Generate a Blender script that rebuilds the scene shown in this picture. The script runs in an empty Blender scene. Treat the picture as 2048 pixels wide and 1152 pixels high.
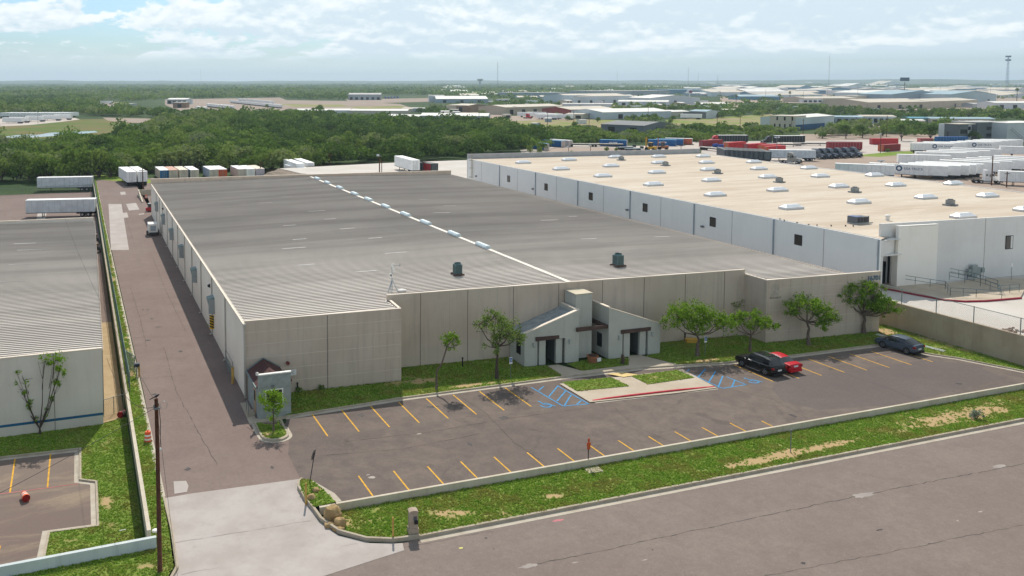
import bpy, bmesh, math, random
import numpy as np
from mathutils import Vector, Matrix, noise as mnoise
random.seed(7); rng = np.random.default_rng(11)
scn = bpy.context.scene
COL = scn.collection
# ---------------------------------------------------------------- camera (measured from the photograph's vanishing points)
CX, CY, F, H = 800.0, 285.0, 1740.0, 29.5
PITCH = math.atan((CY-163)/F); CP, SP = math.cos(PITCH), math.sin(PITCH)
_u, _v = (155-CX)/F, (163-CY)/F
YAW = math.atan2(-_u, CP - _v*SP)
CYW, SYW = math.cos(YAW), math.sin(YAW)
def ray(x, y):
    u, v = (x-CX)/F, (y-CY)/F
    dx, dy, dz = u, CP - v*SP, -SP - v*CP
    return (CYW*dx + SYW*dy, -SYW*dx + CYW*dy, dz)
def G(x, y, z=0.0):
    d = ray(x, y); t = (z-H)/d[2]
    return Vector((d[0]*t, d[1]*t, z))
def ZY(x, y, Y):          # height of a measured point known to lie in the plane y=Y
    d = ray(x, y); return H + d[2]*Y/d[1]
def YX(x, y, X):          # (Y, z) of a measured point known to lie in the plane x=X
    d = ray(x, y); t = X/d[0]; return d[1]*t, H+d[2]*t
def pix(X, Y, Z):
    x = CYW*X - SYW*Y; y = SYW*X + CYW*Y; z = Z-H
    dep = y*CP - z*SP; up = y*SP + z*CP
    return CX + F*x/dep, CY - F*up/dep, dep
cam = bpy.data.cameras.new('camera'); co = bpy.data.objects.new('camera', cam); COL.objects.link(co)
co.location = (0, 0, H); co.rotation_euler = (math.pi/2-PITCH, 0, -YAW)
cam.sensor_width = 36; cam.sensor_fit = 'HORIZONTAL'; cam.lens = F/2048*36
cam.shift_x = (1024-CX)/2048; cam.shift_y = -(576-CY)/2048
cam.clip_start = 0.5; cam.clip_end = 40000
scn.camera = co
# ---------------------------------------------------------------- materials
def lin(c): 
    c /= 255.0
    return c/12.92 if c <= .04045 else ((c+.055)/1.055)**2.4
def S(r, g, b, k=1.0): return (lin(r)*k, lin(g)*k, lin(b)*k)
class NT:
    def __init__(s, name):
        s.m = bpy.data.materials.new(name); s.m.use_nodes = True; s.t = s.m.node_tree; s.t.nodes.clear()
        s.out = s.n('ShaderNodeOutputMaterial'); s.b = s.n('ShaderNodeBsdfPrincipled'); s.l(s.b.outputs[0], s.out.inputs[0])
        s.pos = None
    def n(s, ty, **kw):
        x = s.t.nodes.new(ty)
        for k, v in kw.items(): setattr(x, k, v)
        return x
    def l(s, a, b): s.t.links.new(a, b)
    def P(s):
        if s.pos is None: s.pos = s.n('ShaderNodeNewGeometry')
        return s.pos.outputs['Position']
    def noise(s, scale, detail=3, rough=.55, stretch=None, dist=0):
        nz = s.n('ShaderNodeTexNoise'); nz.inputs['Scale'].default_value = scale; nz.inputs['Detail'].default_value = detail
        nz.inputs['Roughness'].default_value = rough; nz.inputs['Distortion'].default_value = dist
        if stretch:
            mp = s.n('ShaderNodeMapping'); mp.inputs['Scale'].default_value = stretch; s.l(s.P(), mp.inputs[0]); s.l(mp.outputs[0], nz.inputs['Vector'])
        else: s.l(s.P(), nz.inputs['Vector'])
        return nz.outputs['Fac']
    def ramp(s, src, a, b):
        r = s.n('ShaderNodeMapRange', interpolation_type='SMOOTHSTEP'); r.inputs['From Min'].default_value = a; r.inputs['From Max'].default_value = b
        s.l(src, r.inputs[0]); return r.outputs[0]
    def mix(s, f, a, b):
        m = s.n('ShaderNodeMix', data_type='RGBA')
        if isinstance(f, (int, float)): m.inputs[0].default_value = f
        else: s.l(f, m.inputs[0])
        for i, v in ((6, a), (7, b)):
            if isinstance(v, tuple): m.inputs[i].default_value = (*v[:3], 1)
            else: s.l(v, m.inputs[i])
        return m.outputs[2]
    def math(s, op, a, b):
        m = s.n('ShaderNodeMath', operation=op)
        for i, v in ((0, a), (1, b)):
            if isinstance(v, (int, float)): m.inputs[i].default_value = v
            else: s.l(v, m.inputs[i])
        return m.outputs[0]
    def fin(s, col, rough=.85, metal=0, spec=.3, bump=None, bd=.02, bs=.5):
        if isinstance(col, tuple): s.b.inputs['Base Color'].default_value = (*col[:3], 1)
        else: s.l(col, s.b.inputs['Base Color'])
        s.b.inputs['Roughness'].default_value = rough; s.b.inputs['Metallic'].default_value = metal
        s.b.inputs['Specular IOR Level'].default_value = spec
        if bump is not None:
            bm = s.n('ShaderNodeBump'); bm.inputs['Strength'].default_value = bs; bm.inputs['Distance'].default_value = bd
            s.l(bump, bm.inputs['Height']); s.l(bm.outputs[0], s.b.inputs['Normal'])
        return s.m
def sc(c, k): return tuple(min(1, x*k) for x in c)
_mc = {}
def M(name, col, rough=.8, metal=0, var=.12, scale=.6, spec=.3, fine=6, coat=0):
    """Plain surface with two scales of mottling."""
    if name in _mc: return _mc[name]
    t = NT(name)
    if var:
        a = t.ramp(t.noise(scale, 4), .3, .7); b = t.noise(fine, 2)
        c = t.mix(a, sc(col, 1-var), sc(col, 1+var)); c = t.mix(t.math('MULTIPLY', b, min(.5, var*1.6)), c, sc(col, 1-var*1.5))
    else: c = col
    m = t.fin(c, rough, metal, spec)
    if coat: t.b.inputs['Coat Weight'].default_value = coat; t.b.inputs['Coat Roughness'].default_value = .06
    _mc[name] = m; return m
def asphalt(name, c1, c2, dark, k=.35, blot=.0, tracks=None):
    t = NT(name); c1, c2, dark = sc(c1, .80), sc(c2, .80), sc(dark, .72)
    big = t.ramp(t.noise(.09, 5, .6), .36, .64); mid = t.ramp(t.noise(.6, 5, .65, dist=.4), .35, .7); fine = t.noise(9, 3, .7); sp = t.ramp(t.noise(30, 1), .55, .75)
    c = t.mix(big, c1, c2); c = t.mix(t.math('MULTIPLY', mid, k), c, dark)
    if blot: bl = t.ramp(t.noise(.28, 6, .7, dist=.8), .54, .68); c = t.mix(t.math('MULTIPLY', bl, blot), c, sc(dark, .8))
    if tracks: tk = t.ramp(t.noise(1.0, 5, .65, tracks), .45, .72); c = t.mix(t.math('MULTIPLY', tk, .3), c, sc(c1, .78))
    m2 = t.ramp(t.noise(2.6, 4, .75), .35, .68); c = t.mix(t.math('MULTIPLY', m2, .42), c, sc(c1, .7)); g2 = t.ramp(t.noise(5.5, 3, .8), .5, .75); c = t.mix(t.math('MULTIPLY', g2, .4), c, sc(c2, 1.3)); c = t.mix(t.math('MULTIPLY', fine, .6), c, sc(c1, .7)); c = t.mix(t.math('MULTIPLY', sp, .35), c, sc(c2, 1.45))
    return t.fin(c, .92, 0, .2, fine, .01, .4)
def concrete(name, c1, c2, stain=(.12, .1, .085), k=.3, scale=.35, streak=None):
    t = NT(name); c1, c2, stain = sc(c1, .82), sc(c2, .82), sc(stain, .8)
    a = t.ramp(t.noise(scale, 5, .6), .32, .68); b = t.ramp(t.noise(1.7, 5, .7), .45, .8); f = t.noise(14, 3, .7)
    c = t.mix(a, c1, c2); c = t.mix(t.math('MULTIPLY', b, k), c, stain); c = t.mix(t.math('MULTIPLY', f, .3), c, sc(c1, .75))
    if streak: 
        st = t.ramp(t.noise(1.0, 4, .6, streak), .45, .75); c = t.mix(t.math('MULTIPLY', st, .45), c, sc(c1, .62))
    return t.fin(c, .9, 0, .2, f, .008, .3)
def leafmat(name, c1, c2, c3, trans=.3, attr=None, patch=None):
    t = NT(name); g = t.n('ShaderNodeNewGeometry'); ri = g.outputs['Random Per Island']
    r = t.n('ShaderNodeValToRGB'); r.color_ramp.elements[0].color = (*c1, 1); r.color_ramp.elements[1].color = (*c3, 1)
    e = r.color_ramp.elements.new(.55); e.color = (*c2, 1); t.l(ri, r.inputs[0]); c = r.outputs[0]
    if attr:
        at = t.n('ShaderNodeAttribute', attribute_name=attr); 
        rr = t.n('ShaderNodeValToRGB'); cs = [(0, (.042,.08,.036)), (.2, (.072,.132,.032)), (.4, (.125,.2,.045)), (.58, (.19,.27,.06)), (.78, (.265,.3,.1)), (1, (.25,.265,.18))]
        rr.color_ramp.elements[0].color = (*cs[0][1], 1); rr.color_ramp.elements[1].color = (*cs[-1][1], 1)
        for p, k in cs[1:-1]: 
            e = rr.color_ramp.elements.new(p); e.color = (*k, 1)
        t.l(at.outputs['Fac'], rr.inputs[0]); c = t.mix(.66, c, rr.outputs[0])
    if patch: c = t.mix(t.math('MULTIPLY', t.ramp(t.noise(.42, 5, .7), .44, .64), .8), c, patch); c = t.mix(t.math('MULTIPLY', t.ramp(t.noise(1.1, 4, .7), .5, .72), .3), c, S(72,108,38))
    d = t.n('ShaderNodeBsdfDiffuse'); tr = t.n('ShaderNodeBsdfTranslucent'); mx = t.n('ShaderNodeMixShader'); mx.inputs[0].default_value = trans
    t.l(c, d.inputs[0]); t.l(c, tr.inputs[0]); t.l(d.outputs[0], mx.inputs[1]); t.l(tr.outputs[0], mx.inputs[2]); t.l(mx.outputs[0], t.out.inputs[0])
    return t.m
# ---------------------------------------------------------------- mesh builder
class MB:
    def __init__(s): s.v = []; s.f = []; s.mi = []; s.k = 0
    def mat(s, k): s.k = k; return s
    def face(s, *pts):
        i = len(s.v); s.v += [tuple(p) for p in pts]; s.f.append(tuple(range(i, i+len(pts)))); s.mi.append(s.k); return s
    def add(s, vs, fs):
        i = len(s.v); s.v += [tuple(p) for p in vs]; s.f += [tuple(a+i for a in f) for f in fs]; s.mi += [s.k]*len(fs); return s
    def box(s, x0, x1, y0, y1, z0, z1):
        return s.hexa([(x0,y0),(x1,y0),(x1,y1),(x0,y1)], z0, z1)
    def hexa(s, q, z0, z1):       # prism over a polygon; z0/z1 number or per-vertex list
        n = len(q); a = z0 if isinstance(z0, (list, tuple)) else [z0]*n; b = z1 if isinstance(z1, (list, tuple)) else [z1]*n
        if sum(q[i][0]*q[(i+1)%n][1]-q[(i+1)%n][0]*q[i][1] for i in range(n)) < 0: q = q[::-1]; a = a[::-1]; b = b[::-1]
        vs = [(p[0], p[1], a[i]) for i, p in enumerate(q)] + [(p[0], p[1], b[i]) for i, p in enumerate(q)]
        return s.add(vs, [tuple(range(n-1, -1, -1)), tuple(range(n, 2*n))] + [(i, (i+1)%n, n+(i+1)%n, n+i) for i in range(n)])
    def wall(s, p, q, t, z0, z1, z1b=None, side=1):   # slab from p to q, thickness t to the left (side=1) of p->q
        d = Vector((q[0]-p[0], q[1]-p[1])); d.normalize(); n = Vector((-d.y, d.x))*t*side
        b = z1 if z1b is None else z1b
        return s.hexa([(p[0],p[1]),(q[0],q[1]),(q[0]+n.x,q[1]+n.y),(p[0]+n.x,p[1]+n.y)], z0, [z1, b, b, z1])
    def bar(s, a, b, w, h=None):    # box section along a->b
        a = Vector(a); b = Vector(b); h = h or w; d = (b-a).normalized()
        up = Vector((0,0,1)) if abs(d.z) < .95 else Vector((1,0,0))
        r = d.cross(up).normalized()*w/2; u = r.cross(d).normalized()*h/2
        vs = [a-r-u, a+r-u, a+r+u, a-r+u, b-r-u, b+r-u, b+r+u, b-r+u]
        return s.add(vs, [(0,1,2,3),(7,6,5,4),(0,4,5,1),(1,5,6,2),(2,6,7,3),(3,7,4,0)])
    def tube(s, pts, rads, n=6, cap=True):
        vs = []; fs = []; pts = [Vector(p) for p in pts]
        if isinstance(rads, (int, float)): rads = [rads]*len(pts)
        for i, p in enumerate(pts):
            d = (pts[min(i+1, len(pts)-1)]-pts[max(i-1, 0)]).normalized()
            up = Vector((0,0,1)) if abs(d.z) < .9 else Vector((0,1,0))
            r = d.cross(up).normalized(); u = r.cross(d)
            for k in range(n):
                a = 2*math.pi*k/n; vs.append(p+(r*math.cos(a)+u*math.sin(a))*rads[i])
        for i in range(len(pts)-1):
            for k in range(n): fs.append((i*n+k, i*n+(k+1)%n, (i+1)*n+(k+1)%n, (i+1)*n+k))
        if cap: fs.append(tuple(range(n))[::-1] if False else tuple(range(n))); fs.append(tuple((len(pts)-1)*n+k for k in range(n))[::-1])
        return s.add(vs, fs)
    def cyl(s, c, r, z0, z1, n=12, r1=None): return s.tube([(c[0],c[1],z0),(c[0],c[1],z1)], [r, r if r1 is None else r1], n)
    def blob(s, c, r, n=8, m=6, jit=0, sq=1.0, seed=0):
        vs = []; fs = []; rr = random.Random(seed)
        for i in range(m+1):
            th = math.pi*i/m
            for k in range(n):
                a = 2*math.pi*k/n; j = 1+jit*(rr.random()-.5)*2 if 0 < i < m else 1
                ce = lambda t: math.copysign(abs(t)**sq, t)
                vs.append((c[0]+r[0]*j*ce(math.sin(th)*math.cos(a)), c[1]+r[1]*j*ce(math.sin(th)*math.sin(a)), c[2]+r[2]*j*ce(math.cos(th))))
        for i in range(m):
            for k in range(n): fs.append((i*n+k, (i+1)*n+k, (i+1)*n+(k+1)%n, i*n+(k+1)%n))
        return s.add(vs, fs)
    def build(s, name, mats, parent=None, loc=None, smooth=False, rz=None):
        me = bpy.data.meshes.new(name); me.from_pydata(s.v, [], s.f)
        mats = mats if isinstance(mats, (list, tuple)) else [mats]
        for m in mats: me.materials.append(m)
        if len(mats) > 1: me.polygons.foreach_set('material_index', s.mi)
        if smooth: me.polygons.foreach_set('use_smooth', [True]*len(s.f))
        me.update(); o = bpy.data.objects.new(name, me); COL.objects.link(o)
        if parent: o.parent = parent
        if loc is not None: o.location = loc
        if rz is not None: o.rotation_euler = (0, 0, rz)
        return o
def tag(o, label=None, cat=None, group=None, kind=None):
    if label: o['label'] = label
    if cat: o['category'] = cat
    if group: o['group'] = group
    if kind: o['kind'] = kind
    return o
def thing(name, label, cat, loc=(0,0,0), rz=0, group=None):
    o = bpy.data.objects.new(name, None); COL.objects.link(o); o.empty_display_size = .3
    o.location = loc; o.rotation_euler = (0, 0, rz); return tag(o, label, cat, group)
def struct(o): o['kind'] = 'structure'; return o
KIDS = {}
def kids(o): return [c for c in o.children]
def dup(root, loc, rz, label=None, cat=None, group=None, scale=None):
    r = root.copy(); COL.objects.link(r); r.location = loc; r.rotation_euler = (0, 0, rz)
    if scale is not None: r.scale = scale if isinstance(scale, tuple) else (scale,)*3
    if label: r['label'] = label
    if group: r['group'] = group
    for ch in list(root.children):
        c = ch.copy(); COL.objects.link(c); c.parent = r
        for g in list(ch.children):
            d = g.copy(); COL.objects.link(d); d.parent = c
    return r
def poly(pts, z, name, mats, lift=0, sub=None):     # flat sheet
    m = MB(); m.face(*[(p[0], p[1], (p[2] if len(p) > 2 else z)+lift) for p in pts]); return struct(m.build(name, mats))
def text_mesh(s, size, depth=.01):
    c = bpy.data.curves.new('lettering', 'FONT'); c.body = s; c.size = size; c.extrude = depth; c.align_x = 'CENTER'; c.align_y = 'CENTER'
    o = bpy.data.objects.new('lettering', c); COL.objects.link(o)
    dg = bpy.context.evaluated_depsgraph_get(); me = bpy.data.meshes.new_from_object(o.evaluated_get(dg))
    bpy.data.objects.remove(o); return me
def lettering(s, size, mat, parent, loc, rot, name='lettering', depth=.01):
    me = text_mesh(s, size, depth); me.materials.clear(); me.materials.append(mat)
    o = bpy.data.objects.new(name, me); COL.objects.link(o); o.parent = parent; o.location = loc; o.rotation_euler = rot; return o
# ---------------------------------------------------------------- sky, sun, haze
SUN = Vector((.285, .84, 1.0)).normalized()
EL = math.asin(SUN.z); AZ = math.atan2(SUN.x, SUN.y)
w = bpy.data.worlds.new('World'); scn.world = w; w.use_nodes = True; nt = w.node_tree; nt.nodes.clear()
N = lambda ty, **k: [x := nt.nodes.new(ty), [setattr(x, a, b) for a, b in k.items()]][0]
Lk = lambda a, b: nt.links.new(a, b)
def wm(op, a, b=0.0, c=None):
    m = N('ShaderNodeMath', operation=op)
    for i, v in enumerate((a, b) if c is None else (a, b, c)):
        if isinstance(v, (int, float)): m.inputs[i].default_value = v
        else: Lk(v, m.inputs[i])
    return m.outputs[0]
def wr(src, a, b, o0=0, o1=1):
    r = N('ShaderNodeMapRange', interpolation_type='SMOOTHSTEP')
    for k, v in (('From Min', a), ('From Max', b), ('To Min', o0), ('To Max', o1)): r.inputs[k].default_value = v
    Lk(src, r.inputs[0]); return r.outputs[0]
sky = N('ShaderNodeTexSky', sky_type='NISHITA', sun_disc=False); sky.sun_elevation = EL; sky.sun_rotation = AZ
sky.air_density = 1.0; sky.dust_density = 1.2; sky.ozone_density = 1.2
bg1 = N('ShaderNodeBackground'); bg1.inputs[1].default_value = .105
tnt = N('ShaderNodeMix', data_type='RGBA', blend_type='MULTIPLY'); tnt.inputs[0].default_value = 1; Lk(sky.outputs[0], tnt.inputs[6]); tnt.inputs[7].default_value = (.56, .80, 1.06, 1); Lk(tnt.outputs[2], bg1.inputs[0])
tc = N('ShaderNodeTexCoord'); sx = N('ShaderNodeSeparateXYZ'); Lk(tc.outputs['Generated'], sx.inputs[0])
az = wm('ARCTAN2', sx.outputs[0], sx.outputs[1]); el = wm('ARCSINE', sx.outputs[2])
def cloudnoise(ka, ke, detail, rough, off=0.0, dist=0.0, up=0.0):
    cb = N('ShaderNodeCombineXYZ'); Lk(wm('MULTIPLY', az, ka), cb.inputs[0]); Lk(wm('MULTIPLY', wm('LOGARITHM', wm('ADD', wm('MAXIMUM', wm('ADD', el, up), -.01), .03), 2.71828), ke*.105), cb.inputs[1]); cb.inputs[2].default_value = off
    n = N('ShaderNodeTexNoise'); n.inputs['Scale'].default_value = 1.0; n.inputs['Detail'].default_value = detail; n.inputs['Roughness'].default_value = rough; n.inputs['Distortion'].default_value = dist
    Lk(cb.outputs[0], n.inputs['Vector']); return n.outputs['Fac']
soft = cloudnoise(3.0, 16, 4, .5, 1.3)
bias = wm('ADD', wm('MULTIPLY', wr(az, .02, .6), .17), wm('MULTIPLY', wm('SUBTRACT', soft, .5), .3))   # more cover to the right
def billow(ka, ke, off, up):
    return wm('SUBTRACT', 1.0, wm('ABSOLUTE', wm('SUBTRACT', wm('MULTIPLY', cloudnoise(ka, ke, 5, .5, off, .15, up), 2.0), 1.0)))
def cover(up):
    return wm('ADD', wm('ADD', wm('MULTIPLY', cloudnoise(9.0, 25, 7, .54, 3.7, .25, up), .72), wm('MULTIPLY', billow(26, 40, 9.1, up), .16)), wm('MULTIPLY', billow(60, 90, 2.3, up), .07))
c0, c1 = cover(0.0), cover(.008)
cov = wm('ADD', c0, bias)
cum = wr(cov, .535, .582)
lit = wr(wm('ADD', wm('MULTIPLY', wm('SUBTRACT', c0, c1), 3.2), wm('MULTIPLY', wm('SUBTRACT', .66, cov), 1.0)), -.25, .36)
streak = wr(cloudnoise(5, 75, 6, .6, 5.5, .3), .38, .66)
veil = wm('MULTIPLY', wm('MAXIMUM', streak, wr(az, .2, .7)), wr(az, -.05, .5, .3, .6))
vis = wr(el, .008, .036, .15, 1)
mask = wm('MULTIPLY', wm('MAXIMUM', cum, veil), vis)
lowhaze = wr(el, .002, .046, .9, .05)
mask = wm('MAXIMUM', mask, lowhaze)
cr = N('ShaderNodeMix', data_type='RGBA'); Lk(wm('MULTIPLY', wm('MAXIMUM', lit, .12), vis), cr.inputs[0])
cr.inputs[6].default_value = (.575, .70, .785, 1); cr.inputs[7].default_value = (.88, .93, .95, 1)
cr2 = N('ShaderNodeMix', data_type='RGBA'); Lk(wr(el, .0, .04, 1, 0), cr2.inputs[0]); Lk(cr.outputs[2], cr2.inputs[6]); cr2.inputs[7].default_value = (.70, .83, .90, 1)
bg2 = N('ShaderNodeBackground'); Lk(wr(el, .11, .4, 1.0, .6), bg2.inputs[1]); Lk(cr2.outputs[2], bg2.inputs[0])
mx = N('ShaderNodeMixShader'); Lk(mask, mx.inputs[0]); Lk(bg1.outputs[0], mx.inputs[1]); Lk(bg2.outputs[0], mx.inputs[2])
wo = N('ShaderNodeOutputWorld'); Lk(mx.outputs[0], wo.inputs[0])
sl = bpy.data.lights.new('sun', 'SUN'); sl.energy = 3.6; sl.angle = math.radians(.55); sl.color = (1, .93, .83)
so = bpy.data.objects.new('sun', sl); COL.objects.link(so); so.rotation_euler = (-SUN).to_track_quat('-Z', 'Y').to_euler(); so.location = (50, 150, 200)
vs = scn.view_settings; vs.view_transform = 'Standard'; vs.look = 'None'; vs.gamma = 1; vs.exposure = 0.26
def haze():
    m = bpy.data.materials.new('haze_air'); m.use_nodes = True; t = m.node_tree; t.nodes.clear()
    o = t.nodes.new('ShaderNodeOutputMaterial'); v = t.nodes.new('ShaderNodeVolumePrincipled')
    v.inputs['Color'].default_value = (.68, .85, .97, 1); v.inputs['Density'].default_value = HAZE; v.inputs['Anisotropy'].default_value = .2
    t.links.new(v.outputs[0], o.inputs['Volume'])
    b = MB().box(-16000, 16000, -400, 16000, -5.5, 170)
    ob = b.build('haze', m); ob['kind'] = 'stuff'; return ob
HAZE = 1.05e-4
haze()
# ---------------------------------------------------------------- ground materials
GM = {}
GM['alley'] = asphalt('alley_asphalt', S(144,125,117), S(155,138,129), S(116,102,97), .3, .25, (1.3, .03, 1))
GM['lot'] = asphalt('lot_asphalt', S(126,113,106), S(143,129,118), S(98,90,90), .6, .6)
GM['street'] = asphalt('street_asphalt', S(146,131,123), S(156,142,133), S(126,115,109), .4, .3, (.025, .8, 1))
GM['patch'] = asphalt('patch_asphalt', S(118,107,103), S(126,115,110), S(104,96,95), .3)
def sandy_lot():
    t = NT('worn_asphalt'); big = t.ramp(t.noise(.09, 5, .6), .36, .64); f = t.noise(9, 3, .7)
    c = t.mix(big, S(124,108,100), S(134,119,109)); s_ = t.ramp(t.noise(1.0, 6, .68, (.1, .34, 1), .6), .47, .66); c = t.mix(t.math('MULTIPLY', s_, .75), c, S(168,150,126)); c = t.mix(t.math('MULTIPLY', f, .6), c, S(96,84,78))
    return t.fin(c, .92, 0, .2, f, .01, .4)
GM['leftlot'] = sandy_lot()
GM['conc'] = concrete('pale_concrete', S(188,178,171), S(204,196,190), S(150,140,132), .25)
GM['walk'] = concrete('walk_concrete', S(198,182,160), S(212,199,180), S(160,145,128), .25)
GM['kerb'] = concrete('kerb_concrete', S(188,174,152), S(200,188,168), S(110,98,86), .35, .8)
GM['gutter'] = concrete('gutter_concrete', S(196,184,166), S(212,202,186), S(140,126,112), .35, .8)
GM['white_pad'] = concrete('white_pad_concrete', S(214,206,196), S(226,220,212), S(190,178,165), .25, .12)
GM['soil'] = concrete('bare_soil', S(186,162,124), S(200,178,142), S(140,118,88), .35, .7)
def terrain_mat():
    t = NT('scrub_terrain'); a = t.ramp(t.noise(.0022, 5, .6), .35, .65); b = t.ramp(t.noise(.012, 6, .65), .4, .62); f = t.noise(.09, 5, .7)
    c = t.mix(a, S(62,84,46), S(80,96,56)); c = t.mix(b, c, S(52,74,40)); c = t.mix(t.math('MULTIPLY', f, .5), c, S(44,62,36))
    return t.fin(c, .95, 0, .1)
def field_mat(name, g, d, sc_=.03):
    t = NT(name); a = t.ramp(t.noise(sc_, 6, .65), .42, .6); f = t.ramp(t.noise(.35, 4, .7), .3, .75)
    c = t.mix(a, g, d); c = t.mix(t.math('MULTIPLY', f, .35), c, sc(g, .7)); return t.fin(c, .95, 0, .1)
def dirtf(p, patches):      # 0 grass .. 1 bare soil at a ground point
    n = mnoise.noise((p[0]*.35, p[1]*.6, 3.1))*.6 + mnoise.noise((p[0]*1.3, p[1]*1.6, 7.7))*.45
    v = 0
    for (x, y, rx, ry, k) in patches:
        d = ((p[0]-x)/rx)**2+((p[1]-y)/ry)**2
        v = max(v, k*(1.35-d))
    if v < .02 and n < .4: return 0
    return max(0, min(1, (v+n*1.15-.3)*1.7))
def lawn_mat():
    t = NT('lawn_turf'); at = t.n('ShaderNodeAttribute', attribute_name='bare')
    a = t.ramp(t.noise(.45, 5, .65), .35, .65); f = t.noise(11, 3, .7)
    g = t.mix(a, S(112,138,54), S(142,150,76)); g = t.mix(t.math('MULTIPLY', f, .65), g, S(76,104,42))
    s = t.mix(f, S(188,164,124), S(164,138,100)); c = t.mix(at.outputs['Fac'], g, s)
    return t.fin(c, .95, 0, .1, f, .03, .6)
LAWN = lawn_mat()
GRASS = leafmat('grass_blades', S(108,150,48), S(138,172,64), S(184,194,104), .36, patch=S(158,152,82))
TUFT_V, TUFT_F = [], []
def inpoly(x, y, P):
    c = False; j = len(P)-1
    for i in range(len(P)):
        if (P[i][1] > y) != (P[j][1] > y) and x < (P[j][0]-P[i][0])*(y-P[i][1])/(P[j][1]-P[i][1])+P[i][0]: c = not c
        j = i
    return c
def tufts(P, name, z, patches, dens, hgt=.11, thin=0.0):
    xs = [p[0] for p in P]; ys = [p[1] for p in P]; x0, x1, y0, y1 = min(xs), max(xs), min(ys), max(ys)
    n = int((x1-x0)*(y1-y0)*dens); V = []; k = 0
    for i in range(n):
        x = random.uniform(x0, x1); y = random.uniform(y0, y1)
        if not inpoly(x, y, P): continue
        b = dirtf((x, y), patches)
        c = mnoise.noise((x*.9, y*.9, 1.7))
        if random.random() < b*.93 or random.random() < thin: continue
        h = .75*hgt*(.6+.7*random.random()+.35*max(0, c)); zz = z(x, y) if callable(z) else z
        for q in range(3):
            a = random.random()*6.283; r = random.uniform(.05, .13); ca, sa = math.cos(a)*r, math.sin(a)*r
            ox, oy = random.uniform(-.08, .08), random.uniform(-.08, .08); lx, ly = random.uniform(-.09, .09), random.uniform(-.09, .09)
            V += [(x+ox-ca, y+oy-sa, zz-.02), (x+ox+ca, y+oy+sa, zz-.02), (x+ox+lx, y+oy+ly, zz+h)]
    nv = len(V)
    if not nv: return
    me = bpy.data.meshes.new(name); me.from_pydata(V, [], [(i, i+1, i+2) for i in range(0, nv, 3)]); me.materials.append(GRASS)
    o = bpy.data.objects.new(name, me); COL.objects.link(o); o['kind'] = 'stuff'; o['label'] = GLAB.get(name.split('.')[0], 'short green grass'); return o
GLAB = {}
def lawn(P, z, patches=(), dens=40, hgt=.11, step=.35, name='lawn', tuft=True, thin=0):
    """grid sheet clipped to polygon P with a 'bare' attribute, plus blades"""
    bm = bmesh.new(); vs_ = [bm.verts.new((p[0], p[1], 0)) for p in P]; bm.faces.new(vs_)
    xs = [p[0] for p in P]; ys = [p[1] for p in P]
    for ax, lo, hi in ((0, min(xs), max(xs)), (1, min(ys), max(ys))):
        k = lo+step
        while k < hi:
            co_ = (k, 0, 0) if ax == 0 else (0, k, 0); no = (1, 0, 0) if ax == 0 else (0, 1, 0)
            bmesh.ops.bisect_plane(bm, geom=bm.verts[:]+bm.edges[:]+bm.faces[:], plane_co=co_, plane_no=no); k += step
    for v in bm.verts: v.co.z = z(v.co.x, v.co.y) if callable(z) else z
    me = bpy.data.meshes.new(name); bm.to_mesh(me); bm.free(); me.materials.append(LAWN)
    at = me.attributes.new('bare', 'FLOAT', 'POINT'); at.data.foreach_set('value', [dirtf(v.co, patches) for v in me.vertices])
    o = bpy.data.objects.new(name, me); COL.objects.link(o); struct(o)
    if me.polygons[0].normal.z < 0: me.flip_normals()
    if tuft: tufts(P, 'grass', z, patches, dens, hgt, thin)
    return o
def offs(pts, d):
    out = []
    for i, p in enumerate(pts):
        a = pts[max(i-1, 0)]; b = pts[min(i+1, len(pts)-1)]
        n1 = Vector((p[0]-a[0], p[1]-a[1])); n2 = Vector((b[0]-p[0], b[1]-p[1]))
        if n1.length < 1e-6: n1 = n2
        if n2.length < 1e-6: n2 = n1
        n1.normalize(); n2.normalize(); t = (n1+n2); t = t.normalized() if t.length > 1e-4 else n1
        k = d/max(.5, t.dot(n1)); out.append((p[0]-t.y*k, p[1]+t.x*k))
    return out
def arc(c, r, a0, a1, n=8): return [(c[0]+r*math.cos(math.radians(a0+(a1-a0)*i/n)), c[1]+r*math.sin(math.radians(a0+(a1-a0)*i/n))) for i in range(n+1)]
def kerb(pts, z0, h, w=.16, gut=.45, name='kerb', mat=None, gz=None):
    """kerb to the left of pts (w wide, h high), gutter to the right"""
    z = z0 if callable(z0) else (lambda x, y: z0)
    m = MB(); a = pts; b = offs(pts, w)
    for i in range(len(pts)-1):
        m.hexa([a[i], a[i+1], b[i+1], b[i]], [z(*a[i])-.1, z(*a[i+1])-.1, z(*b[i+1])-.1, z(*b[i])-.1], [z(*a[i])+h, z(*a[i+1])+h, z(*b[i+1])+h, z(*b[i])+h])
    struct(m.build(name, mat or GM['kerb']))
    if gut:
        g = offs(pts, -gut); q = offs(pts, .01); m = MB()
        for i in range(len(pts)-1): m.face(*[(p[0], p[1], z(*p)+.010) for p in (q[i], g[i], g[i+1], q[i+1])])
        o = struct(m.build('gutter', GM['gutter']))
        if o.data.polygons[0].normal.z < 0: o.data.flip_normals()
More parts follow.
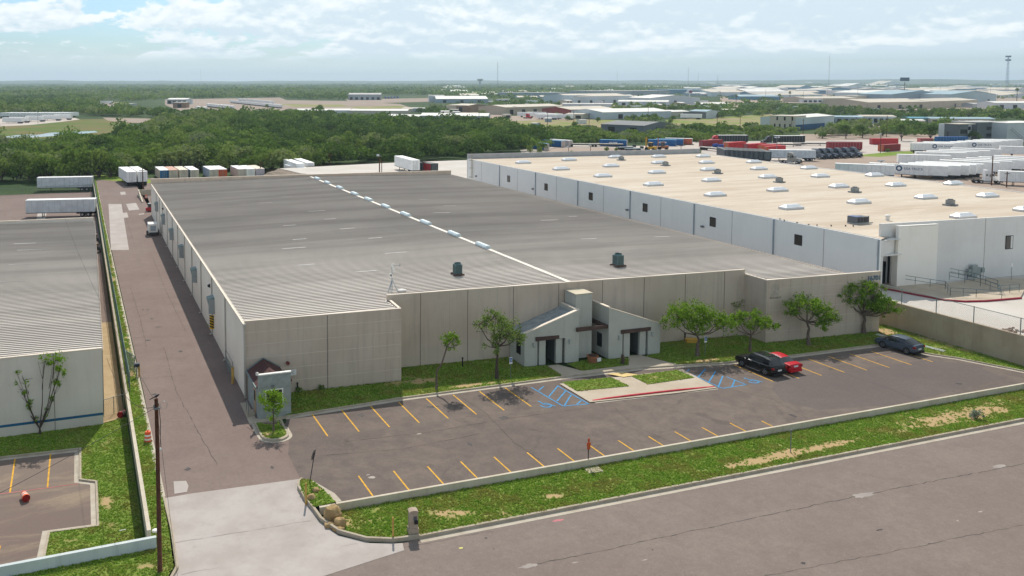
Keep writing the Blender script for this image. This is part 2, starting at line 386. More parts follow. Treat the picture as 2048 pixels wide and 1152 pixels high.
# ---------------------------------------------------------------- levels
ZS, ZV, ZL, ZW = -.62, -.44, -1.85, 2.9     # street, verge, the lower lot on the left, the raised lot on the right
E12 = 14000
tm = terrain_mat(); m = MB()
def sheet(x0, x1, y0, y1, a, b=None):
    b = a if b is None else b; m.face((x0, y0, a), (x1, y0, a), (x1, y1, b), (x0, y1, b))
sheet(-E12, 3.5, 57.2, 262, ZL-.04); sheet(-E12, 3.5, 262, 315, ZL-.04, -.06)
sheet(17, E12, 57.2, 315, -.06); sheet(3.5, 17, 61.6, 315, -.06); sheet(3.5, 17, 49, 61.6, ZS-.04); sheet(-E12, E12, 315, 15000, -.06); sheet(-E12, E12, -300, 57.2, ZS-.05)
m.face((3.5, 57.2, ZL-.04), (3.5, 315, ZL-.04), (3.5, 315, -.06), (3.5, 57.2, ZS-.04)); m.face((-E12, 57.2, ZL-.04), (-E12, 57.2, ZS-.05), (3.5, 57.2, ZS-.05), (3.5, 57.2, ZL-.04))
m.face((17, 57.2, ZS-.05), (17, 57.2, -.06), (E12, 57.2, -.06), (E12, 57.2, ZS-.05)); m.face((17, 57.2, ZS-.05), (17, 57.2, -.06), (17, 61.6, -.06), (17, 61.6, ZS-.05)); m.face((3.5, 61.6, ZS-.05), (3.5, 61.6, -.06), (17, 61.6, -.06), (17, 61.6, ZS-.05))
struct(m.build('ground', tm))
# distant low hills along the horizon
def hills():
    V = []; Fc = []; n = 150
    rows = [(9500, 0), (10400, .45), (11600, 1), (13500, .7), (15000, 0)]
    for i in range(n+1):
        a = math.radians(-45+110*i/n)
        hgt = 20 + 16*mnoise.noise((i*.09, 0, 0)) + 9*mnoise.noise((i*.33, 2, 0)) + 6*math.sin(i*.05+1)
        for r, k in rows: V.append((r*math.sin(a), r*math.cos(a)*.98, -3+k*(hgt+26)*1.0))
    for i in range(n):
        for j in range(4): Fc.append((i*5+j, (i+1)*5+j, (i+1)*5+j+1, i*5+j+1))
    me = bpy.data.meshes.new('hills'); me.from_pydata(V, [], Fc); me.materials.append(tm); me.polygons.foreach_set('use_smooth', [True]*len(Fc))
    o = bpy.data.objects.new('hills', me); COL.objects.link(o); struct(o)
hills()
# ---------------------------------------------------------------- street, verge, drives
def P2(*a): return [(G(x, y, 0).x, G(x, y, 0).y) for x, y in a]
Yc = 51.55   # kerb line of the street
poly([(-80, 20), (160, 20), (160, Yc), (-80, Yc)], ZS, 'street', GM['street'])
apron_x0, apron_x1 = 5.2, 15.0
m = MB()       # concrete apron sloping from the alley down to the street
ap = [(5.0, 61.9, .012), (6.9, 61.95, .012), (14.75, 61.5, .012), (14.55, 58.2, -.2), (14.7, 55.6, -.36), (15.5, 53.6, -.48), (17.2, 52.1, -.56), (19.2, 51.45, ZS+.012), (19.0, 50.6, ZS+.012), (12.5, 49.4, ZS+.012), (4.4, 48.9, ZS+.012), (2.2, 50.4, ZS+.012), (4.3, 51.6, -.59), (5.0, 53.2, -.5), (5.2, 56.5, -.3)]
bm = bmesh.new(); bm.faces.new([bm.verts.new(p) for p in ap]); bmesh.ops.triangulate(bm, faces=bm.faces[:]); me = bpy.data.meshes.new('driveway_apron'); bm.to_mesh(me); bm.free()
me.materials.append(GM['conc']); o = bpy.data.objects.new('driveway_apron', me); COL.objects.link(o); struct(o)
if me.polygons[0].normal.z < 0: me.flip_normals()
m = MB(); m.face((5.0, 61.9, 0), (14.9, 61.4, 0), (16.6, 64, 0), (16.6, 72, 0), (14.2, 73.2, 0), (14.5, 80, 0), (14.9, 198, 0), (15.3, 203, 0), (17, 262, 0), (4.4, 282, 0), (4.9, 160, 0), (5.2, 84, 0))
struct(m.build('alley', GM['alley']))
poly([(15.0, 205, 0), (14.9, 198.5, 0), (62, 195, 0), (62, 264, 0), (17, 276, 0), (15, 262, 0)], .004, 'back_lot', GM['alley'])
# worn lighter slab and patches in the alley
for q in ([(258,500),(222,500),(217,408),(243,408)], [(252,408),(272,406),(279,419),(258,421)], [(237,427),(254,425),(257,435),(239,437)], [(240,384),(250,383.5),(252,389),(242,390)], [(277,428),(288,426.5),(288,428.5),(278,430)], [(280,388),(300,388),(300,389.5),(278,390)]):
    PZ = globals().get('PZ', .004)+.002; poly(P2(*q), PZ, 'concrete_patch', GM['conc'])
poly(P2((347,963),(372,962),(377,972),(374,984),(349,988)), .016, 'concrete_patch', GM['conc'])
# parking lot
lot = [(14.95, 66), (15.6, 68.5), (15.9, 71.6), (16.6, 73.5), (27.5, 74.2), (44.5, 74.05), (53.6, 73.7), (63, 72.0), (71.8, 71.4), (83.2, 71.1), (85.4, 68.2), (86.4, 66.2), (87.6, 64.6), (89.9, 59.0), (89.9, 57.0), (16.5, 57.0), (16.4, 58.4), (15.3, 61.2), (14.85, 61.6)]
poly(lot, .003, 'parking_lot', GM['lot'])
poly([(66, 67.0), (70, 65.9), (84, 65.5), (87, 62.5), (86, 58.6), (70, 57.2), (62, 58.6), (60.5, 61.5), (62, 64.5)], .007, 'asphalt_patch', GM['patch'])
# ---------------------------------------------------------------- painted markings
YEL = M('yellow_paint', S(226,170,44,.95), .8, var=.22, scale=3); BLU = M('blue_paint', S(62,150,205,.9), .8, var=.2, scale=3); RED = M('red_kerb_paint', S(196,42,62,.9), .7, var=.2, scale=2)
def strip(a, b, wd, mt, z=.011, name='stall_marking'):
    a = Vector(a[:2]); b = Vector(b[:2]); d = (b-a).normalized(); n = Vector((-d.y, d.x))*wd/2
    return poly([a-n, b-n, b+n, a+n], z, name, mt)
for i in range(8): strip((18.85+2.735*i, 73.5), (18.85+2.735*i, 68.35), .12, YEL)
for i in range(14):
    p = G(*((717,952),(787,942),(855,933),(921,923),(988,914),(1054,905),(1115,897),(1176,888.5),(1236.5,881),(1297,873),(1349.6,863.5),(1404,855),(1459.6,846),(1523,842))[i]); strip((p.x, 57.0), (p.x, p.y), .12, YEL)
for q, L in (((1546,763),5.4),((1598,757),5.4),((1643,751),5.2),((1689,745),4.7),((1734,740.6),4.9),((1779,735.4),4.9),((1823.5,730),4.9),((1866,724),4.4)):
    p = G(*q); strip((p.x, p.y), (p.x-.05, p.y+L), .12, YEL)
def hatch(o_, bars):
    for a, b in zip(o_, o_[1:]): strip(G(*a), G(*b), .13, BLU, .014, 'hatch_marking')
    for a, b in bars: strip(G(*a), G(*b), .13, BLU, .010, 'hatch_marking')
z3 = lambda x, y: (780+x/4, 540+y/4)
z4 = lambda x, y: (1280+x/4, 540+y/4)
hatch([z3(1130,940), z3(1385,1090), z3(1590,1072), z3(1345,930)], [(z3(1190,965), z3(1230,930)), (z3(1270,1015), z3(1345,925)), (z3(1335,1050), z3(1405,968)), (z3(1395,1085), z3(1448,1000)), (z3(1495,1075), z3(1530,1045))])
hatch([z4(360,812), z4(660,948), z4(850,918), z4(690,855)], [(z4(365,820), z4(395,796)), (z4(460,862), z4(525,790)), (z4(545,905), z4(605,812)), (z4(625,940), z4(662,848)), (z4(735,935), z4(760,878))])
def wheelchair(c, r, name='wheelchair_symbol'):
    m = MB(); z = .016
    a0, a1, n = -200, 60, 14
    for i in range(n):
        q = [math.radians(a0+(a1-a0)*k/n) for k in (i, i+1)]
        m.face(*[(c.x+rr*math.cos(t), c.y+rr*math.sin(t), z) for rr, t in ((r, q[0]), (r, q[1]), (r*.72, q[1]), (r*.72, q[0]))])
    def seg(p, q, wd):
        p = Vector(p); q = Vector(q); d = (q-p).normalized(); nn = Vector((-d.y, d.x))*wd/2; m.face(*[(c.x+t.x, c.y+t.y, z+.003) for t in (p-nn, q-nn, q+nn, p+nn)])
    seg((-.1, 1.5*r), (0, .1), .14); seg((0, .1), (.8*r, 0), .14); seg((.8*r, 0), (1.3*r, -.9*r), .14); seg((-.05, .9*r), (.6*r, .8*r), .12)
    m.cyl((c.x-.12, c.y+1.85*r), .14, z, z+.002, 10)
    struct(m.build(name, BLU))
wheelchair(G(1092, 811), .55); wheelchair(G(1507, 763), .55)
# ---------------------------------------------------------------- kerbs and lawns on the main lot
ZG = .10
front = [(16.4, 73.5), (27.5, 74.2), (44.5, 74.05), (53.6, 73.7), (63, 72.0), (71.8, 71.4), (83.2, 71.1), (85.0, 68.2), (86.0, 66.4), (87.3, 64.7), (89.8, 59.0)]
kerb(front[:3], 0, .14); kerb(front[2:5], 0, .14, .16, .45); kerb(front[4:], 0, .14)
fi = offs(front, .15)
lawnA = fi[:3] + [(44.6, 74.2), (44.75, 74.6), (44.9, 77.6), (29.4, 79.0), (29.4, 78.6), (17.0, 78.9), (16.8, 74.2)]
lawn([fi[0], fi[1], (29.3, 74.4), (29.3, 78.6), (17.0, 79.2), (16.95, 74.3)], ZG, [(28.5, 78.0, 2.2, 1.1, .6)], 45, .14)
lawn([(29.3, 74.4), fi[2], (44.9, 74.6), (44.9, 77.7), (42.5, 78.1), (42.5, 81.6), (29.4, 82.4)], ZG, [(31.0, 77.8, 2.0, 1.3, .65), (34.5, 75.2, 2.6, .5, .75), (37.6, 75.0, 1.8, .5, .6), (30.4, 79.9, 1, 2, .4)], 45, .12)
lawn([(47.2, 77.4), (47.5, 75.0), (53.0, 74.9), (54.6, 76.9), (52.1, 77.2), (51.0, 78.4), (48.8, 77.6)], ZG, [], 50)
lawn([(56.6, 76.9), (57.9, 73.3), fi[4], fi[5], fi[6], (85.0, 70.2), (87.8, 75.0), (72.2, 76.0), (72, 79.2), (58.8, 80.6), (58.6, 77.0)], ZG, [(61.5, 73.2, 3.5, .7, .7), (66.5, 73.2, 1.5, .6, .5)], 40, .11)
lawn([(85.2, 69.6), fi[7], fi[8], fi[9], fi[10], (91.3, 58.8), (91.3, 77), (88, 77), (87.9, 75.0)], ZG, [(88.5, 74.8, 1.6, 1.6, .8), (90.6, 69, .5, 6, .5)], 40)
# walks to the two doors and the plaza
poly([(44.95, 77.6), (46.2, 77.5), (47.5, 74.9), (53.0, 74.8), (54.8, 77.5), (56.1, 77.3), (57.9, 73.2), (53.7, 73.85), (44.6, 74.2), (44.9, 74.7)], ZG+.02, 'entrance_walk', GM['walk'])
bump = P2((1119,769), (1180,806), (1262,797), (1350,788), (1434,777), (1365,740))
poly([bump[0], bump[1], bump[2], bump[3], bump[4], bump[5]], .08, 'plaza', GM['walk'])
for q in ([(1124,766.5),(1222,757),(1259,774),(1154,784)], [(1262,754),(1355,742),(1389,757),(1296,770.5)]):
    lawn(P2(*q), .12, [], 50, .07)
m = MB(); rk = P2((1186,803), (1215,799.5), (1262,794), (1310,788.5), (1360,783), (1405,778), (1430,775)); r2 = offs(rk, .2)
hs = [.09, .16, .19, .19, .19, .14, .09]
for i in range(6): m.hexa([rk[i], rk[i+1], r2[i+1], r2[i]], 0, [hs[i], hs[i+1], hs[i+1], hs[i]])
struct(m.build('red_kerb', RED))
g = offs(rk, -.5); m = MB()
for i in range(6): m.face(*[(p[0], p[1], .012) for p in (rk[i], g[i], g[i+1], rk[i+1])])
struct(m.build('gutter', GM['gutter']))
m = MB(); q = P2((1214,750), (1245,747), (1277,752), (1247,756.5)); m.face(*[(p[0], p[1], .135) for p in q]); struct(m.build('tactile_ramp', M('tactile_yellow', S(216,190,130), .85, var=.1)))
# shack island
isl = [(16.0, 73.0), (13.6, 73.2), (13.55, 71.0)] + arc((14.75, 69.9), 1.15, 180, 360, 8) + [(15.9, 71.4), (16.0, 73.0)]
ii = [(p[0]+(14.7-p[0])*.14, p[1]+(71.4-p[1])*.12) for p in isl[1:-1]]
m = MB(); m.hexa([(p[0]+(14.7-p[0])*-.22, p[1]+(71.2-p[1])*-.1) for p in isl[1:-1]], -.02, .012); struct(m.build('gutter', GM['gutter']))
m = MB(); 
for i in range(len(isl)-1):
    a, b = isl[i], isl[i+1]; c = [(p[0]+(14.7-p[0])*.14, p[1]+(71.4-p[1])*.12) for p in (a, b)]
    m.hexa([a, b, c[1], c[0]], -.05, .15)
struct(m.build('kerb', GM['kerb'])); lawn(ii, .12, [(14.2, 70.2, .7, .6, .4)], 70, .1)
poly([(13.3, 78.4), (13.2, 73.0), (17.2, 73.3), (17.2, 74.2), (13.95, 74.2), (13.95, 78.4)], .02, 'shack_slab', GM['kerb'])
# island by the stop sign and the long verge
vz = lambda x, y: ZV + max(0, min(1, (y-55.2)/6))*.62
isl2 = [(14.75, 61.2), (14.35, 60.3), (14.45, 58.6), (14.7, 57.0), (16.3, 57.1), (15.9, 59.2), (15.4, 60.9)]
lawn(isl2, lambda x, y: .13-.05*max(0, 59-y), [(15.6, 59.0, .6, .9, .3)], 70, .1)
kerb([(14.85, 61.35), (14.5, 61.0), (14.3, 60.2), (14.35, 58.6), (14.6, 57.0), (14.75, 55.6), (15.5, 53.8), (17.0, 52.4), (18.6, 51.75), (20.5, Yc)], lambda x, y: ZS + max(0, min(1, (y-50.5)/9))*.62, .18, .17, 0)
poly([(15.55, 61.1), (16.6, 58.4), (16.75, 57.1), (16.25, 57.1), (15.85, 59.2), (15.35, 60.8)], .014, 'gutter', GM['gutter'])
GLAB['grass'] = 'short green grass with worn sandy patches'
verge = [(18.7, 51.85), (20.6, Yc+.17), (100, Yc+.17), (100, 56.6), (16.3, 56.6), (15.2, 56.2), (14.95, 55.6), (15.7, 53.9), (17.1, 52.55)]
vp = [(G(1590,900,ZV).x, 53.2, 9, .75, .9), (G(1480,905,ZV).x, 53.0, 4, .6, .8), (G(1900,830,ZV).x, 54.0, 9, 1.5, .75), (G(1985,810,ZV).x, 54.4, 7, 1.2, .6), (G(1090,978,ZV).x, 53.4, 1.1, .5, .8), (G(890,1015,ZV).x, 53.6, 2.4, .8, .6), (16.4, 55.4, 1.3, .9, .7), (18.5, 54.8, 2, .5, .35)]
lawn(verge, ZV, vp, 75, .13, .3)
kerb([(20.4, Yc), (100, Yc)], ZS, .21, .2, .5)
lawn([(3.7, 57.4), (3.7, 230), (3.9, 277), (4.4, 277), (4.55, 160), (4.9, 84), (4.95, 62), (5.0, 57.4), (3.9, 57.4)], lambda x, y: ZV+.53*max(0, min(1, (y-56)/6)), [(4.4, 88, .6, 6, .45), (4.4, 101, .6, 4, .5), (4.4, 140, .5, 20, .4)], 55, .12, .4)
lawn([(-60, 46.4), (2.0, 50.6), (4.1, 51.8), (4.8, 53.4), (5.0, 57.4), (3.7, 57.4), (-8.4, 56.4), (-60, 52)], lambda x, y: ZV+.53*max(0, min(1, (y-56)/6)), [(3, 54.2, 1.2, .5, .4)], 60, .12)
kerb([(5.15, 62), (5.1, 84), (4.75, 160), (4.5, 277)], 0, .1, .35, 0, mat=GM['gutter'])
kerb([(4.95, 62), (5.05, 57.5), (4.95, 53.3), (4.2, 51.7), (2.0, 50.45), (-60, 46.2)], lambda x, y: ZS + max(0, min(1, (y-50.5)/9))*.62, .12, .17, 0)
# street cracks and stains
CRK = M('crack_sealant', (.035, .03, .03), .9, var=0); STN = M('pale_stain', S(156,147,141), .9, var=.12); PNK = M('pink_stain', S(190,120,125), .9, var=.15)
def crack(pts, wd=.05):
    m = MB(); out = []
    for a, b in zip(pts, pts[1:]):
        n = max(2, int((Vector(b)-Vector(a)).length/.5))
        for i in range(n): out.append(Vector(a).lerp(Vector(b), i/n)+Vector((0, random.uniform(-.07, .07))))
    for a, b in zip(out, out[1:]):
        k = wd*random.uniform(.3, 1.3); m.face((a.x, a.y-k/2, ZS+.004), (b.x, b.y-k/2, ZS+.004), (b.x, b.y+k/2, ZS+.004), (a.x, a.y+k/2, ZS+.004))
    struct(m.build('road_crack', CRK))
gs = lambda x, y: (G(x, y, ZS).x, G(x, y, ZS).y)
crack([gs(1040,1135), gs(1210,1100), gs(1500,1037), gs(1760,983), gs(2060,925)]); crack([gs(1530,1152), gs(1800,1100), gs(2060,1047)], .035); crack([gs(730,1110), gs(900,1078), gs(1000,1060)], .03)
def line(pts, z, wd, mt, nm):
    m = MB()
    for a, b in zip(pts, pts[1:]):
        a, b = Vector(a), Vector(b); n = max(1, int((b-a).length/.6)); d = (b-a).normalized(); nn = Vector((-d.y, d.x)); q = [a.lerp(b, i/n)+nn*random.uniform(-.06, .06) for i in range(n+1)]
        for p, r in zip(q, q[1:]): k = nn*wd*random.uniform(.3, 1)/2; zz = [z(*t) if callable(z) else z for t in (p, r)]; m.face((p.x-k.x, p.y-k.y, zz[0]), (r.x-k.x, r.y-k.y, zz[1]), (r.x+k.x, r.y+k.y, zz[1]), (p.x+k.x, p.y+k.y, zz[0]))
    o = m.build(nm, mt); struct(o)
    if o.data.polygons[0].normal.z < 0: o.data.flip_normals()
apz = lambda x, y: .026 if y > 61.5 else .03+(y-61.5)*.062
JT = M('joint_line', S(138,128,120), .9, var=.1)
for pts in ([(8.3, 98), (8.1, 84), (8.6, 76), (9.4, 66)], [(6.4, 130), (6.6, 112), (6.5, 99)], [(11.2, 150), (11.0, 126), (11.3, 104)], [(5.4, 103), (13.8, 101)], [(5.3, 122), (13.9, 120.5)], [(5.3, 88.5), (9.5, 87.9)], [(14.6, 66.5), (13.4, 70.5), (12.9, 72.6)], [(9, 170), (9.2, 200), (9.6, 232)], [(5.6, 190), (14, 188)]): line(pts, .009, .045, CRK, 'asphalt_crack')
for pts in ([(20, 66.8), (27, 66.2), (36, 66.5), (43, 66.2)], [(33, 72.8), (33.4, 68), (32.8, 62), (33.3, 57.4)], [(58, 66), (60, 62), (59.4, 57.6)], [(45, 65.9), (44.2, 61), (45, 57.3)], [(16.5, 65), (24, 63.8), (31, 64.4)], [(66, 70.5), (75, 69.2), (85, 68.4)], [(72, 66), (72.6, 60), (72.2, 57.4)]): line(pts, .013, .035, CRK, 'asphalt_crack')
for pts in ([G(348,1086,-.33), G(622,1040,-.3)], [G(362,1148,-.5), G(715,1085,-.46)]): line([(p.x, p.y) for p in pts], lambda x, y: .03-max(0, 61.9-y)*.058, .03, JT, 'slab_joint')
def stain(c, rx, ry, mt, z, name='stain'):
    m = MB(); pts = [(c[0]+rx*math.cos(t*.314)*(1+.35*random.uniform(-1, 1)), c[1]+ry*math.sin(t*.314)*(1+.35*random.uniform(-1, 1)), z) for t in range(20)]; m.face(*pts); struct(m.build(name, mt))
for q, rx, ry, mt in (((1728,990),.9,.35,STN), ((1115,1041),.42,.14,PNK), ((1058,1132),.6,.2,STN), ((1150,1125),.25,.08,STN), ((2000,933),.7,.25,STN)): stain(gs(*q), rx, ry, mt, ZS+.005)

OIL = M('oil_stain', S(74,68,68,.75), .7, var=.25, scale=2); PALE = M('pale_scuff', S(172,162,154), .9, var=.15, scale=3)
rs = random.Random(21)
for i in range(9): stain((rs.uniform(18, 88), rs.choice([rs.uniform(69, 72.5), rs.uniform(58, 61), rs.uniform(62, 67)])), rs.uniform(.15, .55), rs.uniform(.12, .4), OIL, .0095+i*.0001, 'oil_stain') if True else None
for i in range(9): stain((rs.uniform(6, 13.4), rs.uniform(64, 120)), rs.uniform(.1, .4), rs.uniform(.1, .35), OIL, .0095+i*.0001, 'oil_stain')
for q, rx, ry in (((743,955),.28,.2), ((736,950),.14,.08), ((838,868),.2,.1)): stain((G(*q).x, G(*q).y), rx, ry, PALE, .0145, 'pale_stain')
for i in range(9): stain(gs(rs.uniform(800, 2040), rs.uniform(985, 1140)), rs.uniform(.05, .3), rs.uniform(.03, .12), PALE if i % 3 == 0 else OIL, ZS+.0055+i*.0001, 'oil_stain')
stain(gs(922,1096), .16, .09, M('yellow_litter', S(214,206,120), .8, var=.05), ZS+.009, 'litter_mark')
# ---------------------------------------------------------------- building materials
def wallmat(name, c1, c2, stain, k=.3, sc_=.25):
    t = NT(name); a = t.ramp(t.noise(sc_, 5, .6), .35, .65); v = t.math('MAXIMUM', t.ramp(t.noise(1.0, 5, .65, (1.4, 1.4, .12)), .48, .78), t.math('MULTIPLY', t.ramp(t.noise(1.0, 3, .7, (4.5, 4.5, .1)), .55, .75), .8)); f = t.noise(16, 3, .7)
    c = t.mix(a, c1, c2); c = t.mix(t.math('MULTIPLY', v, k), c, stain); c = t.mix(t.math('MULTIPLY', f, .22), c, sc(c1, .75))
    return t.fin(c, .9, 0, .2, f, .006, .3)
WTAN = wallmat('tan_panel', S(200,182,164), S(208,192,174), S(156,144,132), .5)
WSIDE = wallmat('pale_side_panel', S(236,226,210), S(241,233,219), S(206,198,186), .3)
JOINT = M('panel_joint', S(120,112,104), .9, var=.1); JLITE = M('score_line', S(214,202,186), .9, var=.1)
CAP = M('cap_flashing', S(222,208,190), .6, var=.08); GALV = M('galvanised', S(160,168,170), .5, .6, var=.12)
def roofmat(name, c, dark, streak=(.05, .9, 1)):
    t = NT(name); a = t.ramp(t.noise(.06, 5, .6), .35, .65); b = t.ramp(t.noise(1.0, 5, .62, (.018, .22, .3)), .42, .66); d = t.ramp(t.noise(3.0, 5, .7, (.25, 1, 1)), .5, .8)
    k = t.mix(a, c, sc(c, .88)); k = t.mix(t.math('MULTIPLY', b, .42), k, dark); k = t.mix(t.math('MULTIPLY', d, .12), k, sc(c, .7))
    return t.fin(k, .7, 0, .3)
RMET = roofmat('ribbed_metal', S(232,224,214), S(158,150,143)); RRIB = roofmat('rib_shade_metal', S(170,161,152), S(130,123,116))  # ribs coloured darker than the pans to deepen their shaded near faces
PORCH = wallmat('grey_green_stucco', S(184,184,174), S(192,192,182), S(158,158,150), .4, .5)
BEAM = M('brown_timber', S(84,66,60), .8, var=.2); DARK = M('interior_shade', (.012,.012,.014), .4, var=0); GLASS = M('dark_glass', (.015,.018,.022), .12, var=0, spec=.7)
BLUEGREY = M('ridge_vent_metal', S(200,214,218), .45, .1, var=.1); HOOD = M('vent_hood_metal', S(126,144,142), .6, .1, var=.12, scale=2)
WHITE = M('white_paint', S(232,230,224), .6, var=.06); BLACK = M('black_paint', (.02,.02,.022), .5, var=0); STEEL = M('grey_steel', S(128,132,134), .5, .4, var=.15)
# ---------------------------------------------------------------- the tan warehouse
WH = thing('warehouse', 'long tan tilt-up warehouse with grey ribbed metal roof and two small entrance porches', 'warehouse', (0, 0, 0))
WX0, WX1 = 13.95, 14.65
A = (14.0, 79.45); B = (29.25, 78.72); C_ = (29.45, 82.4); D = (72.0, 79.45); E_ = (72.05, 76.05); Fp = (88.1, 75.1)
RZ, LZ, RR = 7.52, 6.9, 6.95     # ridge, left eave, right eave
YB = lambda x: 198.0 - .085*(x-14.6)
m = MB(); m.wall(A, B, .2, -.05, 7.25); m.build('front_wall', WTAN, WH)
m = MB(); m.wall((29.25, 78.93), C_, .2, -.05, 7.25); m.build('return_wall', WTAN, WH)
m = MB(); m.wall((29.05, 82.42), D, .2, -.05, 7.72); m.build('recessed_wall', WTAN, WH)
m = MB(); m.wall((72.0, 79.6), E_, .2, -.05, 7.2, side=1); m.build('return_wall', WTAN, WH)
m = MB(); m.wall((72.26, 76.04), Fp, .22, -.05, 7.2); m.build('front_wall', WTAN, WH)
m = MB(); m.wall((WX1, 198), (14.0, 79.66), .2, -.05, 6.95, side=1); m.build('side_wall', WSIDE, WH)
m = MB(); m.wall((84.25, 76.3), (83.7, 192.2), .2, -.05, 7.0, side=1); m.build('side_wall', WTAN, WH)
m = MB(); m.wall((84.2, YB(84.2)), (WX1-.05, 198.02), .22, -.05, 8.0, side=-1); m.build('back_parapet', WTAN, WH)
m = MB(); m.wall((84.25, YB(84.2)-.06), (WX1-.1, 197.94), .36, 8.003, 8.09, side=-1); m.build('parapet_cap', CAP, WH)
for p, q, z in ((A, B, 7.25), ((29.05, 82.42), D, 7.72), ((72.1, 76.05), Fp, 7.2), ((29.27, 79.1), C_, 7.25), ((72.0, 79.45), (72.05, 76.4), 7.2)):
    m = MB(); sd = 1; m.wall(p, q, .26, z+.003, z+.07, side=1); m.build('parapet_cap', CAP, WH)
# score lines and panel joints on the front walls
def onwall(p, q, s, z0, z1, wd, pr=.012):      # thin raised strip standing proud of wall p->q at distance s
    d = Vector((q[0]-p[0], q[1]-p[1])).normalized(); n = Vector((d.y, -d.x)); a = Vector(p)+d*(s-wd/2); b = Vector(p)+d*(s+wd/2)
    return [(a.x, a.y), (b.x, b.y), (b.x+n.x*pr, b.y+n.y*pr), (a.x+n.x*pr, a.y+n.y*pr)]
for p, q, hs, vs_, zt in ((A, B, (1.25, 2.5, 3.75, 5.0, 6.2), (1.6, 3.1, 6.3, 7.85, 9.4, 10.9, 12.4, 13.9), 7.24), (E_, Fp, (1.25, 2.5, 3.75, 5.0, 6.2), (1.6, 3.2, 4.8, 8.0, 9.6, 11.2, 12.8, 14.4), 7.19)):
    L = (Vector(q)-Vector(p)).length; m = MB()
    for z in hs: m.hexa(onwall(p, q, L/2, 0, 0, L-.05), z-.02, z+.02)
    m.build('score_line', JLITE, WH); m = MB()
    for s in vs_: m.hexa(onwall(p, q, s, 0, 0, .03, .016), 0, zt)
    m.build('score_line', WTAN, WH)
for p, q, ss, zt in ((A, B, (7.85-.0,), 7.23), (C_, D, (3.2, 8.4, 13.6, 18.9, 24.2, 29.4, 34.7, 39.9), 7.7)):
    for s in ss:
        m = MB(); m.hexa(onwall(p, q, s, 0, 0, .055, .02), 0, zt); m.build('panel_joint', JOINT, WH)
# roof: two slopes with slanted standing ribs
SL = -.068
def zroof(x): return LZ+(RZ-LZ)*(x-14.2)/(50-14.2) if x < 50 else RZ+(RR-RZ)*(x-50)/(84-50)
def yl(y0, x): return y0+SL*(x-14)
m = MB()
def rp(pts): m.face(*[(x, y, zroof(x)) for x, y in pts])
rp([(14.05, 79.65), (29.1, 78.95), (29.1, YB(29.1)), (14.55, 198)]); rp([(29.1, 82.6), (50, 81.15), (50, YB(50)), (29.1, YB(29.1))])
m.build('roof_slope', RMET, WH); m = MB()
rp([(50, 81.15), (71.9, 79.65), (71.9, YB(71.9)), (50, YB(50))]); rp([(71.9, 79.65), (72.3, 76.3), (84.6, 75.6), (84.0, YB(84)), (71.9, YB(71.9))])
m.build('roof_slope', RMET, WH)
def ribs(spans, name):
    m = MB(); y0 = 79.9
    while y0 < 197.6:
        for xa, xb in spans(y0):
            ya, yb, za, zb = yl(y0, xa), yl(y0, xb), zroof(xa), zroof(xb); h = .08; a, b = .085, .04
            P = [(xa, ya-a, za), (xa, ya-b, za+h), (xa, ya+b, za+h), (xa, ya+a, za), (xb, yb-a, zb), (xb, yb-b, zb+h), (xb, yb+b, zb+h), (xb, yb+a, zb)]
            m.add(P, [(0,4,5,1), (1,5,6,2), (2,6,7,3), (0,1,2,3), (7,6,5,4)])
        y0 += .61
    o = m.build(name, RRIB, WH); o['kind'] = 'stuff'; return o
ribs(lambda y: [(14.0 + (y-79)*.0052, 50-.25 if y > 83.75 else 28.95)], 'roof_rib')
ribs(lambda y: [(50.25, 84.55)] if y > 83.75 else ([(72.5, 84.55)] if y > 80.6 else []), 'roof_rib')
m = MB(); m.hexa([(49.72, 81.2), (50.28, 81.16), (50.25, YB(50)), (49.68, YB(50))], RZ+.02, RZ+.1); m.build('ridge_cap', M('ridge_flashing', S(206,200,190), .5, .1, var=.1), WH)
for q in ((630,356),(653,364),(678,374),(705,386),(736,397),(768,411),(806,427),(849,443),(905,466),(963,489)):
    p = G(*q, 7.9); m = MB(); y0, y1 = p.y-1.6, p.y+1.6
    pr = [(-.38, 0), (-.38, .2), (-.22, .4), (.22, .4), (.38, .2), (.38, 0)]
    m.add([(50+x, y0, RZ+.1+z) for x, z in pr]+[(50+x, y1, RZ+.1+z) for x, z in pr], [tuple(range(5, -1, -1)), tuple(range(6, 12))]+[(i, i+1, i+7, i+6) for i in range(5)])
    v = m.build('ridge_vent', BLUEGREY, WH)
    for k in (0, 2, 4): mm = MB(); mm.box(49.59, 50.41, y0+.3+k*.63, y0+.36+k*.63, RZ+.14, RZ+.27); mm.build('band', GALV, v)
PAN = M('translucent_panel', S(212,208,204), .4, var=.1, scale=2)
for q, L in (((590,494),3.2),((697,457),2.2),((635,422),3),((662,438),2),((795,506),3),((735,541),2.5),((600,476),2),((532,404),2.5),((575,393),2),((545,372),3),((580,449),2),((615,526),2),((752,476),2),((860,365),2),((905,352),2),((900,411),2.5),((885,426),3),((850,399),2),((1100,438),3),((1180,476),2.5),((1330,470),2.5),((1150,430),1.5)):
    p = G(*q, 7.4); x = p.x; s_ = 1 if x < 50 else -1; dz = (RZ-LZ)/36*s_; d = .61*round((p.y-yl(79.9, p.x))/.61)
    y = yl(79.9+d+.305, p.x); m = MB(); xs = (x-L/2, x+L/2); 
    m.face(*[(xx, y+o_+SL*(xx-x), zroof(xx)+.03) for xx, o_ in ((xs[0], -.2), (xs[1], -.2), (xs[1], .2), (xs[0], .2))]); m.build('skylight_strip', PAN, WH)
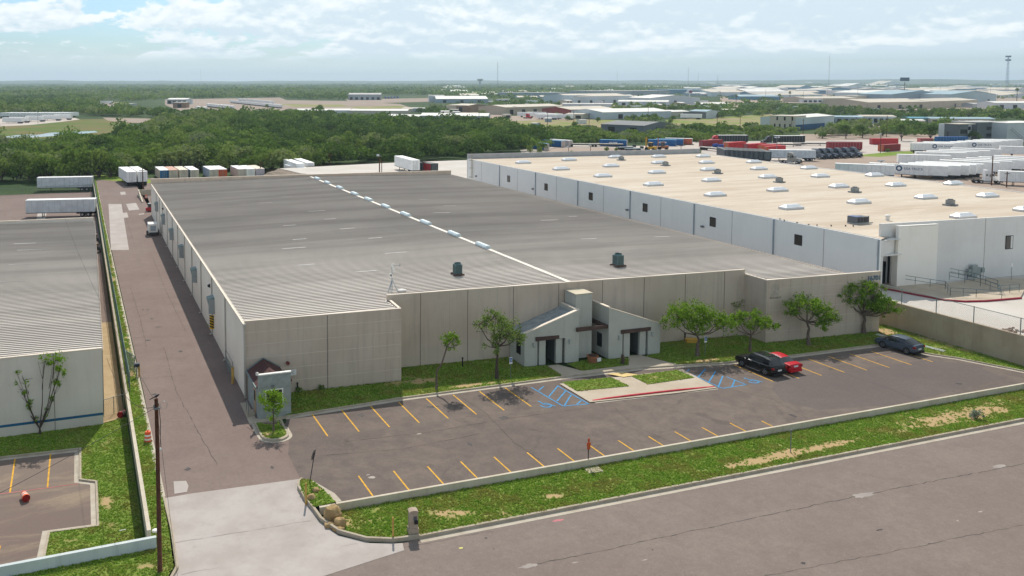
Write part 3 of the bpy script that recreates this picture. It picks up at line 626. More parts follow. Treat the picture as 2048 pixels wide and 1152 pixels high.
# gutter, downpipes, hoods on the alley side
wx = lambda y: WX0+.05+(y-79.5)*(WX1-WX0)/118.5
m = MB(); m.hexa([(wx(79.6)-.14, 79.6), (wx(79.6)+.02, 79.6), (wx(197.5)+.02, 197.5), (wx(197.5)-.14, 197.5)], 6.86, 7.02); m.build('gutter', CAP, WH)
DP = M('downpipe_paint', S(182,178,168), .6, var=.1)
for q in ((454,605),(425.8,565),(403,530),(384,502),(368.5,477.5),(354,457),(342.7,437),(331.8,423),(322,406),(316,395),(309,383)):
    y, z = YX(q[0], q[1], 14.2); m = MB(); x = wx(y)-.09; m.box(x-.06, x+.06, y-.07, y+.07, .25, 6.86); m.bar((x, y, .25), (x-.3, y, .08), .13); m.build('downpipe', DP, WH)
m = MB(); m.box(13.86, 13.98, 79.2, 79.36, .1, 7.0); m.box(13.82, 14.06, 79.1, 79.42, 6.85, 7.12); m.build('downpipe', DP, WH)
for q in ((423.5,606),(387.7,547),(361,500),(340.4,466),(323,436.5),(309,411.6)):
    y, z = YX(q[0], q[1], 13.9); x = wx(y); m = MB(); z = max(3.6, min(5.2, z)); z -= .15
    pr = [(0, -.95), (-.32, -.95), (-.72, .55), (-.72, .8), (0, .95)]
    m.add([(x+a, y-.75, z+b) for a, b in pr]+[(x+a, y+.75, z+b) for a, b in pr], [(0,1,2,3,4), (9,8,7,6,5)]+[(i, 5+i, 5+(i+1)%5, (i+1)%5) for i in range(5)])
    o = m.build('vent_hood', HOOD, WH); mm = MB(); mm.box(x-.70, x-.05, y-.79, y-.752, z-.9, z+.75); mm.build('side_trim', GALV, o)
for q in ((417,572),(321,418)):
    y, z = YX(q[0], q[1], 13.95); x = wx(y); m = MB(); m.hexa([(x, y-.2), (x, y+.2), (x-.3, y+.2), (x-.3, y-.2)], [z-.2, z-.2, z-.05, z-.05], [z+.25, z+.25, z+.1, z+.1]); m.build('wall_light', BLACK, WH)
y, z = YX(423.5, 643.7, 13.9); x = wx(y); SG = thing('striped_sign', 'black and yellow striped clearance board fixed to the alley wall under a vent hood', 'sign', (x-.22, y-.15, z)); m = MB(); m.box(-.03, .03, -.28, .28, -.8, .8); SGb = m.build('board', M('sign_yellow', S(236,190,40), .5, var=.05), SG)
m = MB()
for k in range(5):
    zz = -.72+k*.31
    m.add([(-.28, -.034, zz), (-.28, -.034, zz+.15), (.28, -.034, zz+.36), (.28, -.034, zz+.21)], [(0,1,2,3)]); m.add([(.28, .034, zz), (.28, .034, zz+.15), (-.28, .034, zz+.36), (-.28, .034, zz+.21)], [(0,1,2,3)])
    m.add([(-.034, -.28, zz), (-.034, -.28, zz+.15), (-.034, .28, zz+.36), (-.034, .28, zz+.21)], [(0,1,2,3)])
m.build('stripes', BLACK, SG)
SG.rotation_euler = (0, 0, 0)
m = MB(); m.box(-.05, .05, -.28, .28, -.8, .8)
for o in list(SG.children): o.rotation_euler = (0, 0, math.radians(70))
# number and faded sign ghosts on the front right wall
bl = M('blue_letter', S(60,110,140), .6, var=.1)
fa = math.atan2(Fp[1]-E_[1], Fp[0]-E_[0])
pz = ZY(1749.5, 556, 75.2); px = E_[0] + (1749.5-1535)/(1758-1535)*(Fp[0]-E_[0])
lettering('16701', .82, bl, WH, (87.05, 75.1, pz), (math.pi/2, 0, fa), 'house_number', .02)
gh = M('sign_ghost', S(150,142,130), .95, var=.15); gp = M('sign_ghost_pale', S(184,172,156), .95, var=.15, scale=2)
m = MB(); ea = Vector((Fp[0]-E_[0], Fp[1]-E_[1])).normalized(); en = Vector((ea.y, -ea.x))
pts = [(.55, 5.4), (1.65, 5.4), (1.65, 6.3)] + [(1.1+.55*math.cos(t*math.pi/8), 6.3+.5*math.sin(t*math.pi/8)) for t in range(1, 8)] + [(.55, 6.3)]
m.face(*[(E_[0]+ea.x*u+en.x*.02, E_[1]+ea.y*u+en.y*.02, z) for u, z in pts]); m.build('sign_ghost', gp, WH)
for k in range(8):
    m = MB(); m.hexa(onwall(E_, Fp, .5+k*.2, 0, 0, random.uniform(.07, .15), .022), 5.0+random.uniform(0, .08), 5.28+random.uniform(-.06, .06)); m.build('letter_ghost', gh, WH)
# fire bells, small sign and pipes on the left bay
m = MB(); yb_ = 79.0
for q in ((575.5,726),(580,760)):
    z = ZY(q[0], q[1], 79.1); x = G(q[0], q[1], z).x; mm = MB(); mm.tube([(x, 79.15, z), (x, 78.95, z)], .17, 12); mm.build('fire_bell', M('bell_red', S(120,60,56), .6, var=.1), WH)
z = ZY(581, 745, 79.1); x = G(581, 745, z).x; m = MB(); m.box(x-.55, x+.55, 79.0, 79.12, z-.27, z+.27); o = m.build('notice_board', WHITE, WH); lettering('FDC', .42, M('dull_text', S(150,140,150), .8, var=0), o, (x, 78.99, z), (math.pi/2, 0, 0), 'lettering', .004)
for q in ((595,785),(925,733),(1370,683)):
    p = G(*q, .1); m = MB(); m.cyl((p.x, p.y+.0), .07, .05, 1.0, 8); m.cyl((p.x, p.y), .1, .9, 1.05, 8); tag(m.build('standpipe', BLACK), {595: 'short black standpipe beside the guard booth at the tan wall', 925: 'short black standpipe in the lawn behind the bare young tree', 1370: 'short black standpipe right of the right-hand porch'}[q[0]], 'pipe')
# gas meter guard by the alley
# ---------------------------------------------------------------- entrance porches
def porch(lx, rx, yl_, yr, yb_, zl, zr, dx0, dx1, wname, label):
    """front slab with sloping top from (lx,yl_) to (rx,yr); dx0..dx1 = opening"""
    P = thing('porch', None, None); P.parent = WH; P['label'] = label
    f = lambda x: yl_+(yr-yl_)*(x-lx)/(rx-lx); zt = lambda x: zl+(zr-zl)*(x-lx)/(rx-lx); T = .32; zo = 2.75
    m = MB()
    for a, b in ((lx, dx0), (dx1, rx)): m.hexa([(a, f(a)), (b, f(b)), (b, f(b)+T), (a, f(a)+T)], .08, [zt(a), zt(b), zt(b), zt(a)])
    m.hexa([(dx0, f(dx0)), (dx1, f(dx1)), (dx1, f(dx1)+T), (dx0, f(dx0)+T)], zo, [zt(dx0), zt(dx1), zt(dx1), zt(dx0)]); m.build('front_wall', PORCH, P)
    hi, lo = (rx, lx) if zr > zl else (lx, rx); s = 1 if hi > lo else -1
    zh, zw = max(zl, zr), min(zl, zr)
    m = MB(); m.hexa([(lo, f(lo)+T), (lo+s*.25, f(lo)+T), (lo+s*.25, yb_), (lo, yb_)], .08, zw-.2); m.build('side_wall', PORCH, P)
    m = MB(); m.hexa([(hi, f(hi)+T), (hi-s*.3, f(hi)+T), (hi-s*.3, yb_), (hi, yb_)], .08, zh-.02); m.build('side_wall', PORCH, P)
    a, b = lo+s*.0, hi-s*.3; sz = lambda x: zt(x)-.28
    m = MB(); m.face((a, f(a)+T, sz(a)), (b, f(b)+T, sz(b)), (b, yb_, sz(b)), (a, yb_, sz(a)))
    m.face((a, f(a)+T, sz(a)-.1), (b, f(b)+T, sz(b)-.1), (b, yb_, sz(b)-.1), (a, yb_, sz(a)-.1)); m.build('roof', M('porch_shingle', S(150,156,156), .85, var=.2, scale=2), P)
    m = MB(); m.hexa([(lx-.03, f(lx)-.04), (rx+.03, f(rx)-.04), (rx+.03, f(rx)+T+.04), (lx-.03, f(lx)+T+.04)], [zt(lx)+.003, zt(rx)+.003, zt(rx)+.003, zt(lx)+.003], [zt(lx)+.09, zt(rx)+.09, zt(rx)+.09, zt(lx)+.09]); m.build('parapet_cap', CAP, P)
    m = MB(); m.hexa([(hi+s*.03, f(hi)+T+.05), (hi-s*.34, f(hi)+T+.05), (hi-s*.34, yb_), (hi+s*.03, yb_)], zh-.017, zh+.07); m.build('parapet_cap', CAP, P)
    # recessed doorway: two slabs, dark opening with glass door
    w_ = dx1-dx0; g = .2; sl_ = (w_-1.25-2*g)/2; y_ = f((dx0+dx1)/2)+.12
    for x in (dx0+g, dx1-g-sl_):
        m = MB(); m.box(x, x+sl_, y_, y_+.3, .08, zo); m.build('door_pier', PORCH, P)
    for x in (dx0, dx1-g):
        m = MB(); m.box(x, x+g, y_+.3, y_+.5, .08, zo); m.build('slot', M('slot_shade', S(70,76,76), .9, var=.1), P)  # groove backs coloured dark for the shade inside the slots
    m = MB(); xa = dx0+g+sl_; xb = dx1-g-sl_; m.box(xa-.1, xa, y_+.3, y_+2.0, .08, zo); m.box(xb, xb+.1, y_+.3, y_+2.0, .08, zo); m.box(xa, xb, y_+.31, y_+2.0, zo-.1, zo); m.build('vestibule', M('vestibule_shade', S(96,100,98), .9, var=.1), P)  # vestibule coloured darker than the stucco for its interior shade
    m = MB(); m.box(xa, xb, y_+1.9, y_+1.96, .1, 2.65); d = m.build('door', GLASS, P); m = MB(); m.box(xa+.02, xa+.1, y_+1.85, y_+1.9, .12, 2.6); m.box(xb-.1, xb-.02, y_+1.85, y_+1.9, .12, 2.6); m.box(xa+.1, xb-.1, y_+1.85, y_+1.9, 2.1, 2.2); m.build('frame', BLACK, d)
    m = MB(); m.box(dx0-.25, dx1+.25, f(dx0)-.2, f(dx0)-.003, zo-.02, zo+.36); m.build('lintel_beam', BEAM, P)
    for x in (dx0-.55, dx1+.35):
        m = MB(); m.box(x, x+.16, f(x)-.22, f(x)-.003, 2.25, 2.55); m.blob((x+.08, f(x)-.14, 2.18), (.1, .1, .12), 8, 5); m.build('wall_lamp', M('lamp_grey', S(170,175,170), .5, var=.05), P)
    return P
yw = 81.3
zl1, zr1 = ZY(1048, 669, 78.15), ZY(1157.5, 620, 77.65)
p1 = porch(42.6, 48.75, 78.15, 77.65, 81.35, zl1, zr1, 44.05, 47.2, '', 'porch with roof rising towards the square tower')
zl2, zr2 = ZY(1221, 616, 77.25), ZY(1320.5, 648, 77.05)
p2 = porch(52.15, 58.55, 77.25, 77.05, 80.75, zl2, zr2, 53.85, 57.05, '', 'porch with roof falling away from the square tower')
def slitwin(x, y0, y1, z0, z1, par, out):
    m = MB(); m.box(min(x, x+out*.05), max(x, x+out*.05), y0, y1, z0, z1); wi = m.build('window', GLASS, par); m = MB()
    for k in range(5): m.box(min(x+out*.06, x+out*.09), max(x+out*.06, x+out*.09), y0+.1+(y1-y0-.2)*k/4-.015, y0+.1+(y1-y0-.2)*k/4+.015, z0+.05, z1-.05)
    m.build('grille', BLACK, wi)
slitwin(52.15, 78.5, 79.4, 1.0, 2.5, p2, -1)
slitwin(42.6, 78.95, 79.85, 1.1, 2.6, p1, -1)
m = MB(); m.tube([(42.62, 79.4, 2.6), (42.54, 79.4, 2.6)], .45, 12); m.build('arch', GLASS, p1)
TW = thing('entrance_tower', None, None); TW.parent = WH
zt_ = ZY(1155, 589.5, 78.65); m = MB(); m.box(48.95, 50.95, 78.65, 80.9, .08, zt_); m.build('shaft', PORCH, TW); m = MB(); m.box(48.9, 51.0, 78.6, 80.95, zt_+.003, zt_+.08); m.build('cap', M('tower_cap', S(196,186,164), .85, var=.15), TW)
for y, x0, x1, zz in ((77.35, 48.35, 52.95, ZY(1152, 664, 77.4)),):
    m = MB(); m.box(x0, x1, y, y+.22, zz, zz+.4); m.build('pergola_beam', BEAM, WH)
m = MB(); m.box(51.75, 52.0, 77.58, 80.9, zz+.02, zz+.42); m.build('pergola_beam', BEAM, WH)
# ---------------------------------------------------------------- guard booth at the left corner
GB = thing('guard_booth', 'small grey-green guard booth with red shingle roof against the left front corner', 'booth', (0, 0, 0))
gx0, gx1, gy0, gy1 = 14.15, 17.05, 73.95, 79.0
zf = ZY(508, 752.8, 73.95); zf2 = ZY(570.6, 746, 73.95); zf = (zf+zf2)/2
GBM = M('booth_stucco', S(150,156,152), .85, var=.12, scale=2)
m = MB(); m.box(gx0, gx1, gy0, gy0+.22, .02, zf); m.build('front_wall', GBM, GB); m = MB(); m.box(gx0-.04, gx1+.04, gy0-.05, gy0+.27, zf+.003, zf+.1); m.build('parapet_cap', WHITE, GB)
m = MB(); m.box(gx0, gx0+.2, gy0+.22, gy1, .02, 2.75); m.build('side_wall', GBM, GB); m = MB(); m.box(gx1-.2, gx1, gy0+.22, gy1, .02, 2.75); m.build('side_wall', GBM, GB)
mx_ = (gx0+gx1)/2; m = MB()
rf = M('red_shingle', S(86,58,56), .9, var=.25, scale=3, fine=14)
zr_ = 3.75
for a, b in (((gx0-.15, 2.72), (mx_, zr_)), ((gx1+.15, 2.72), (mx_, zr_))):
    m.face((a[0], gy0+.23, a[1]), (a[0], gy1, a[1]), (b[0], gy1, b[1]), (b[0], gy0+.23+.9, b[1]))
m.face((gx0-.15, gy0+.23, 2.72), (mx_, gy0+1.13, zr_), (gx1+.15, gy0+.23, 2.72)); o = m.build('roof', rf, GB)
m = MB(); m.bar((gx0-.15, gy1-.02, 2.75), (mx_, gy1-.02, zr_+.03), .1, .12); m.bar((gx1+.15, gy1-.02, 2.75), (mx_, gy1-.02, zr_+.03), .1, .12); m.bar((gx0-.15, gy0+.3, 2.72), (gx0-.15, gy1-.1, 2.72), .1, .12); m.build('roof_trim', M('booth_trim', S(120,136,136), .7, var=.1), GB)
m = MB(); wx0, wx1, wz0, wz1 = 14.85, 16.25, 1.25, 2.45
m.box(wx0, wx1, gy0-.03, gy0-.003, wz0, wz1); o = m.build('window', GLASS, GB); m = MB()
for q in ((wx0-.1, wx0, wz0-.1, wz1+.1), (wx1, wx1+.1, wz0-.1, wz1+.1), (wx0, wx1, wz1, wz1+.1), (wx0, wx1, wz0-.1, wz0)): m.box(q[0], q[1], gy0-.05, gy0-.003, q[2], q[3])
m.build('frame', WHITE, o)
m = MB(); m.box(gx0-.03, gx0-.003, 75.0, 75.95, .1, 2.3); o = m.build('door', M('booth_door', S(176,150,120), .6, var=.1), GB); m = MB(); m.box(gx0-.06, gx0-.031, 75.2, 75.75, 1.2, 2.1); m.build('pane', GLASS, o)
m = MB(); m.box(gx0-.75, gx0-.1, 74.9, 75.9, .02, .22); m.build('step', GM['kerb'], GB)
m = MB(); m.bar((gx0-.7, 74.9, .2), (gx0-.7, 74.9, 1.1), .05); m.bar((gx0-.7, 74.9, 1.1), (gx0-.7, 75.9, 1.1), .05); m.bar((gx0-.7, 75.9, .2), (gx0-.7, 75.9, 1.1), .05); m.build('handrail', STEEL, GB)
m = MB(); m.box(gx0-.2, gx0+.02, gy0-.12, gy0+.1, zf+.1, zf+.3); m.tube([(gx0-.1, gy0, zf+.3), (gx0-.2, gy0-.25, zf+.4)], .06, 8); m.build('camera', WHITE, GB)
m = MB(); m.box(mx_-.25, mx_-.05, gy0-.15, gy0-.003, 2.7, 2.92); m.build('wall_lamp', STEEL, GB)
# ---------------------------------------------------------------- left warehouse (lower lot)
LW = thing('warehouse', 'pale grey warehouse with blue base stripe and ribbed roof across the alley', 'warehouse', (0, 0, 0))
lw = wallmat('grey_panel', S(214,205,192), S(221,213,201), S(192,185,174), .3)
c0 = G(207, 850, ZL); c1 = G(0, 877, ZL); bz = ZY(207, 694, c0.y)-.15; X1L = c0.x; ang = (c1.y-c0.y)/(c1.x-c0.x)
fy = lambda x: c0.y+ang*(x-X1L); fb = G(188, 437, bz+.4); YE = fb.y; XE = fb.x
m = MB(); m.wall((-60, fy(-60)), (X1L, c0.y), .2, ZL-.1, bz); m.build('front_wall', lw, LW)
m = MB(); m.hexa(onwall((-60, fy(-60)), (X1L, c0.y), 30+X1L/2, 0, 0, 60+X1L-.02, .012), ZL+.95, ZL+1.18); m.build('blue_stripe', M('blue_stripe', S(36,96,132), .6, var=.1), LW)
m = MB()
for s in (X1L+60-4.1, X1L+60-13.2): m.hexa(onwall((-60, fy(-60)), (X1L, c0.y), s, 0, 0, .05, .018), ZL, bz-.02)
m.build('panel_joint', JOINT, LW)
m = MB(); m.wall((X1L, c0.y+.22), (XE, YE), .2, ZL-.1, bz-.2); m.build('side_wall', lw, LW)
m = MB(); m.wall((-60, fy(-60)-.03), (X1L+.03, c0.y-.03), .3, bz+.003, bz+.09); m.build('parapet_cap', CAP, LW)
zL = lambda x: bz-.1+min(1.1, .0165*(X1L-x)); yE = lambda x: YE+(-.06)*(x-XE)
m = MB(); m.face((X1L, c0.y+.2, zL(X1L)), (XE, YE, zL(XE)), (-60, yE(-60), zL(-60)), (-60, fy(-60)+.2, zL(-60))); m.build('roof_slope', RMET, LW)
m = MB(); y0 = c0.y+.5
while y0 < YE-.3:
    k = (y0-c0.y)/(YE-c0.y); xa = X1L+(XE-X1L)*k+.12; xb = -60; sl = ang+(-.06-ang)*k
    ya, yb_, za, zb = y0, y0+sl*(xb-xa), zL(xa), zL(xb); a, b, h = .085, .04, .08
    m.add([(xb, yb_-a, zb), (xb, yb_-b, zb+h), (xb, yb_+b, zb+h), (xb, yb_+a, zb), (xa, ya-a, za), (xa, ya-b, za+h), (xa, ya+b, za+h), (xa, ya+a, za)], [(0,4,5,1), (1,5,6,2), (2,6,7,3), (0,1,2,3), (7,6,5,4)]); y0 += .61
o = m.build('roof_rib', RRIB, LW); o['kind'] = 'stuff'
m = MB(); m.wall((-60, yE(-60)), (XE-.1, YE), .25, ZL, bz+.55); m.build('back_parapet', lw, LW); m = MB(); m.wall((-60, yE(-60)-.04), (XE-.1, YE-.04), .34, bz+.553, bz+.63); m.build('parapet_cap', CAP, LW)
m = MB(); m.hexa([(X1L-.02, c0.y+.3), (X1L+.14, c0.y+.3), (XE+.14, YE), (XE-.02, YE)], bz-.28, bz-.12); m.build('gutter', CAP, LW)
for y in (c0.y+3.2, c0.y+12, c0.y+22, c0.y+34, c0.y+48):
    m = MB(); x = X1L+(XE-X1L)*(y-c0.y)/(YE-c0.y)+.08; m.box(x-.05, x+.05, y-.06, y+.06, ZL+.1, bz-.25); m.build('downpipe', DP, LW)
for q in ((50,485,3),(58,525,5),(25,560,3),(65,497,4)):
    p = G(q[0], q[1], bz+.2); m = MB(); m.face(*[(p.x+a, p.y+b, zL(p.x+a)+.03) for a, b in ((-q[2]/2, -.2), (q[2]/2, -.2), (q[2]/2, .2), (-q[2]/2, .2))]); m.build('skylight_strip', PAN, LW)
# lower lot surfaces
gl = lambda *a: [(G(x, y, ZL).x, G(x, y, ZL).y) for x, y in a]
poly([(3.4, 100), (3.4, 262), (-90, 262), (-90, 100)], ZL, 'lower_yard', GM['alley'])
ql = gl((240,838),(212,838),(193,530),(213,520)); poly([(3.35, c0.y+1.2), (X1L-.05, c0.y+.5), (X1L-.05, 118), (3.35, 118)], ZL+.01, 'sand_strip', GM['soil'])
kp = gl((158,900),(158,962),(190,966),(193,1053),(95,1066),(80,1110)); lotP = [kp[0], kp[1], kp[2], kp[3], kp[4], (kp[5][0], 57.35), (-30, 57.35), (-30, kp[0][1]+1.8), ]
poly(lotP, ZL+.005, 'parking_lot', GM['leftlot'])
kline = [(-30, kp[0][1]+1.8), kp[0], kp[1], kp[2], kp[3], kp[4], (kp[5][0], 57.4)]
kl = offs(kline, .02); kerb(kl, ZL, .14, .17, .38)
lw_in = [(-30, kp[0][1]+2.0)] + [p for p in offs(kl, .17)][1:]
lawn(lw_in[:1]+lw_in[1:] + [(3.5, 57.45), (3.5, c0.y+1.0), (X1L, c0.y), (-30, fy(-30))], ZL+.1, [(kp[2][0]+.7, 66.5, .5, 2.5, .5), (kp[4][0]+1.5, 58.3, 2, .6, .45)], 55, .09)
strip(gl((30,918))[0], gl((20,985))[0], .12, YEL, ZL+.015); strip(gl((101,908))[0], gl((95,975))[0], .12, YEL, ZL+.015); strip(gl((0,1092))[0], gl((-4,1108))[0], .12, YEL, ZL+.015)
strip(gl((0,988))[0], gl((157,968))[0], .1, M('faded_red_paint', S(184,110,108), .85, var=.25), ZL+.014)
# ---------------------------------------------------------------- walls
BLK = wallmat('block_wall', S(196,184,164), S(206,196,178), S(150,138,122), .4, .8)
m = MB(); m.box(3.52, 3.78, 56.9, 84.0, ZL-.1, .42); m.build('lw', BLK); o = bpy.data.objects['lw']; o.name = 'retaining_wall'; tag(o, 'low beige retaining wall between the left lawn and the grass strip by the alley', 'wall')
m = MB(); m.box(3.52, 3.74, 84.05, 275, ZL-.1, .25); o = m.build('retaining_wall', BLK); tag(o, 'long stained retaining wall below the mesh fence beside the alley', 'wall')
fa0 = G(311, 1075, .3); fb0 = G(0, 1134, .3)
d = (Vector(fb0)-Vector(fa0)); e = Vector(fa0)+d*6
m = MB(); m.wall((e.x, e.y), (fa0.x+.05, fa0.y), .28, ZL, .3); o = m.build('boundary_wall', wallmat('whitewashed_block', S(196,204,204), S(206,212,210), S(150,160,160), .4, .8)); tag(o, 'low whitewashed wall along the left parking lot facing the street', 'wall')
m = MB(); m.wall((15.05, 56.72), (16.2, 56.72), .24, ZV-.1, .02); m.wall((16.24, 56.68), (100, 56.72), .22, ZV-.1, .1); o = m.build('boundary_wall', BLK); tag(o, 'long low concrete wall between the parking lot and the grass verge', 'wall')
# right retaining wall
m = MB(); m.hexa([(91.4, 40), (91.75, 40), (91.2, 88), (90.85, 88)], -.7, [3.35, 3.35, 3.05, 3.05]); o = m.build('retaining_wall', wallmat('tan_retaining', S(176,158,134), S(186,170,146), S(140,126,108), .4, .5)); tag(o, 'tall tan retaining wall at the right end of the parking lot', 'wall')
# ---------------------------------------------------------------- white warehouse on its raised lot
pad = [(91.72, 30), (163.5, 30), (166, 196), (165, 268), (98, 268), (57.5, 262), (66.5, 207.5), (84.6, 203), (91.7, 150), (91.2, 88)]
m = MB(); m.hexa(pad, -.4, ZW); struct(m.build('raised_lot', GM['white_pad']))
STONE = concrete('rip_rap', S(150,134,118), S(172,156,138), (.1,.085,.07), .6, 1.5)
def slope(P, name):
    bm = bmesh.new(); bm.faces.new([bm.verts.new(p) for p in P]); bmesh.ops.triangulate(bm, faces=bm.faces[:]); bmesh.ops.subdivide_edges(bm, edges=bm.edges[:], cuts=10, use_grid_fill=True)
    for v in bm.verts: v.co.z += .35*mnoise.noise(v.co*.9)+.2*mnoise.noise(v.co*2.3)
    me = bpy.data.meshes.new(name); bm.to_mesh(me); bm.free(); me.materials.append(STONE); o = bpy.data.objects.new(name, me); COL.objects.link(o); struct(o)
slope([(66.7, 207.5, ZW+.05), (57.2, 262.2, ZW+.05), (50, 262.5, 0), (57.5, 204, 0)], 'stone_bank'); slope([(57.2, 262.2, ZW+.1), (98, 268.2, ZW+.1), (170, 269, ZW+.1), (172, 276, -.05), (96, 276, -.05), (50, 270, 0)], 'stone_bank'); slope([(66.5, 207.6, ZW+.05), (84.6, 203.1, ZW+.05), (84.5, 199, 0), (57.5, 203, 0)], 'stone_bank')
WW = thing('warehouse', 'big white warehouse with flat tan roof full of skylights behind the tan one', 'warehouse', (0, 0, 0))
wwm = wallmat('white_panel', S(240,239,236), S(244,243,240), S(224,222,218), .25); front_m = wallmat('white_stucco', S(222,219,214), S(230,227,222), S(206,200,192), .25); scr_m = wallmat('cream_stucco', S(244,238,226), S(248,243,234), S(226,218,204), .25)
def flatroof():
    t = NT('tan_membrane'); a = t.ramp(t.noise(.7, 5, .6, (.05, .35, 1)), .36, .66); b = t.ramp(t.noise(.9, 6, .65, (.12, .6, 1)), .42, .72); f = t.noise(2.2, 4, .7, (.4, 1, 1))
    c = t.mix(a, S(208,197,181), S(190,175,156)); c = t.mix(t.math('MULTIPLY', b, .6), c, S(222,213,198)); c = t.mix(t.math('MULTIPLY', f, .5), c, S(170,152,131)); return t.fin(c, .9, 0, .2)
wz = 9.5; q0 = G(1760, 480, wz); q1 = G(935, 318, wz); q2 = G(1400, 306.5, wz); q3 = G(1480, 317, wz); q4 = G(2048, 386, wz)
yf = lambda x: 82.9-.072*(x-96.9)
kx = (q4.x-q3.x)/(q4.y-q3.y); xr = lambda y: q3.x+kx*(y-q3.y); q5 = (xr(77.5), 77.5)
m = MB(); m.face((q0.x, q0.y, wz), (98.9, yf(98.9)+.3, wz), (q5[0], yf(q5[0])+.3, wz), (q3.x, q3.y, wz), (q2.x, q2.y, wz), (q1.x, q1.y, wz)); m.build('roof', flatroof(), WW)
m = MB(); m.wall((q1.x, q1.y), (q0.x, q0.y), .25, ZW-.1, wz+.08); m.build('side_wall', wwm, WW)
m = MB(); m.wall((q0.x+.25, q0.y+.3), (q1.x+.25, q1.y), .12, wz+.083, wz+.16, side=-1); m.build('roof_edge', CAP, WW)
m = MB(); pts = [(q1.x, q1.y), (q1.x+(q2.x-q1.x)*.45, q1.y+(q2.y-q1.y)*.42), (q2.x-14, q2.y+.6), (q2.x, q2.y)]
for a, b in zip(pts, pts[1:]): m.wall(a, b, .3, ZW-.1, wz+1.3)
m.build('back_parapet', M('parapet_grey', S(176,176,176), .8, var=.08), WW)
m = MB(); m.wall((q2.x, q2.y-.3), (q3.x, q3.y), .2, ZW-.1, wz+.12); m.wall((q3.x, q3.y), (q5[0], q5[1]), .2, ZW-.1, wz+.12); m.build('side_wall', wwm, WW)
ztop = 11.15
m = MB(); m.wall((98.9, yf(98.9)), (150, yf(150)), .3, ZW-.1, ztop); m.wall((96.9, yf(96.9)), (98.9, yf(98.9)), .3, 9.3, ztop); m.wall((150, yf(150)), (q5[0], yf(q5[0])), .3, ZW-.1, ztop); m.build('front_wall', front_m, WW)
m = MB(); m.wall((94.75, q0.y+.1), (99.0, yf(98.9)-.35), .3, 7.35, 9.3); m.wall((94.75, q0.y+.1), (95.5, q0.y+.13), .3, ZW, 7.35); m.build('entry_beam', front_m, WW)
m = MB(); m.box(95.5, 99.2, q0.y+.5, q0.y+2.6, 7.2, 7.34); m.face((94.9, q0.y+.4, 9.25), (99, q0.y+.4, 9.25), (99, q0.y+2.5, 9.25), (94.9, q0.y+2.5, 9.25)); m.build('entry_roof', front_m, WW)
m = MB(); m.box(95.2, 99.3, q0.y+2.6, q0.y+2.7, ZW, 7.2); m.build('entry_wall', front_m, WW)
m = MB(); m.box(96.0, 98.8, q0.y+2.5, q0.y+2.58, ZW+.1, 6.0); o = m.build('storefront', GLASS, WW); m = MB()
for x in (96.0, 96.95, 97.9, 98.75): m.box(x-.05, x+.05, q0.y+2.44, q0.y+2.5, ZW+.1, 6.0)
for z in (ZW+.15, 4.6, 5.95): m.box(96.05, 98.7, q0.y+2.45, q0.y+2.49, z-.05, z+.05)
m.build('frame', BLACK, o)
sA = G(1793, 575, ZW); sB = G(1877, 570, ZW); zs_ = ZY(1800, 452, sA.y)
m = MB(); m.wall((sA.x, sA.y), (sB.x+.2, sA.y-.35), .45, ZW, zs_-.1, zs_-.15); m.build('screen_wall', scr_m, WW); m = MB(); m.wall((sA.x-.04, sA.y-.04), (sB.x+.24, sA.y-.39), .53, zs_-.09, zs_, zs_-.05); m.build('parapet_cap', WHITE, WW)
m = MB(); m.hexa([(sA.x+.02, sA.y+.46), (sA.x+.42, sA.y+.46), (sA.x+.42, yf(99)+.0), (sA.x+.02, yf(99)+.0)], ZW, 7.3); m.build('screen_return', scr_m, WW)
def sidewin(q, w_=1.25, h_=1.35):
    y, z = YX(q[0], q[1], 94.6); f = (y-q0.y)/(q1.y-q0.y); x = q0.x+(q1.x-q0.x)*f
    m = MB(); m.box(x-.03, x-.003, y-w_/2, y+w_/2, z-h_/2, z+h_/2); o = m.build('window', GLASS, WW); m = MB(); 
    for a, b, c, d_ in ((-w_/2-.07, -w_/2, -h_/2-.07, h_/2+.07), (w_/2, w_/2+.07, -h_/2-.07, h_/2+.07), (-w_/2, w_/2, h_/2, h_/2+.07), (-w_/2, w_/2, -h_/2-.07, -h_/2)): m.box(x-.05, x-.003, y+a, y+b, z+c, z+d_)
    m.build('frame', BLACK, o)
R7 = lambda x, y: (920+x*.27344, 290+y*.27344)
for q in (R7(366,247), R7(638,307), R7(963,375), R7(1358,458), R7(1850,563), (1596, 480)): sidewin(q)
m = MB(); x = 121.9; z = ZY(2022, 485, yf(x)); x = G(2022, 485, z).x; m.box(x-.62, x+.62, yf(x)-.02, yf(x)+.05, z-.85, z+.85); o = m.build('window', GLASS, WW); m = MB()
for a, b, c, d_ in ((-.7, -.62, -.93, .93), (.62, .7, -.93, .93), (-.62, .62, .85, .93), (-.62, .62, -.93, -.85)): m.box(x+a, x+b, yf(x)-.05, yf(x)+.05, z+c, z+d_)
m.build('frame', BLACK, o)
for q in (R7(301,240), R7(562,300), R7(870,365), R7(1250,450), R7(1715,545), (1547,474), (1755,540)):
    y, z = YX(q[0], q[1], 94.6); x = q0.x+(q1.x-q0.x)*(y-q0.y)/(q1.y-q0.y); m = MB(); m.box(x-.16, x-.004, y-.09, y+.09, ZW, wz); m.build('downpipe', M('pipe_blue_grey', S(150,160,168), .6, var=.08), WW)
m = MB()
for q in (R7(168,190), R7(430,255), R7(713,310), R7(1055,385), R7(1472,460), R7(1990,570), (1646,500)):
    y, z = YX(q[0], q[1], 94.6); x = q0.x+(q1.x-q0.x)*(y-q0.y)/(q1.y-q0.y); m.box(x-.02, x-.002, y-.025, y+.025, ZW, wz)
m.build('panel_joint', JOINT, WW)
m = MB()
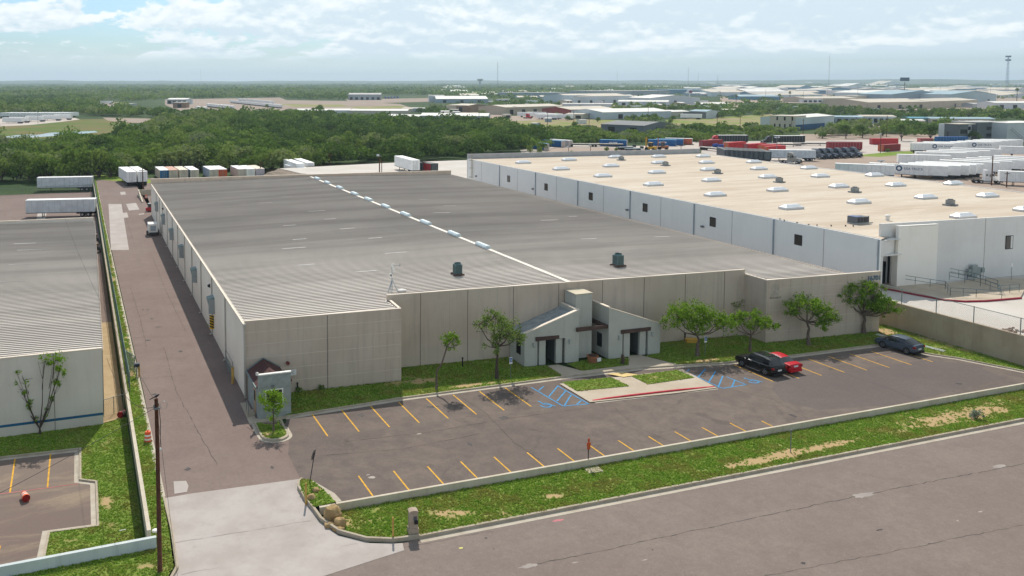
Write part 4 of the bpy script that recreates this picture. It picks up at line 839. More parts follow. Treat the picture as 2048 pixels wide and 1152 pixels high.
for s in (17.5, 33): m.hexa(onwall((96.9, yf(96.9)), (150, yf(150)), s, 0, 0, .05, .014), ZW, ztop-.02)
m.build('panel_joint', JOINT, WW)
for q in (R7(133,227), R7(546,321), R7(1232,474), R7(1780,596)):
    y, z = YX(q[0], q[1], 94.6); x = q0.x+(q1.x-q0.x)*(y-q0.y)/(q1.y-q0.y); m = MB(); m.box(x-.4, x-.004, y-.22, y+.22, z-.14, z+.16); m.build('wall_light', STEEL, WW)
y, z = YX(945, 340, 94); x = q1.x; LD = MB()
for dy in (-.3, .3): LD.bar((x-.35, y+dy, ZW+2), (x-.35, y+dy, wz+1.3), .07)
for k in range(18): LD.bar((x-.35, y-.3, ZW+2.2+k*.38), (x-.35, y+.3, ZW+2.2+k*.38), .04)
for z in (5.2, 7.5, 9.5): LD.bar((x-.95, y-.45, z), (x-.95, y+.45, z), .06); LD.bar((x, y-.45, z), (x-.95, y-.45, z), .05); LD.bar((x, y+.45, z), (x-.95, y+.45, z), .05)
LD.build('ladder', M('ladder_yellow_grey', S(150,140,112), .6, var=.2), WW)
# skylights
m = MB(); L_, W_ = 1.8, .85
m.hexa([(-L_, -W_), (L_, -W_), (L_, W_), (-L_, W_)], 0, .34); curb = m
SKM = M('skylight_dome', S(240,242,244), .25, var=.05, scale=2); SKC = M('skylight_curb', S(208,210,210), .5, var=.05)
def skylight(p, sc_=1.0, ang=0):
    o = bpy.data.objects.new('skylight', SKY_ME[0]); COL.objects.link(o); o.parent = WW; o.location = (p[0], p[1], wz+.01); o.rotation_euler = (0, 0, ang)
    d = bpy.data.objects.new('dome', SKY_ME[1]); COL.objects.link(d); d.parent = o; return o
_o = curb.build('skylight_curb', SKC); SKY_ME = [_o.data]; bpy.data.objects.remove(_o)
m = MB(); a, b, c, d_ = L_-.06, W_-.06, L_-.62, W_-.6
vs_ = [(-a,-b,.34), (a,-b,.34), (a,b,.34), (-a,b,.34), (-c,-d_,.74), (c,-d_,.74), (c,d_,.74), (-c,d_,.74)]; m.add(vs_, [(4,5,6,7), (0,1,5,4), (1,2,6,5), (2,3,7,6), (3,0,4,7)])
for k in range(9):
    x = -c+2*c*k/8; m.bar((x, -b+.02, .37), (x, -d_, .76), .05)
_o = m.build('skylight_dome', SKM); SKY_ME.append(_o.data); bpy.data.objects.remove(_o)
R8 = lambda x, y: (1480+x*.27734, 290+y*.27734)
for q in [R7(*p) for p in ((462,120),(798,100),(1137,80),(1453,77),(1778,75),(740,167),(1104,145),(1456,122),(1803,120),(1045,218),(1440,192),(1820,172),(1414,280),(1838,250),(1866,355))] + [R8(*p) for p in ((100,115),(136,163),(497,158),(200,222),(580,216),(970,210),(270,316),(712,290),(1123,280),(1540,270),(370,442),(858,402),(1340,368),(1785,357),(1610,505),(2060,455))]:
    p = G(q[0], q[1]+1.5, wz+.3); skylight((p.x, p.y), 1, 0)
# ---------------------------------------------------------------- roof plant: things of their own
def cooler(p, z, s, label, mat, legs=True):
    C1 = thing('rooftop_cooler', label, 'air cooler', (p[0], p[1], z), random.uniform(-.1, .1)); 
    m = MB(); m.box(-s*.5, s*.5, -s*.5, s*.5, .25, .25+s*1.15); m.build('casing', mat, C1)
    m = MB(); m.tube([(0, 0, .252+s*1.15), (0, 0, .3+s*1.3)], [s*.52, s*.42], 16, False); m.tube([(0, 0, .3+s*1.3), (0, 0, .27+s*1.15)], [s*.36, s*.36], 16, False); m.build('fan_ring', mat, C1)
    m = MB(); m.cyl((0, 0), s*.34, .255+s*1.15, .262+s*1.15, 14); m.build('fan_grille', BLACK, C1)
    m = MB()
    for k in range(7):
        zz = .4+k*s*.14
        m.box(-s*.42, s*.42, -s*.515, -s*.502, zz, zz+.05); m.box(-s*.515, -s*.502, -s*.42, s*.42, zz, zz+.05)
    m.build('louvre', BLACK, C1); m = MB(); m.box(-s*.75, s*.75, -s*.7, -s*.58, 0, .2); m.box(-s*.75, s*.75, s*.58, s*.7, 0, .2); m.box(-s*.56, s*.56, -s*.56, s*.56, .1, .248); m.build('base_rail', M('rail_brown', S(88,74,68), .8, var=.1), C1); return C1
GRN = M('cooler_green', S(84,112,112), .5, .1, var=.12); GRY = M('unit_grey', S(150,152,150), .55, .2, var=.15)
p = G(915, 551, 7.35); cooler(p, zroof(p.x)+.07, .86, 'dark green rooftop cooler left of the ridge on the ribbed roof', GRN)
p = G(1236, 534, 7.3); cooler(p, zroof(p.x)+.07, .95, 'dark green rooftop cooler right of the ridge on the ribbed roof', GRN)
U0 = None
for q, lab in (((R7(1180,112)), 'grey rooftop unit by the second skylight of the back row'), (R7(1503,152), 'grey rooftop unit near the middle of the tan roof back half'), (R7(1884,210), 'grey rooftop unit in front of a skylight toward the roof middle'), (R8(283,270), 'grey rooftop unit beside two skylights at the roof middle'), (R8(828,342), 'grey rooftop unit between skylights right of the roof middle'), (R8(1516,436), 'grey rooftop unit nearest to the front parapet at right')):
    p = G(q[0], q[1], wz)
    U = thing('rooftop_unit', lab, 'air conditioner', (p.x, p.y, wz+.01), .06, 'rooftop units on the tan roof'); U.scale = (.74, .74, .74)
    m = MB(); m.box(-1.35, 1.35, -.9, .9, .0, .28); m.build('platform', STEEL, U); m = MB(); m.box(-.72, .72, -.62, .62, .283, 1.25); m.build('casing', GRY, U); m = MB(); m.tube([(0, 0, 1.252), (0, 0, 1.42)], [.6, .52], 14); m.build('fan_ring', M('unit_dark', S(92,96,98), .5, .3, var=.1), U)
p = G(1716, 447, wz); HV = thing('rooftop_unit', 'large dark grey air handler with a short flue near the white entrance', 'air conditioner', (p.x, p.y, wz+.01), .02); HV.scale = (.66, .66, .66)
m = MB(); m.box(-1.9, 1.9, -1.1, 1.1, .28, 1.55); m.build('casing', M('handler_grey', S(104,108,114), .5, .3, var=.12), HV)
for sgn in (-1.12, -.3, .55, 1.3):
    m = MB(); m.box(sgn-.3, sgn+.35, -1.13, -1.103, .45, 1.4); m.build('coil_panel', M('coil_dark', S(58,62,70), .5, .3, var=.2, fine=20), HV)
m = MB(); m.box(-1.95, 1.95, -1.15, 1.15, .03, .277); m.build('curb', GALV, HV); m = MB(); m.box(-1.85, -.1, -1.05, 1.05, 1.553, 1.66); m.build('top_panel', M('handler_blue', S(96,112,150), .5, .3, var=.1), HV)
m = MB(); m.cyl((2.75, -.2), .16, 0, 1.5, 10); m.box(2.3, 3.6, -.7, -.2, 0, .12); m.build('flue', STEEL, HV)
p = G(1775, 441, wz); m = MB(); m.cyl((p.x, p.y), .28, wz, wz+.55, 10); m.blob((p.x, p.y, wz+.65), (.4, .4, .22), 10, 6); tag(m.build('roof_vent', WHITE), 'small white turbine vent behind the white front parapet', 'roof vent')
for i, q in enumerate(((95,160),(130,170),(232,188),(325,205),(392,209),(505,211),(620,212),(682,214))):
    p = G(1536+q[0]/4, 400+q[1]/4, wz); m = MB(); m.cyl((p.x, p.y), .06, wz, wz+.16, 8); m.cyl((p.x, p.y), .11, wz+.14, wz+.22, 8)
    tag(m.build('pipe_vent', BLACK), 'small black pipe vent in the line along the tan roof edge', 'pipe vent', 'pipe vents along the tan roof edge')
# antenna tripod on the left bay roof
p = G(786, 587, 7.1); AT = thing('antenna_mast', 'thin tripod antenna mast with small white panels on the ribbed roof edge', 'antenna', (p.x, p.y+.3, zroof(p.x)+.05))
ANT = M('mast_grey', S(140,156,166), .5, .3, var=.1); m = MB(); m.tube([(0,0,0), (0,0,3.1)], .045, 8); m.build('pole', ANT, AT)
for a in (90, 210, 330):
    m = MB(); m.bar((.65*math.cos(math.radians(a)), .65*math.sin(math.radians(a)), 0), (0, 0, 1.3), .05); m.build('leg', ANT, AT)
for z, dx in ((2.85, .0), (2.4, .12), (1.85, -.2), (1.7, -.1)):
    m = MB(); m.box(dx-.13, dx+.13, -.12, -.05, z-.17, z+.17); m.build('panel_antenna', WHITE, AT)
m = MB(); m.tube([(0,0,2.75), (.9,0,2.75)], .02, 6); m.tube([(.9,0,2.6), (.9,0,2.95)], .025, 6); m.build('cross_arm', ANT, AT)
m = MB(); m.blob((0, 0, .12), (.5, .3, .16), 10, 5); 
m.build('base_weight', WHITE, AT).location = (1.0, -.3, 0)
# ---------------------------------------------------------------- trees
BARK = M('grey_bark', S(112,98,86), .95, var=.3, scale=6, fine=20); BARKD = M('dark_bark', S(84,72,64), .95, var=.3, scale=6)
LEAFA = leafmat('leaf_green', S(84,120,32), S(116,152,46), S(154,178,74), .38); LEAFB = leafmat('leaf_bright', S(96,134,32), S(124,160,46), S(158,184,72), .4)
LEAFC = leafmat('leaf_dull', S(92,118,50), S(118,142,66), S(150,166,98), .35)
def leaves(blobs, size, lean=.0):
    """leaf clusters on the shells of several uneven lobes"""
    V = []; Fc = []
    for (c, r, n) in blobs:
        ns = max(4, n//38)
        for s_ in range(ns):        # sprays
            d = rng.normal(size=3); d /= np.linalg.norm(d); 
            if d[2] < -.45 and rng.random() < .7: d[2] *= -1
            rad = rng.uniform(.45, 1.08); sc_ = np.array(c)+d*np.array(r)*rad
            sr = rng.uniform(.12, .32)*min(r)+.07
            for k in range(max(6, int(.8*n/ns))):
                e = rng.normal(size=3)*sr*.62; p = sc_+e
                nrm = d*.6+rng.normal(size=3)*.7; nrm /= np.linalg.norm(nrm)
                u = np.cross(nrm, rng.normal(size=3)); u /= np.linalg.norm(u)+1e-9; v = np.cross(nrm, u)
                L = size*rng.uniform(.6, 1.4); W_ = L*rng.uniform(.4, .62); i = len(V)
                V += [p-u*L/2, p+v*W_/2, p+u*L/2+nrm*L*.06, p-v*W_/2]; Fc.append((i, i+1, i+2, i+3))
    return V, Fc
def mesh_np(name, V, Fc, mat):
    me = bpy.data.meshes.new(name); me.from_pydata([tuple(v) for v in V], [], Fc); me.materials.append(mat); return me
def tree(base, blobs, trunk, label, cat='tree', group=None, leaf=LEAFA, bark=BARK, size=.2, name='tree', r0=.14, fork=.32, bare=0, sx=1.0, sz=1.0):
    """blobs: (dx,dy,z,rx,ry,rz,n) relative to the base; trunk: path points of the main stem"""
    blobs = [(b[0]*sx, b[1]*sx, b[2]*sz, b[3]*sx*1.08, b[4]*sx*1.08, b[5]*sz*1.05, int(b[6]*(.55+.45*sx*sx))) for b in blobs]; trunk = [(q[0]*sx, q[1]*sx, q[2]*sz) for q in trunk]; r0 *= (sx+1)/2
    T = thing(name, label, cat, (base[0], base[1], base[2]), 0, group)
    m = MB(); tp = [Vector(p) for p in trunk]; rad = [r0*(1-.45*i/(len(tp)-1)) for i in range(len(tp))]; rad[0] *= 1.35; m.tube(tp, rad, 8)
    top = tp[-1]
    for b in blobs:
        c = Vector(b[:3]); st = tp[-1] if c.z > top.z-.2 else tp[max(1, len(tp)-2)]
        mid = st.lerp(c, .5)+Vector((random.uniform(-.2, .2), random.uniform(-.2, .2), -.12*(c-st).length)); k = r0*.5
        m.tube([st, mid, c], [k, k*.65, k*.3], 6)
        for j in range(6):
            d = Vector((random.gauss(0, 1), random.gauss(0, 1), random.gauss(.3, .8))).normalized(); e = c+Vector((d.x*b[3], d.y*b[4], d.z*b[5]))*.85; s_ = st.lerp(c, random.uniform(.55, 1)) if j else c
            m.tube([s_, s_.lerp(e, .5)+Vector((0, 0, -.06)), e], [k*.34, k*.22, .012], 5)
    for j in range(bare):
        b = random.choice(blobs); c = Vector(b[:3]); d = Vector((random.gauss(0, 1), random.gauss(0, 1), random.uniform(.3, 1.4))).normalized(); e = c+Vector((d.x*b[3], d.y*b[4], d.z*b[5]))*random.uniform(1.1, 1.45); m.tube([c, c.lerp(e, .5)+Vector((.05, 0, 0)), e], [.025, .016, .006], 4)
    m.build('trunk', bark, T, smooth=True)
    V, Fc = leaves([((b[0], b[1], b[2]), (b[3], b[4], b[5]), b[6]) for b in blobs], size)
    o = bpy.data.objects.new('crown', mesh_np('crown', V, Fc, leaf)); COL.objects.link(o); o.parent = T; return T
# camera-facing sideways direction in the world (for laying crowns out as seen)
RT = Vector((math.cos(YAW+.0)*1.0, -math.sin(-YAW)*0, 0)); RT = Vector((CYW, -SYW, 0)); BK = Vector((SYW, CYW, 0))
def tb(base, spec):     # spec rows: (right, back, z, r_right, r_z, n)
    out = []
    for (a, b, z, r, rz, n) in spec:
        v = RT*a+BK*b; out.append((v.x, v.y, z, r, r, rz, n))
    return out
def tpth(*rows): return [tuple((RT*a+BK*b)[:2])+(z,) for a, b, z in rows]
B0 = lambda x, y: Vector(G(x, y, ZG))
tree(B0(873,779), tb(0, [(.75, 0, 3.55, .55, .5, 260), (1.25, .1, 3.5, .5, .42, 240), (.85, .3, 3.0, .4, .38, 130), (1.5, 0, 3.15, .3, .3, 80)]), tpth((0,0,0), (.0,0,.7), (.0,.0,1.3), (.35,0,1.75), (.6,0,2.5), (.75,0,3.0)), 'thin leaning young tree with a sparse crown beside the left bay', sx=1.3, sz=1.38, size=.2, r0=.1, bare=10)
tree(B0(994,757), tb(0, [(-1.15, 0, 4.0, .55, .55, 240), (-.35, .2, 4.3, .7, .6, 380), (.3, -.1, 4.0, .85, .75, 560), (.75, .1, 3.3, .95, .65, 560), (1.3, .2, 2.95, .7, .4, 260), (-.35, -.5, 2.5, .5, .4, 170), (.1, -.3, 3.1, .6, .5, 240)]), tpth((0,0,0), (-.02,0,1.0), (.02,0,1.7), (.05,0,2.4)), 'half bare young tree in front of the left-hand porch', sx=1.62, sz=1.36, leaf=LEAFC, bark=BARKD, size=.2, r0=.13, bare=46)
tree(B0(1395,712), tb(0, [(-1.6, 0, 3.3, 1.0, .85, 900), (-.6, .2, 3.6, 1.2, .8, 1200), (.5, 0, 3.2, 1.2, .85, 1300), (1.5, .1, 2.7, 1.1, .75, 1000), (2.2, .2, 2.45, .7, .5, 420), (-.2, -.5, 2.5, 1.0, .6, 700), (-1.9, .3, 2.6, .7, .5, 360)]), tpth((0,0,0), (-.02,0,.9), (.1,0,1.3), (-.1,0,1.7)), 'wide leafy tree between the right-hand porch and the blue sign', sx=1.42, sz=1.34, size=.21, r0=.16, bare=16)
tree(B0(1500,704), tb(0, [(-1.0, 0, 2.9, .8, .6, 520), (-.1, .1, 3.15, 1.0, .6, 800), (.8, 0, 2.7, 1.0, .55, 760), (1.55, .1, 2.4, .75, .45, 420), (-1.5, .2, 2.6, .6, .5, 260), (.2, -.3, 2.4, .8, .45, 420)]), tpth((0,0,0), (0,0,.9), (.05,0,1.5)), 'small rounded leafy tree right behind the black car', sx=1.3, sz=1.24, size=.2, r0=.12, bare=14)
tree(Vector(G(1468, 668, ZG)), tb(0, [(0, 0, 2.6, .75, .7, 420), (-.2, .1, 1.6, .6, .5, 200)]), tpth((0,0,0), (0,0,1.0), (0,0,1.8)), 'dark small tree in the corner beside the right bay return', sx=1.25, sz=1.3, leaf=LEAFC, size=.2, r0=.1, bare=12)
tree(B0(1617,690), tb(0, [(-1.1, 0, 3.5, .8, .8, 560), (-.2, .1, 3.7, 1.0, .75, 820), (.6, 0, 3.2, 1.1, .8, 900), (1.4, .1, 2.7, 1.0, .6, 720), (1.9, 0, 2.4, .6, .4, 280), (.9, -.4, 2.0, .7, .5, 420), (-1.35, .2, 2.9, .5, .6, 240)]), tpth((0,0,0), (-.08,0,1.0), (0,0,1.5), (-.2,0,2.1)), 'leafy tree before the right bay with a low limb leaning right', sx=1.38, sz=1.25, size=.21, r0=.15, bare=14)
tree(B0(1728,667), tb(0, [(-2.1, .1, 4.3, .9, .8, 640), (-1.1, 0, 4.6, 1.2, .9, 1100), (-.1, .1, 4.9, 1.2, .75, 1000), (1.0, .2, 4.4, .8, .7, 480), (1.2, -.2, 3.2, 1.2, .8, 1100), (2.1, 0, 2.9, .9, .7, 640), (-1.4, .1, 3.5, 1.0, .6, 600), (-.3, -.2, 3.2, .8, .6, 480), (1.3, 0, 2.3, .8, .5, 420), (2.4, .1, 2.3, .5, .4, 180)]), tpth((0,0,0), (-.05,0,.9), (.05,0,1.5), (-.1,0,2.0)), 'tallest leafy tree at the right corner under the house number', sx=1.33, sz=1.12, size=.22, r0=.18, bare=18)
tree(Vector(G(547, 862, .12)), tb(0, [(-.45, 0, 2.1, .7, .55, 620), (.25, 0, 2.2, .75, .55, 680), (-.1, .1, 2.55, .6, .4, 380), (.0, -.2, 1.75, .6, .4, 360), (.1, .1, .85, .4, .6, 200)]), tpth((0,0,0), (0,0,.7), (.02,0,1.3)), 'small round bright green tree on the kerbed island by the guard booth', sx=1.12, sz=1.15, leaf=LEAFB, size=.17, r0=.07)
tl = tb(0, [(1.1, 0, 4.9, .55, .5, 170), (.3, .1, 4.75, .35, .3, 70), (1.35, 0, 4.2, .45, .5, 150), (1.2, 0, 3.3, .3, .45, 70), (.9, 0, 2.4, .2, .4, 34), (-1.4, 0, 4.0, .35, .5, 70), (-1.5, 0, 3.1, .35, .4, 80), (-1.0, .1, 2.9, .4, .35, 80), (-.7, 0, 2.0, .25, .45, 56), (-.9, 0, 3.6, .4, .4, 60), (-.3, 0, 1.0, .16, .4, 20), (.4, 0, 1.3, .2, .4, 24)])
lt = tree(Vector(G(80, 868, ZL+.1)), tl, tpth((0,0,0), (0,0,.35)), 'bare forked sapling with sparse leaves against the grey warehouse', sx=1.4, sz=1.36, leaf=LEAFB, bark=BARKD, size=.22, r0=.09, bare=14)
def bush(p, r, n, label, leaf, size=.14, name='shrub', group=None):
    T = thing(name, label, 'shrub', p, 0, group); m = MB()
    for k in range(7):
        a = random.random()*6.28; m.tube([(0,0,0), (r*.35*math.cos(a), r*.35*math.sin(a), r*.6), (r*.8*math.cos(a), r*.8*math.sin(a), r*1.0)], [.03, .02, .008], 4)
    m.build('stem', BARKD, T); V, Fc = leaves([((0,0,r*.7), (r, r, r*.7), n), ((r*.3,0,r*.5), (r*.8, r*.8, r*.5), n//2)], size)
    o = bpy.data.objects.new('foliage', mesh_np('foliage', V, Fc, leaf)); COL.objects.link(o); o.parent = T; return T
SAGE = leafmat('sage_leaf', S(112,124,104), S(140,150,130), S(164,172,152), .15)
bush(G(1953, 838, ZV), .55, 420, 'round silvery sage shrub on the dry part of the verge', SAGE)
for q, r in (((597,784),.4),((640,780),.32)): bush(G(q[0], q[1], ZG), r, 120, 'low dark weed clump at the foot of the left bay wall', LEAFC, .16, group='weed clumps at the bay wall')
for q, lab in (((421,652),'small weed clump at the foot of the alley wall'),): bush(G(*q), .3, 90, lab, LEAFB, .14)
p = G(1245, 728, ZG); T = thing('yucca', 'stubby yucca with brown skirt on the lawn between the porches', 'yucca', p); m = MB(); m.tube([(0,0,0), (.03,0,.5), (0,.02,1.0)], [.16, .2, .12], 8); m.build('trunk', BARKD, T); m = MB()
for k in range(46):
    a = random.random()*6.28; e = random.uniform(-.9, .5); d = Vector((math.cos(a)*math.cos(e), math.sin(a)*math.cos(e), math.sin(e)))*random.uniform(.35, .6); c = Vector((0, 0, random.uniform(.55, 1.05))); n = d.cross(Vector((0,0,1))).normalized()*.03; m.face(c-n, c+n, c+d)
m.build('blades', M('yucca_blade', S(132,116,84), .8, var=.2), T)
# ---------------------------------------------------------------- cars
TYRE = M('tyre_rubber', (.018,.018,.019), .85, var=.2, scale=5); RIM = M('alloy_rim', S(190,192,196), .3, .7, var=.05); CGL = M('car_glass', (.02,.024,.028), .06, var=0, spec=.8)
TAIL = M('tail_lamp', S(150,24,28), .3, var=0); HEADL = M('head_lamp', S(220,226,230), .15, var=0, spec=.8); PLATE = M('number_plate', S(214,216,216), .5, var=.03); TRIM = M('black_trim', (.016,.016,.017), .6, var=0); CHR = M('chrome_trim', S(206,208,212), .2, .8, var=0)
def wheel(par, x, y, r, w_):
    m = MB(); s = 1 if y > 0 else -1
    m.tube([(x, y-s*w_, r), (x, y-s*.02, r), (x, y, r)], [r, r, r*.94], 20); t = m.build('wheel', TYRE, par); m = MB(); m.tube([(x, y-s*.03, r), (x, y+s*.008, r)], [r*.66, r*.66], 18)
    rm = m.build('rim', M('rim_dark', S(70,72,76), .4, .5, var=0), t); m = MB()
    for k in range(5):
        a = k*2*math.pi/5; m.bar((x+.05*math.cos(a), y+s*.014, r+.05*math.sin(a)), (x+r*.62*math.cos(a), y+s*.014, r+r*.62*math.sin(a)), .075, .02)
    m.tube([(x, y, r), (x, y+s*.02, r)], [r*.7, r*.68], 18, False); m.build('spokes', RIM, t)
def car(label, p, rz, stations, paint, Wd, wheels, wr_, rails=False, cat='car', sedan=False):
    """stations: (x, z_sill, z_belt, z_roof or None, halfwidth factor at belt, at roof); x from rear (0) to front"""
    Cc = thing('car', label, cat, p, rz); n = len(stations); V = []; per = 15
    for (x, zs_, zb, zr, kb, kr) in stations:
        hw = Wd/2*kb; rw = Wd/2*kr; zt = zr if zr else zb+.03; 
        zm = zs_+(zb-zs_)*.55
        half = [(hw*.90, zs_), (hw*1.0, zs_+.12), (hw*1.01, zm), (hw*.965, zb), ]
        if zr: half += [(hw*.965+(rw-hw*.965)*.5+.02, zb+(zr-zb)*.52), (rw, zr-.05), (rw*.8, zr)]
        else: half += [(hw*.86, zb+.025), (hw*.7, zb+.045), (hw*.45, zb+.055)]
        ring = [(x, -a, b) for a, b in half] + [(x, 0, (zr+.015) if zr else zb+.06)] + [(x, a, b) for a, b in half[::-1]]
        V += ring
    body, glass, side = [], [], []
    for i in range(n-1):
        a, b = stations[i], stations[i+1]
        for k in range(per-1):
            f = (i*per+k, (i+1)*per+k, (i+1)*per+k+1, i*per+k+1)
            up = k in (3, 4, 9, 10); mid = k in (5, 6, 7, 8)
            if a[3] and b[3] and up and len(a) == 6 and i not in car.pill: side.append(f)
            elif (not a[3]) != (not b[3]) and (mid or up) : glass.append(f)
            else: body.append(f)
        body.append((i*per, i*per+per-1, (i+1)*per+per-1, (i+1)*per))
    body.append(tuple(range(per))); body.append(tuple(range((n-1)*per, n*per))[::-1])
    def mk(nm, fs, mt, sm=True):
        used = sorted({v for f in fs for v in f}); ix = {v: i for i, v in enumerate(used)}
        me = bpy.data.meshes.new(nm); me.from_pydata([V[v] for v in used], [], [tuple(ix[v] for v in f) for f in fs]); me.materials.append(mt)
        if sm: me.polygons.foreach_set('use_smooth', [True]*len(fs))
        bm = bmesh.new(); bm.from_mesh(me); bmesh.ops.recalc_face_normals(bm, faces=bm.faces[:]); bm.to_mesh(me); bm.free()
        if sm: me.set_sharp_from_angle(angle=math.radians(38))
        o = bpy.data.objects.new(nm, me); COL.objects.link(o); o.parent = Cc; return o
    bo = mk('body', body, paint); L = stations[-1][0]
    front = [f for f in glass if V[f[0]][0] > L*.5]; rear = [f for f in glass if V[f[0]][0] <= L*.5]
    mk('windshield', front, CGL); mk('rear_window', rear, CGL)
    lf = [f for f in side if V[f[0]][1] > 0]; rt = [f for f in side if V[f[0]][1] < 0]
    mk('side_window', lf, CGL); mk('side_window', rt, CGL)
    for x in wheels:
        for s in (1, -1):
            wheel(Cc, x, s*(Wd/2+.012), wr_, .24)
            m = MB(); m.tube([(x, s*(Wd/2-.06), wr_+.02), (x, s*(Wd/2+.003), wr_+.02)], [wr_*1.16]*2, 20); m.build('wheel_arch', TRIM, Cc)
    zb = stations[1][2]
    for s in (1, -1):
        m = MB(); m.box(-.035, .22, s*Wd/2*.93-.16 if s > 0 else -Wd/2*.93-.03, s*Wd/2*.93+.03 if s > 0 else -Wd/2*.93+.16, zb-.24, zb-.04); m.build('tail_lamp', TAIL, Cc)
        m = MB(); xe = L-.34; m.box(xe-.12, xe+.18, min(s*Wd/2*.5, s*Wd/2*.84), max(s*Wd/2*.5, s*Wd/2*.84), stations[-2][2]-.2, stations[-2][2]-.02); m.build('headlight', HEADL, Cc)
        xm = stations[[i for i in range(n) if stations[i][3]][-1]][0]; m = MB(); m.box(xm-.02, xm+.12, s*Wd/2+(.02 if s > 0 else -.22), s*Wd/2+(.22 if s > 0 else -.02), stations[n//2][2]+.02, stations[n//2][2]+.18); m.build('mirror', paint, Cc)
        m = MB()
        for xx in (wheels[0]+.62*1.0, (wheels[0]+wheels[1])/2+.15):
            m.box(xx, xx+.2, s*Wd/2+(-.0 if s > 0 else -.025), s*Wd/2+(.025 if s > 0 else 0), zb-.1, zb-.06)
        m.build('door_handle', CHR if sedan is False else paint, Cc)
    m = MB(); m.box(-.03, .02, -.26, .26, .62 if not sedan else .72, .78 if not sedan else .88); m.build('plate', PLATE, Cc)
    m = MB(); m.box(-.06, .25, -Wd/2*.86, Wd/2*.86, .24, .44); m.build('bumper', TRIM if not sedan else paint, Cc)
    m = MB(); m.box(L-.06, L+.02, -Wd/2*.45, Wd/2*.45, .42, .66); m.build('grille', TRIM, Cc)
    if rails:
        for s in (1, -1):
            m = MB(); m.tube([(.5, s*Wd*.485, 1.1), (1.3, s*Wd*.49, 1.09), (2.9, s*Wd*.49, 1.06), (3.6, s*Wd*.487, 1.05)], .022, 5); m.build('belt_trim', CHR, Cc); m = MB(); m.bar((1.55, s*(Wd/2+.05), .3), (3.4, s*(Wd/2+.05), .3), .12, .05); m.build('running_board', CHR, Cc)
        m = MB(); m.box(1.2, 2.2, -.45, .45, 1.80, 1.812); m.build('roof_sky_panel', CGL, Cc)  # glass panel added so the black roof mirrors the sky
        zr = max(s_[3] for s_ in stations if s_[3])
        for s in (1, -1):
            m = MB(); m.tube([(.75, s*Wd*.36, zr-.02), (.9, s*Wd*.365, zr+.05), (2.6, s*Wd*.365, zr+.06), (2.8, s*Wd*.36, zr-.01)], .022, 6); m.build('roof_rail', CHR, Cc)
    return Cc
car.pill = ()
BLKP = M('black_car_paint', (.008,.009,.011), .22, var=0, spec=.35); REDP = M('red_car_paint', S(190,18,40), .3, 0, var=.03, spec=.4); GREYP = M('grey_car_paint', S(84,96,110), .28, .3, var=.03, spec=.45)
suv = [(0, .42, .98, None, .86, .7), (.06, .34, 1.06, None, .95, .8), (.16, .3, 1.1, None, .97, .8), (.55, .3, 1.1, 1.70, .99, .74), (1.25, .28, 1.08, 1.77, 1.0, .78), (2.1, .27, 1.06, 1.79, 1.0, .79), (2.9, .27, 1.05, 1.74, 1.0, .77), (3.15, .27, 1.05, 1.66, 1.0, .75), (3.85, .27, 1.04, None, .99, .7), (4.5, .28, .96, None, .97, .7), (4.95, .32, .86, None, .9, .6), (5.12, .4, .7, None, .78, .5)]
sed = [(0, .42, .86, None, .82, .7), (.06, .32, .96, None, .93, .75), (.75, .28, 1.0, None, .97, .75), (1.4, .26, .96, 1.36, .99, .62), (2.0, .25, .93, 1.45, 1.0, .66), (2.6, .25, .92, 1.45, 1.0, .66), (2.95, .25, .91, 1.38, 1.0, .64), (3.65, .26, .9, None, .99, .7), (4.25, .28, .82, None, .95, .65), (4.6, .34, .72, None, .86, .6), (4.72, .4, .6, None, .75, .5)]
cuv = [(0, .45, .92, None, .85, .7), (.07, .34, 1.04, None, .95, .75), (.25, .3, 1.1, None, .97, .75), (1.15, .28, 1.08, 1.56, .99, .66), (1.9, .27, 1.05, 1.64, 1.0, .70), (2.6, .27, 1.02, 1.62, 1.0, .70), (2.95, .27, 1.0, 1.52, 1.0, .68), (3.65, .27, .99, None, .99, .7), (4.2, .28, .92, None, .96, .68), (4.55, .32, .8, None, .88, .6), (4.7, .4, .66, None, .76, .5)]
f1 = G(1477.5, 733); r1 = G(1529, 751.5); hd = math.atan2(f1.y-r1.y, f1.x-r1.x); HD = math.radians(94)
# rear-left wheel known: place each car from its near rear wheel
def place(r, hdg, Wd, xr): 
    d = Vector((math.cos(hdg), math.sin(hdg))); l = Vector((-d.y, d.x)); q = Vector((r.x, r.y))-l*Wd/2-d*xr; return (q.x, q.y, .012)
car.pill = (3,)
car('black sport utility car with roof rails, nearest of the two parked together', place(r1, HD, 1.96, .98), HD, suv, BLKP, 1.96, (.98, 4.0), .37, True)
q = G(1572, 742); car.pill = ()
rc = G(1560, 747); car('bright red saloon car parked close beside the black one', (Vector(G(1587, 746)).x-.05, Vector(G(1587, 746)).y-.35, .012), math.radians(92), sed, REDP, 1.8, (.95, 3.6), .32, False, sedan=True)
r3 = G(1812, 709); car('grey crossover car parked alone in the far corner stall', place(r3, math.radians(97), 1.86, .9), math.radians(97), cuv, GREYP, 1.86, (.9, 3.6), .36, False)
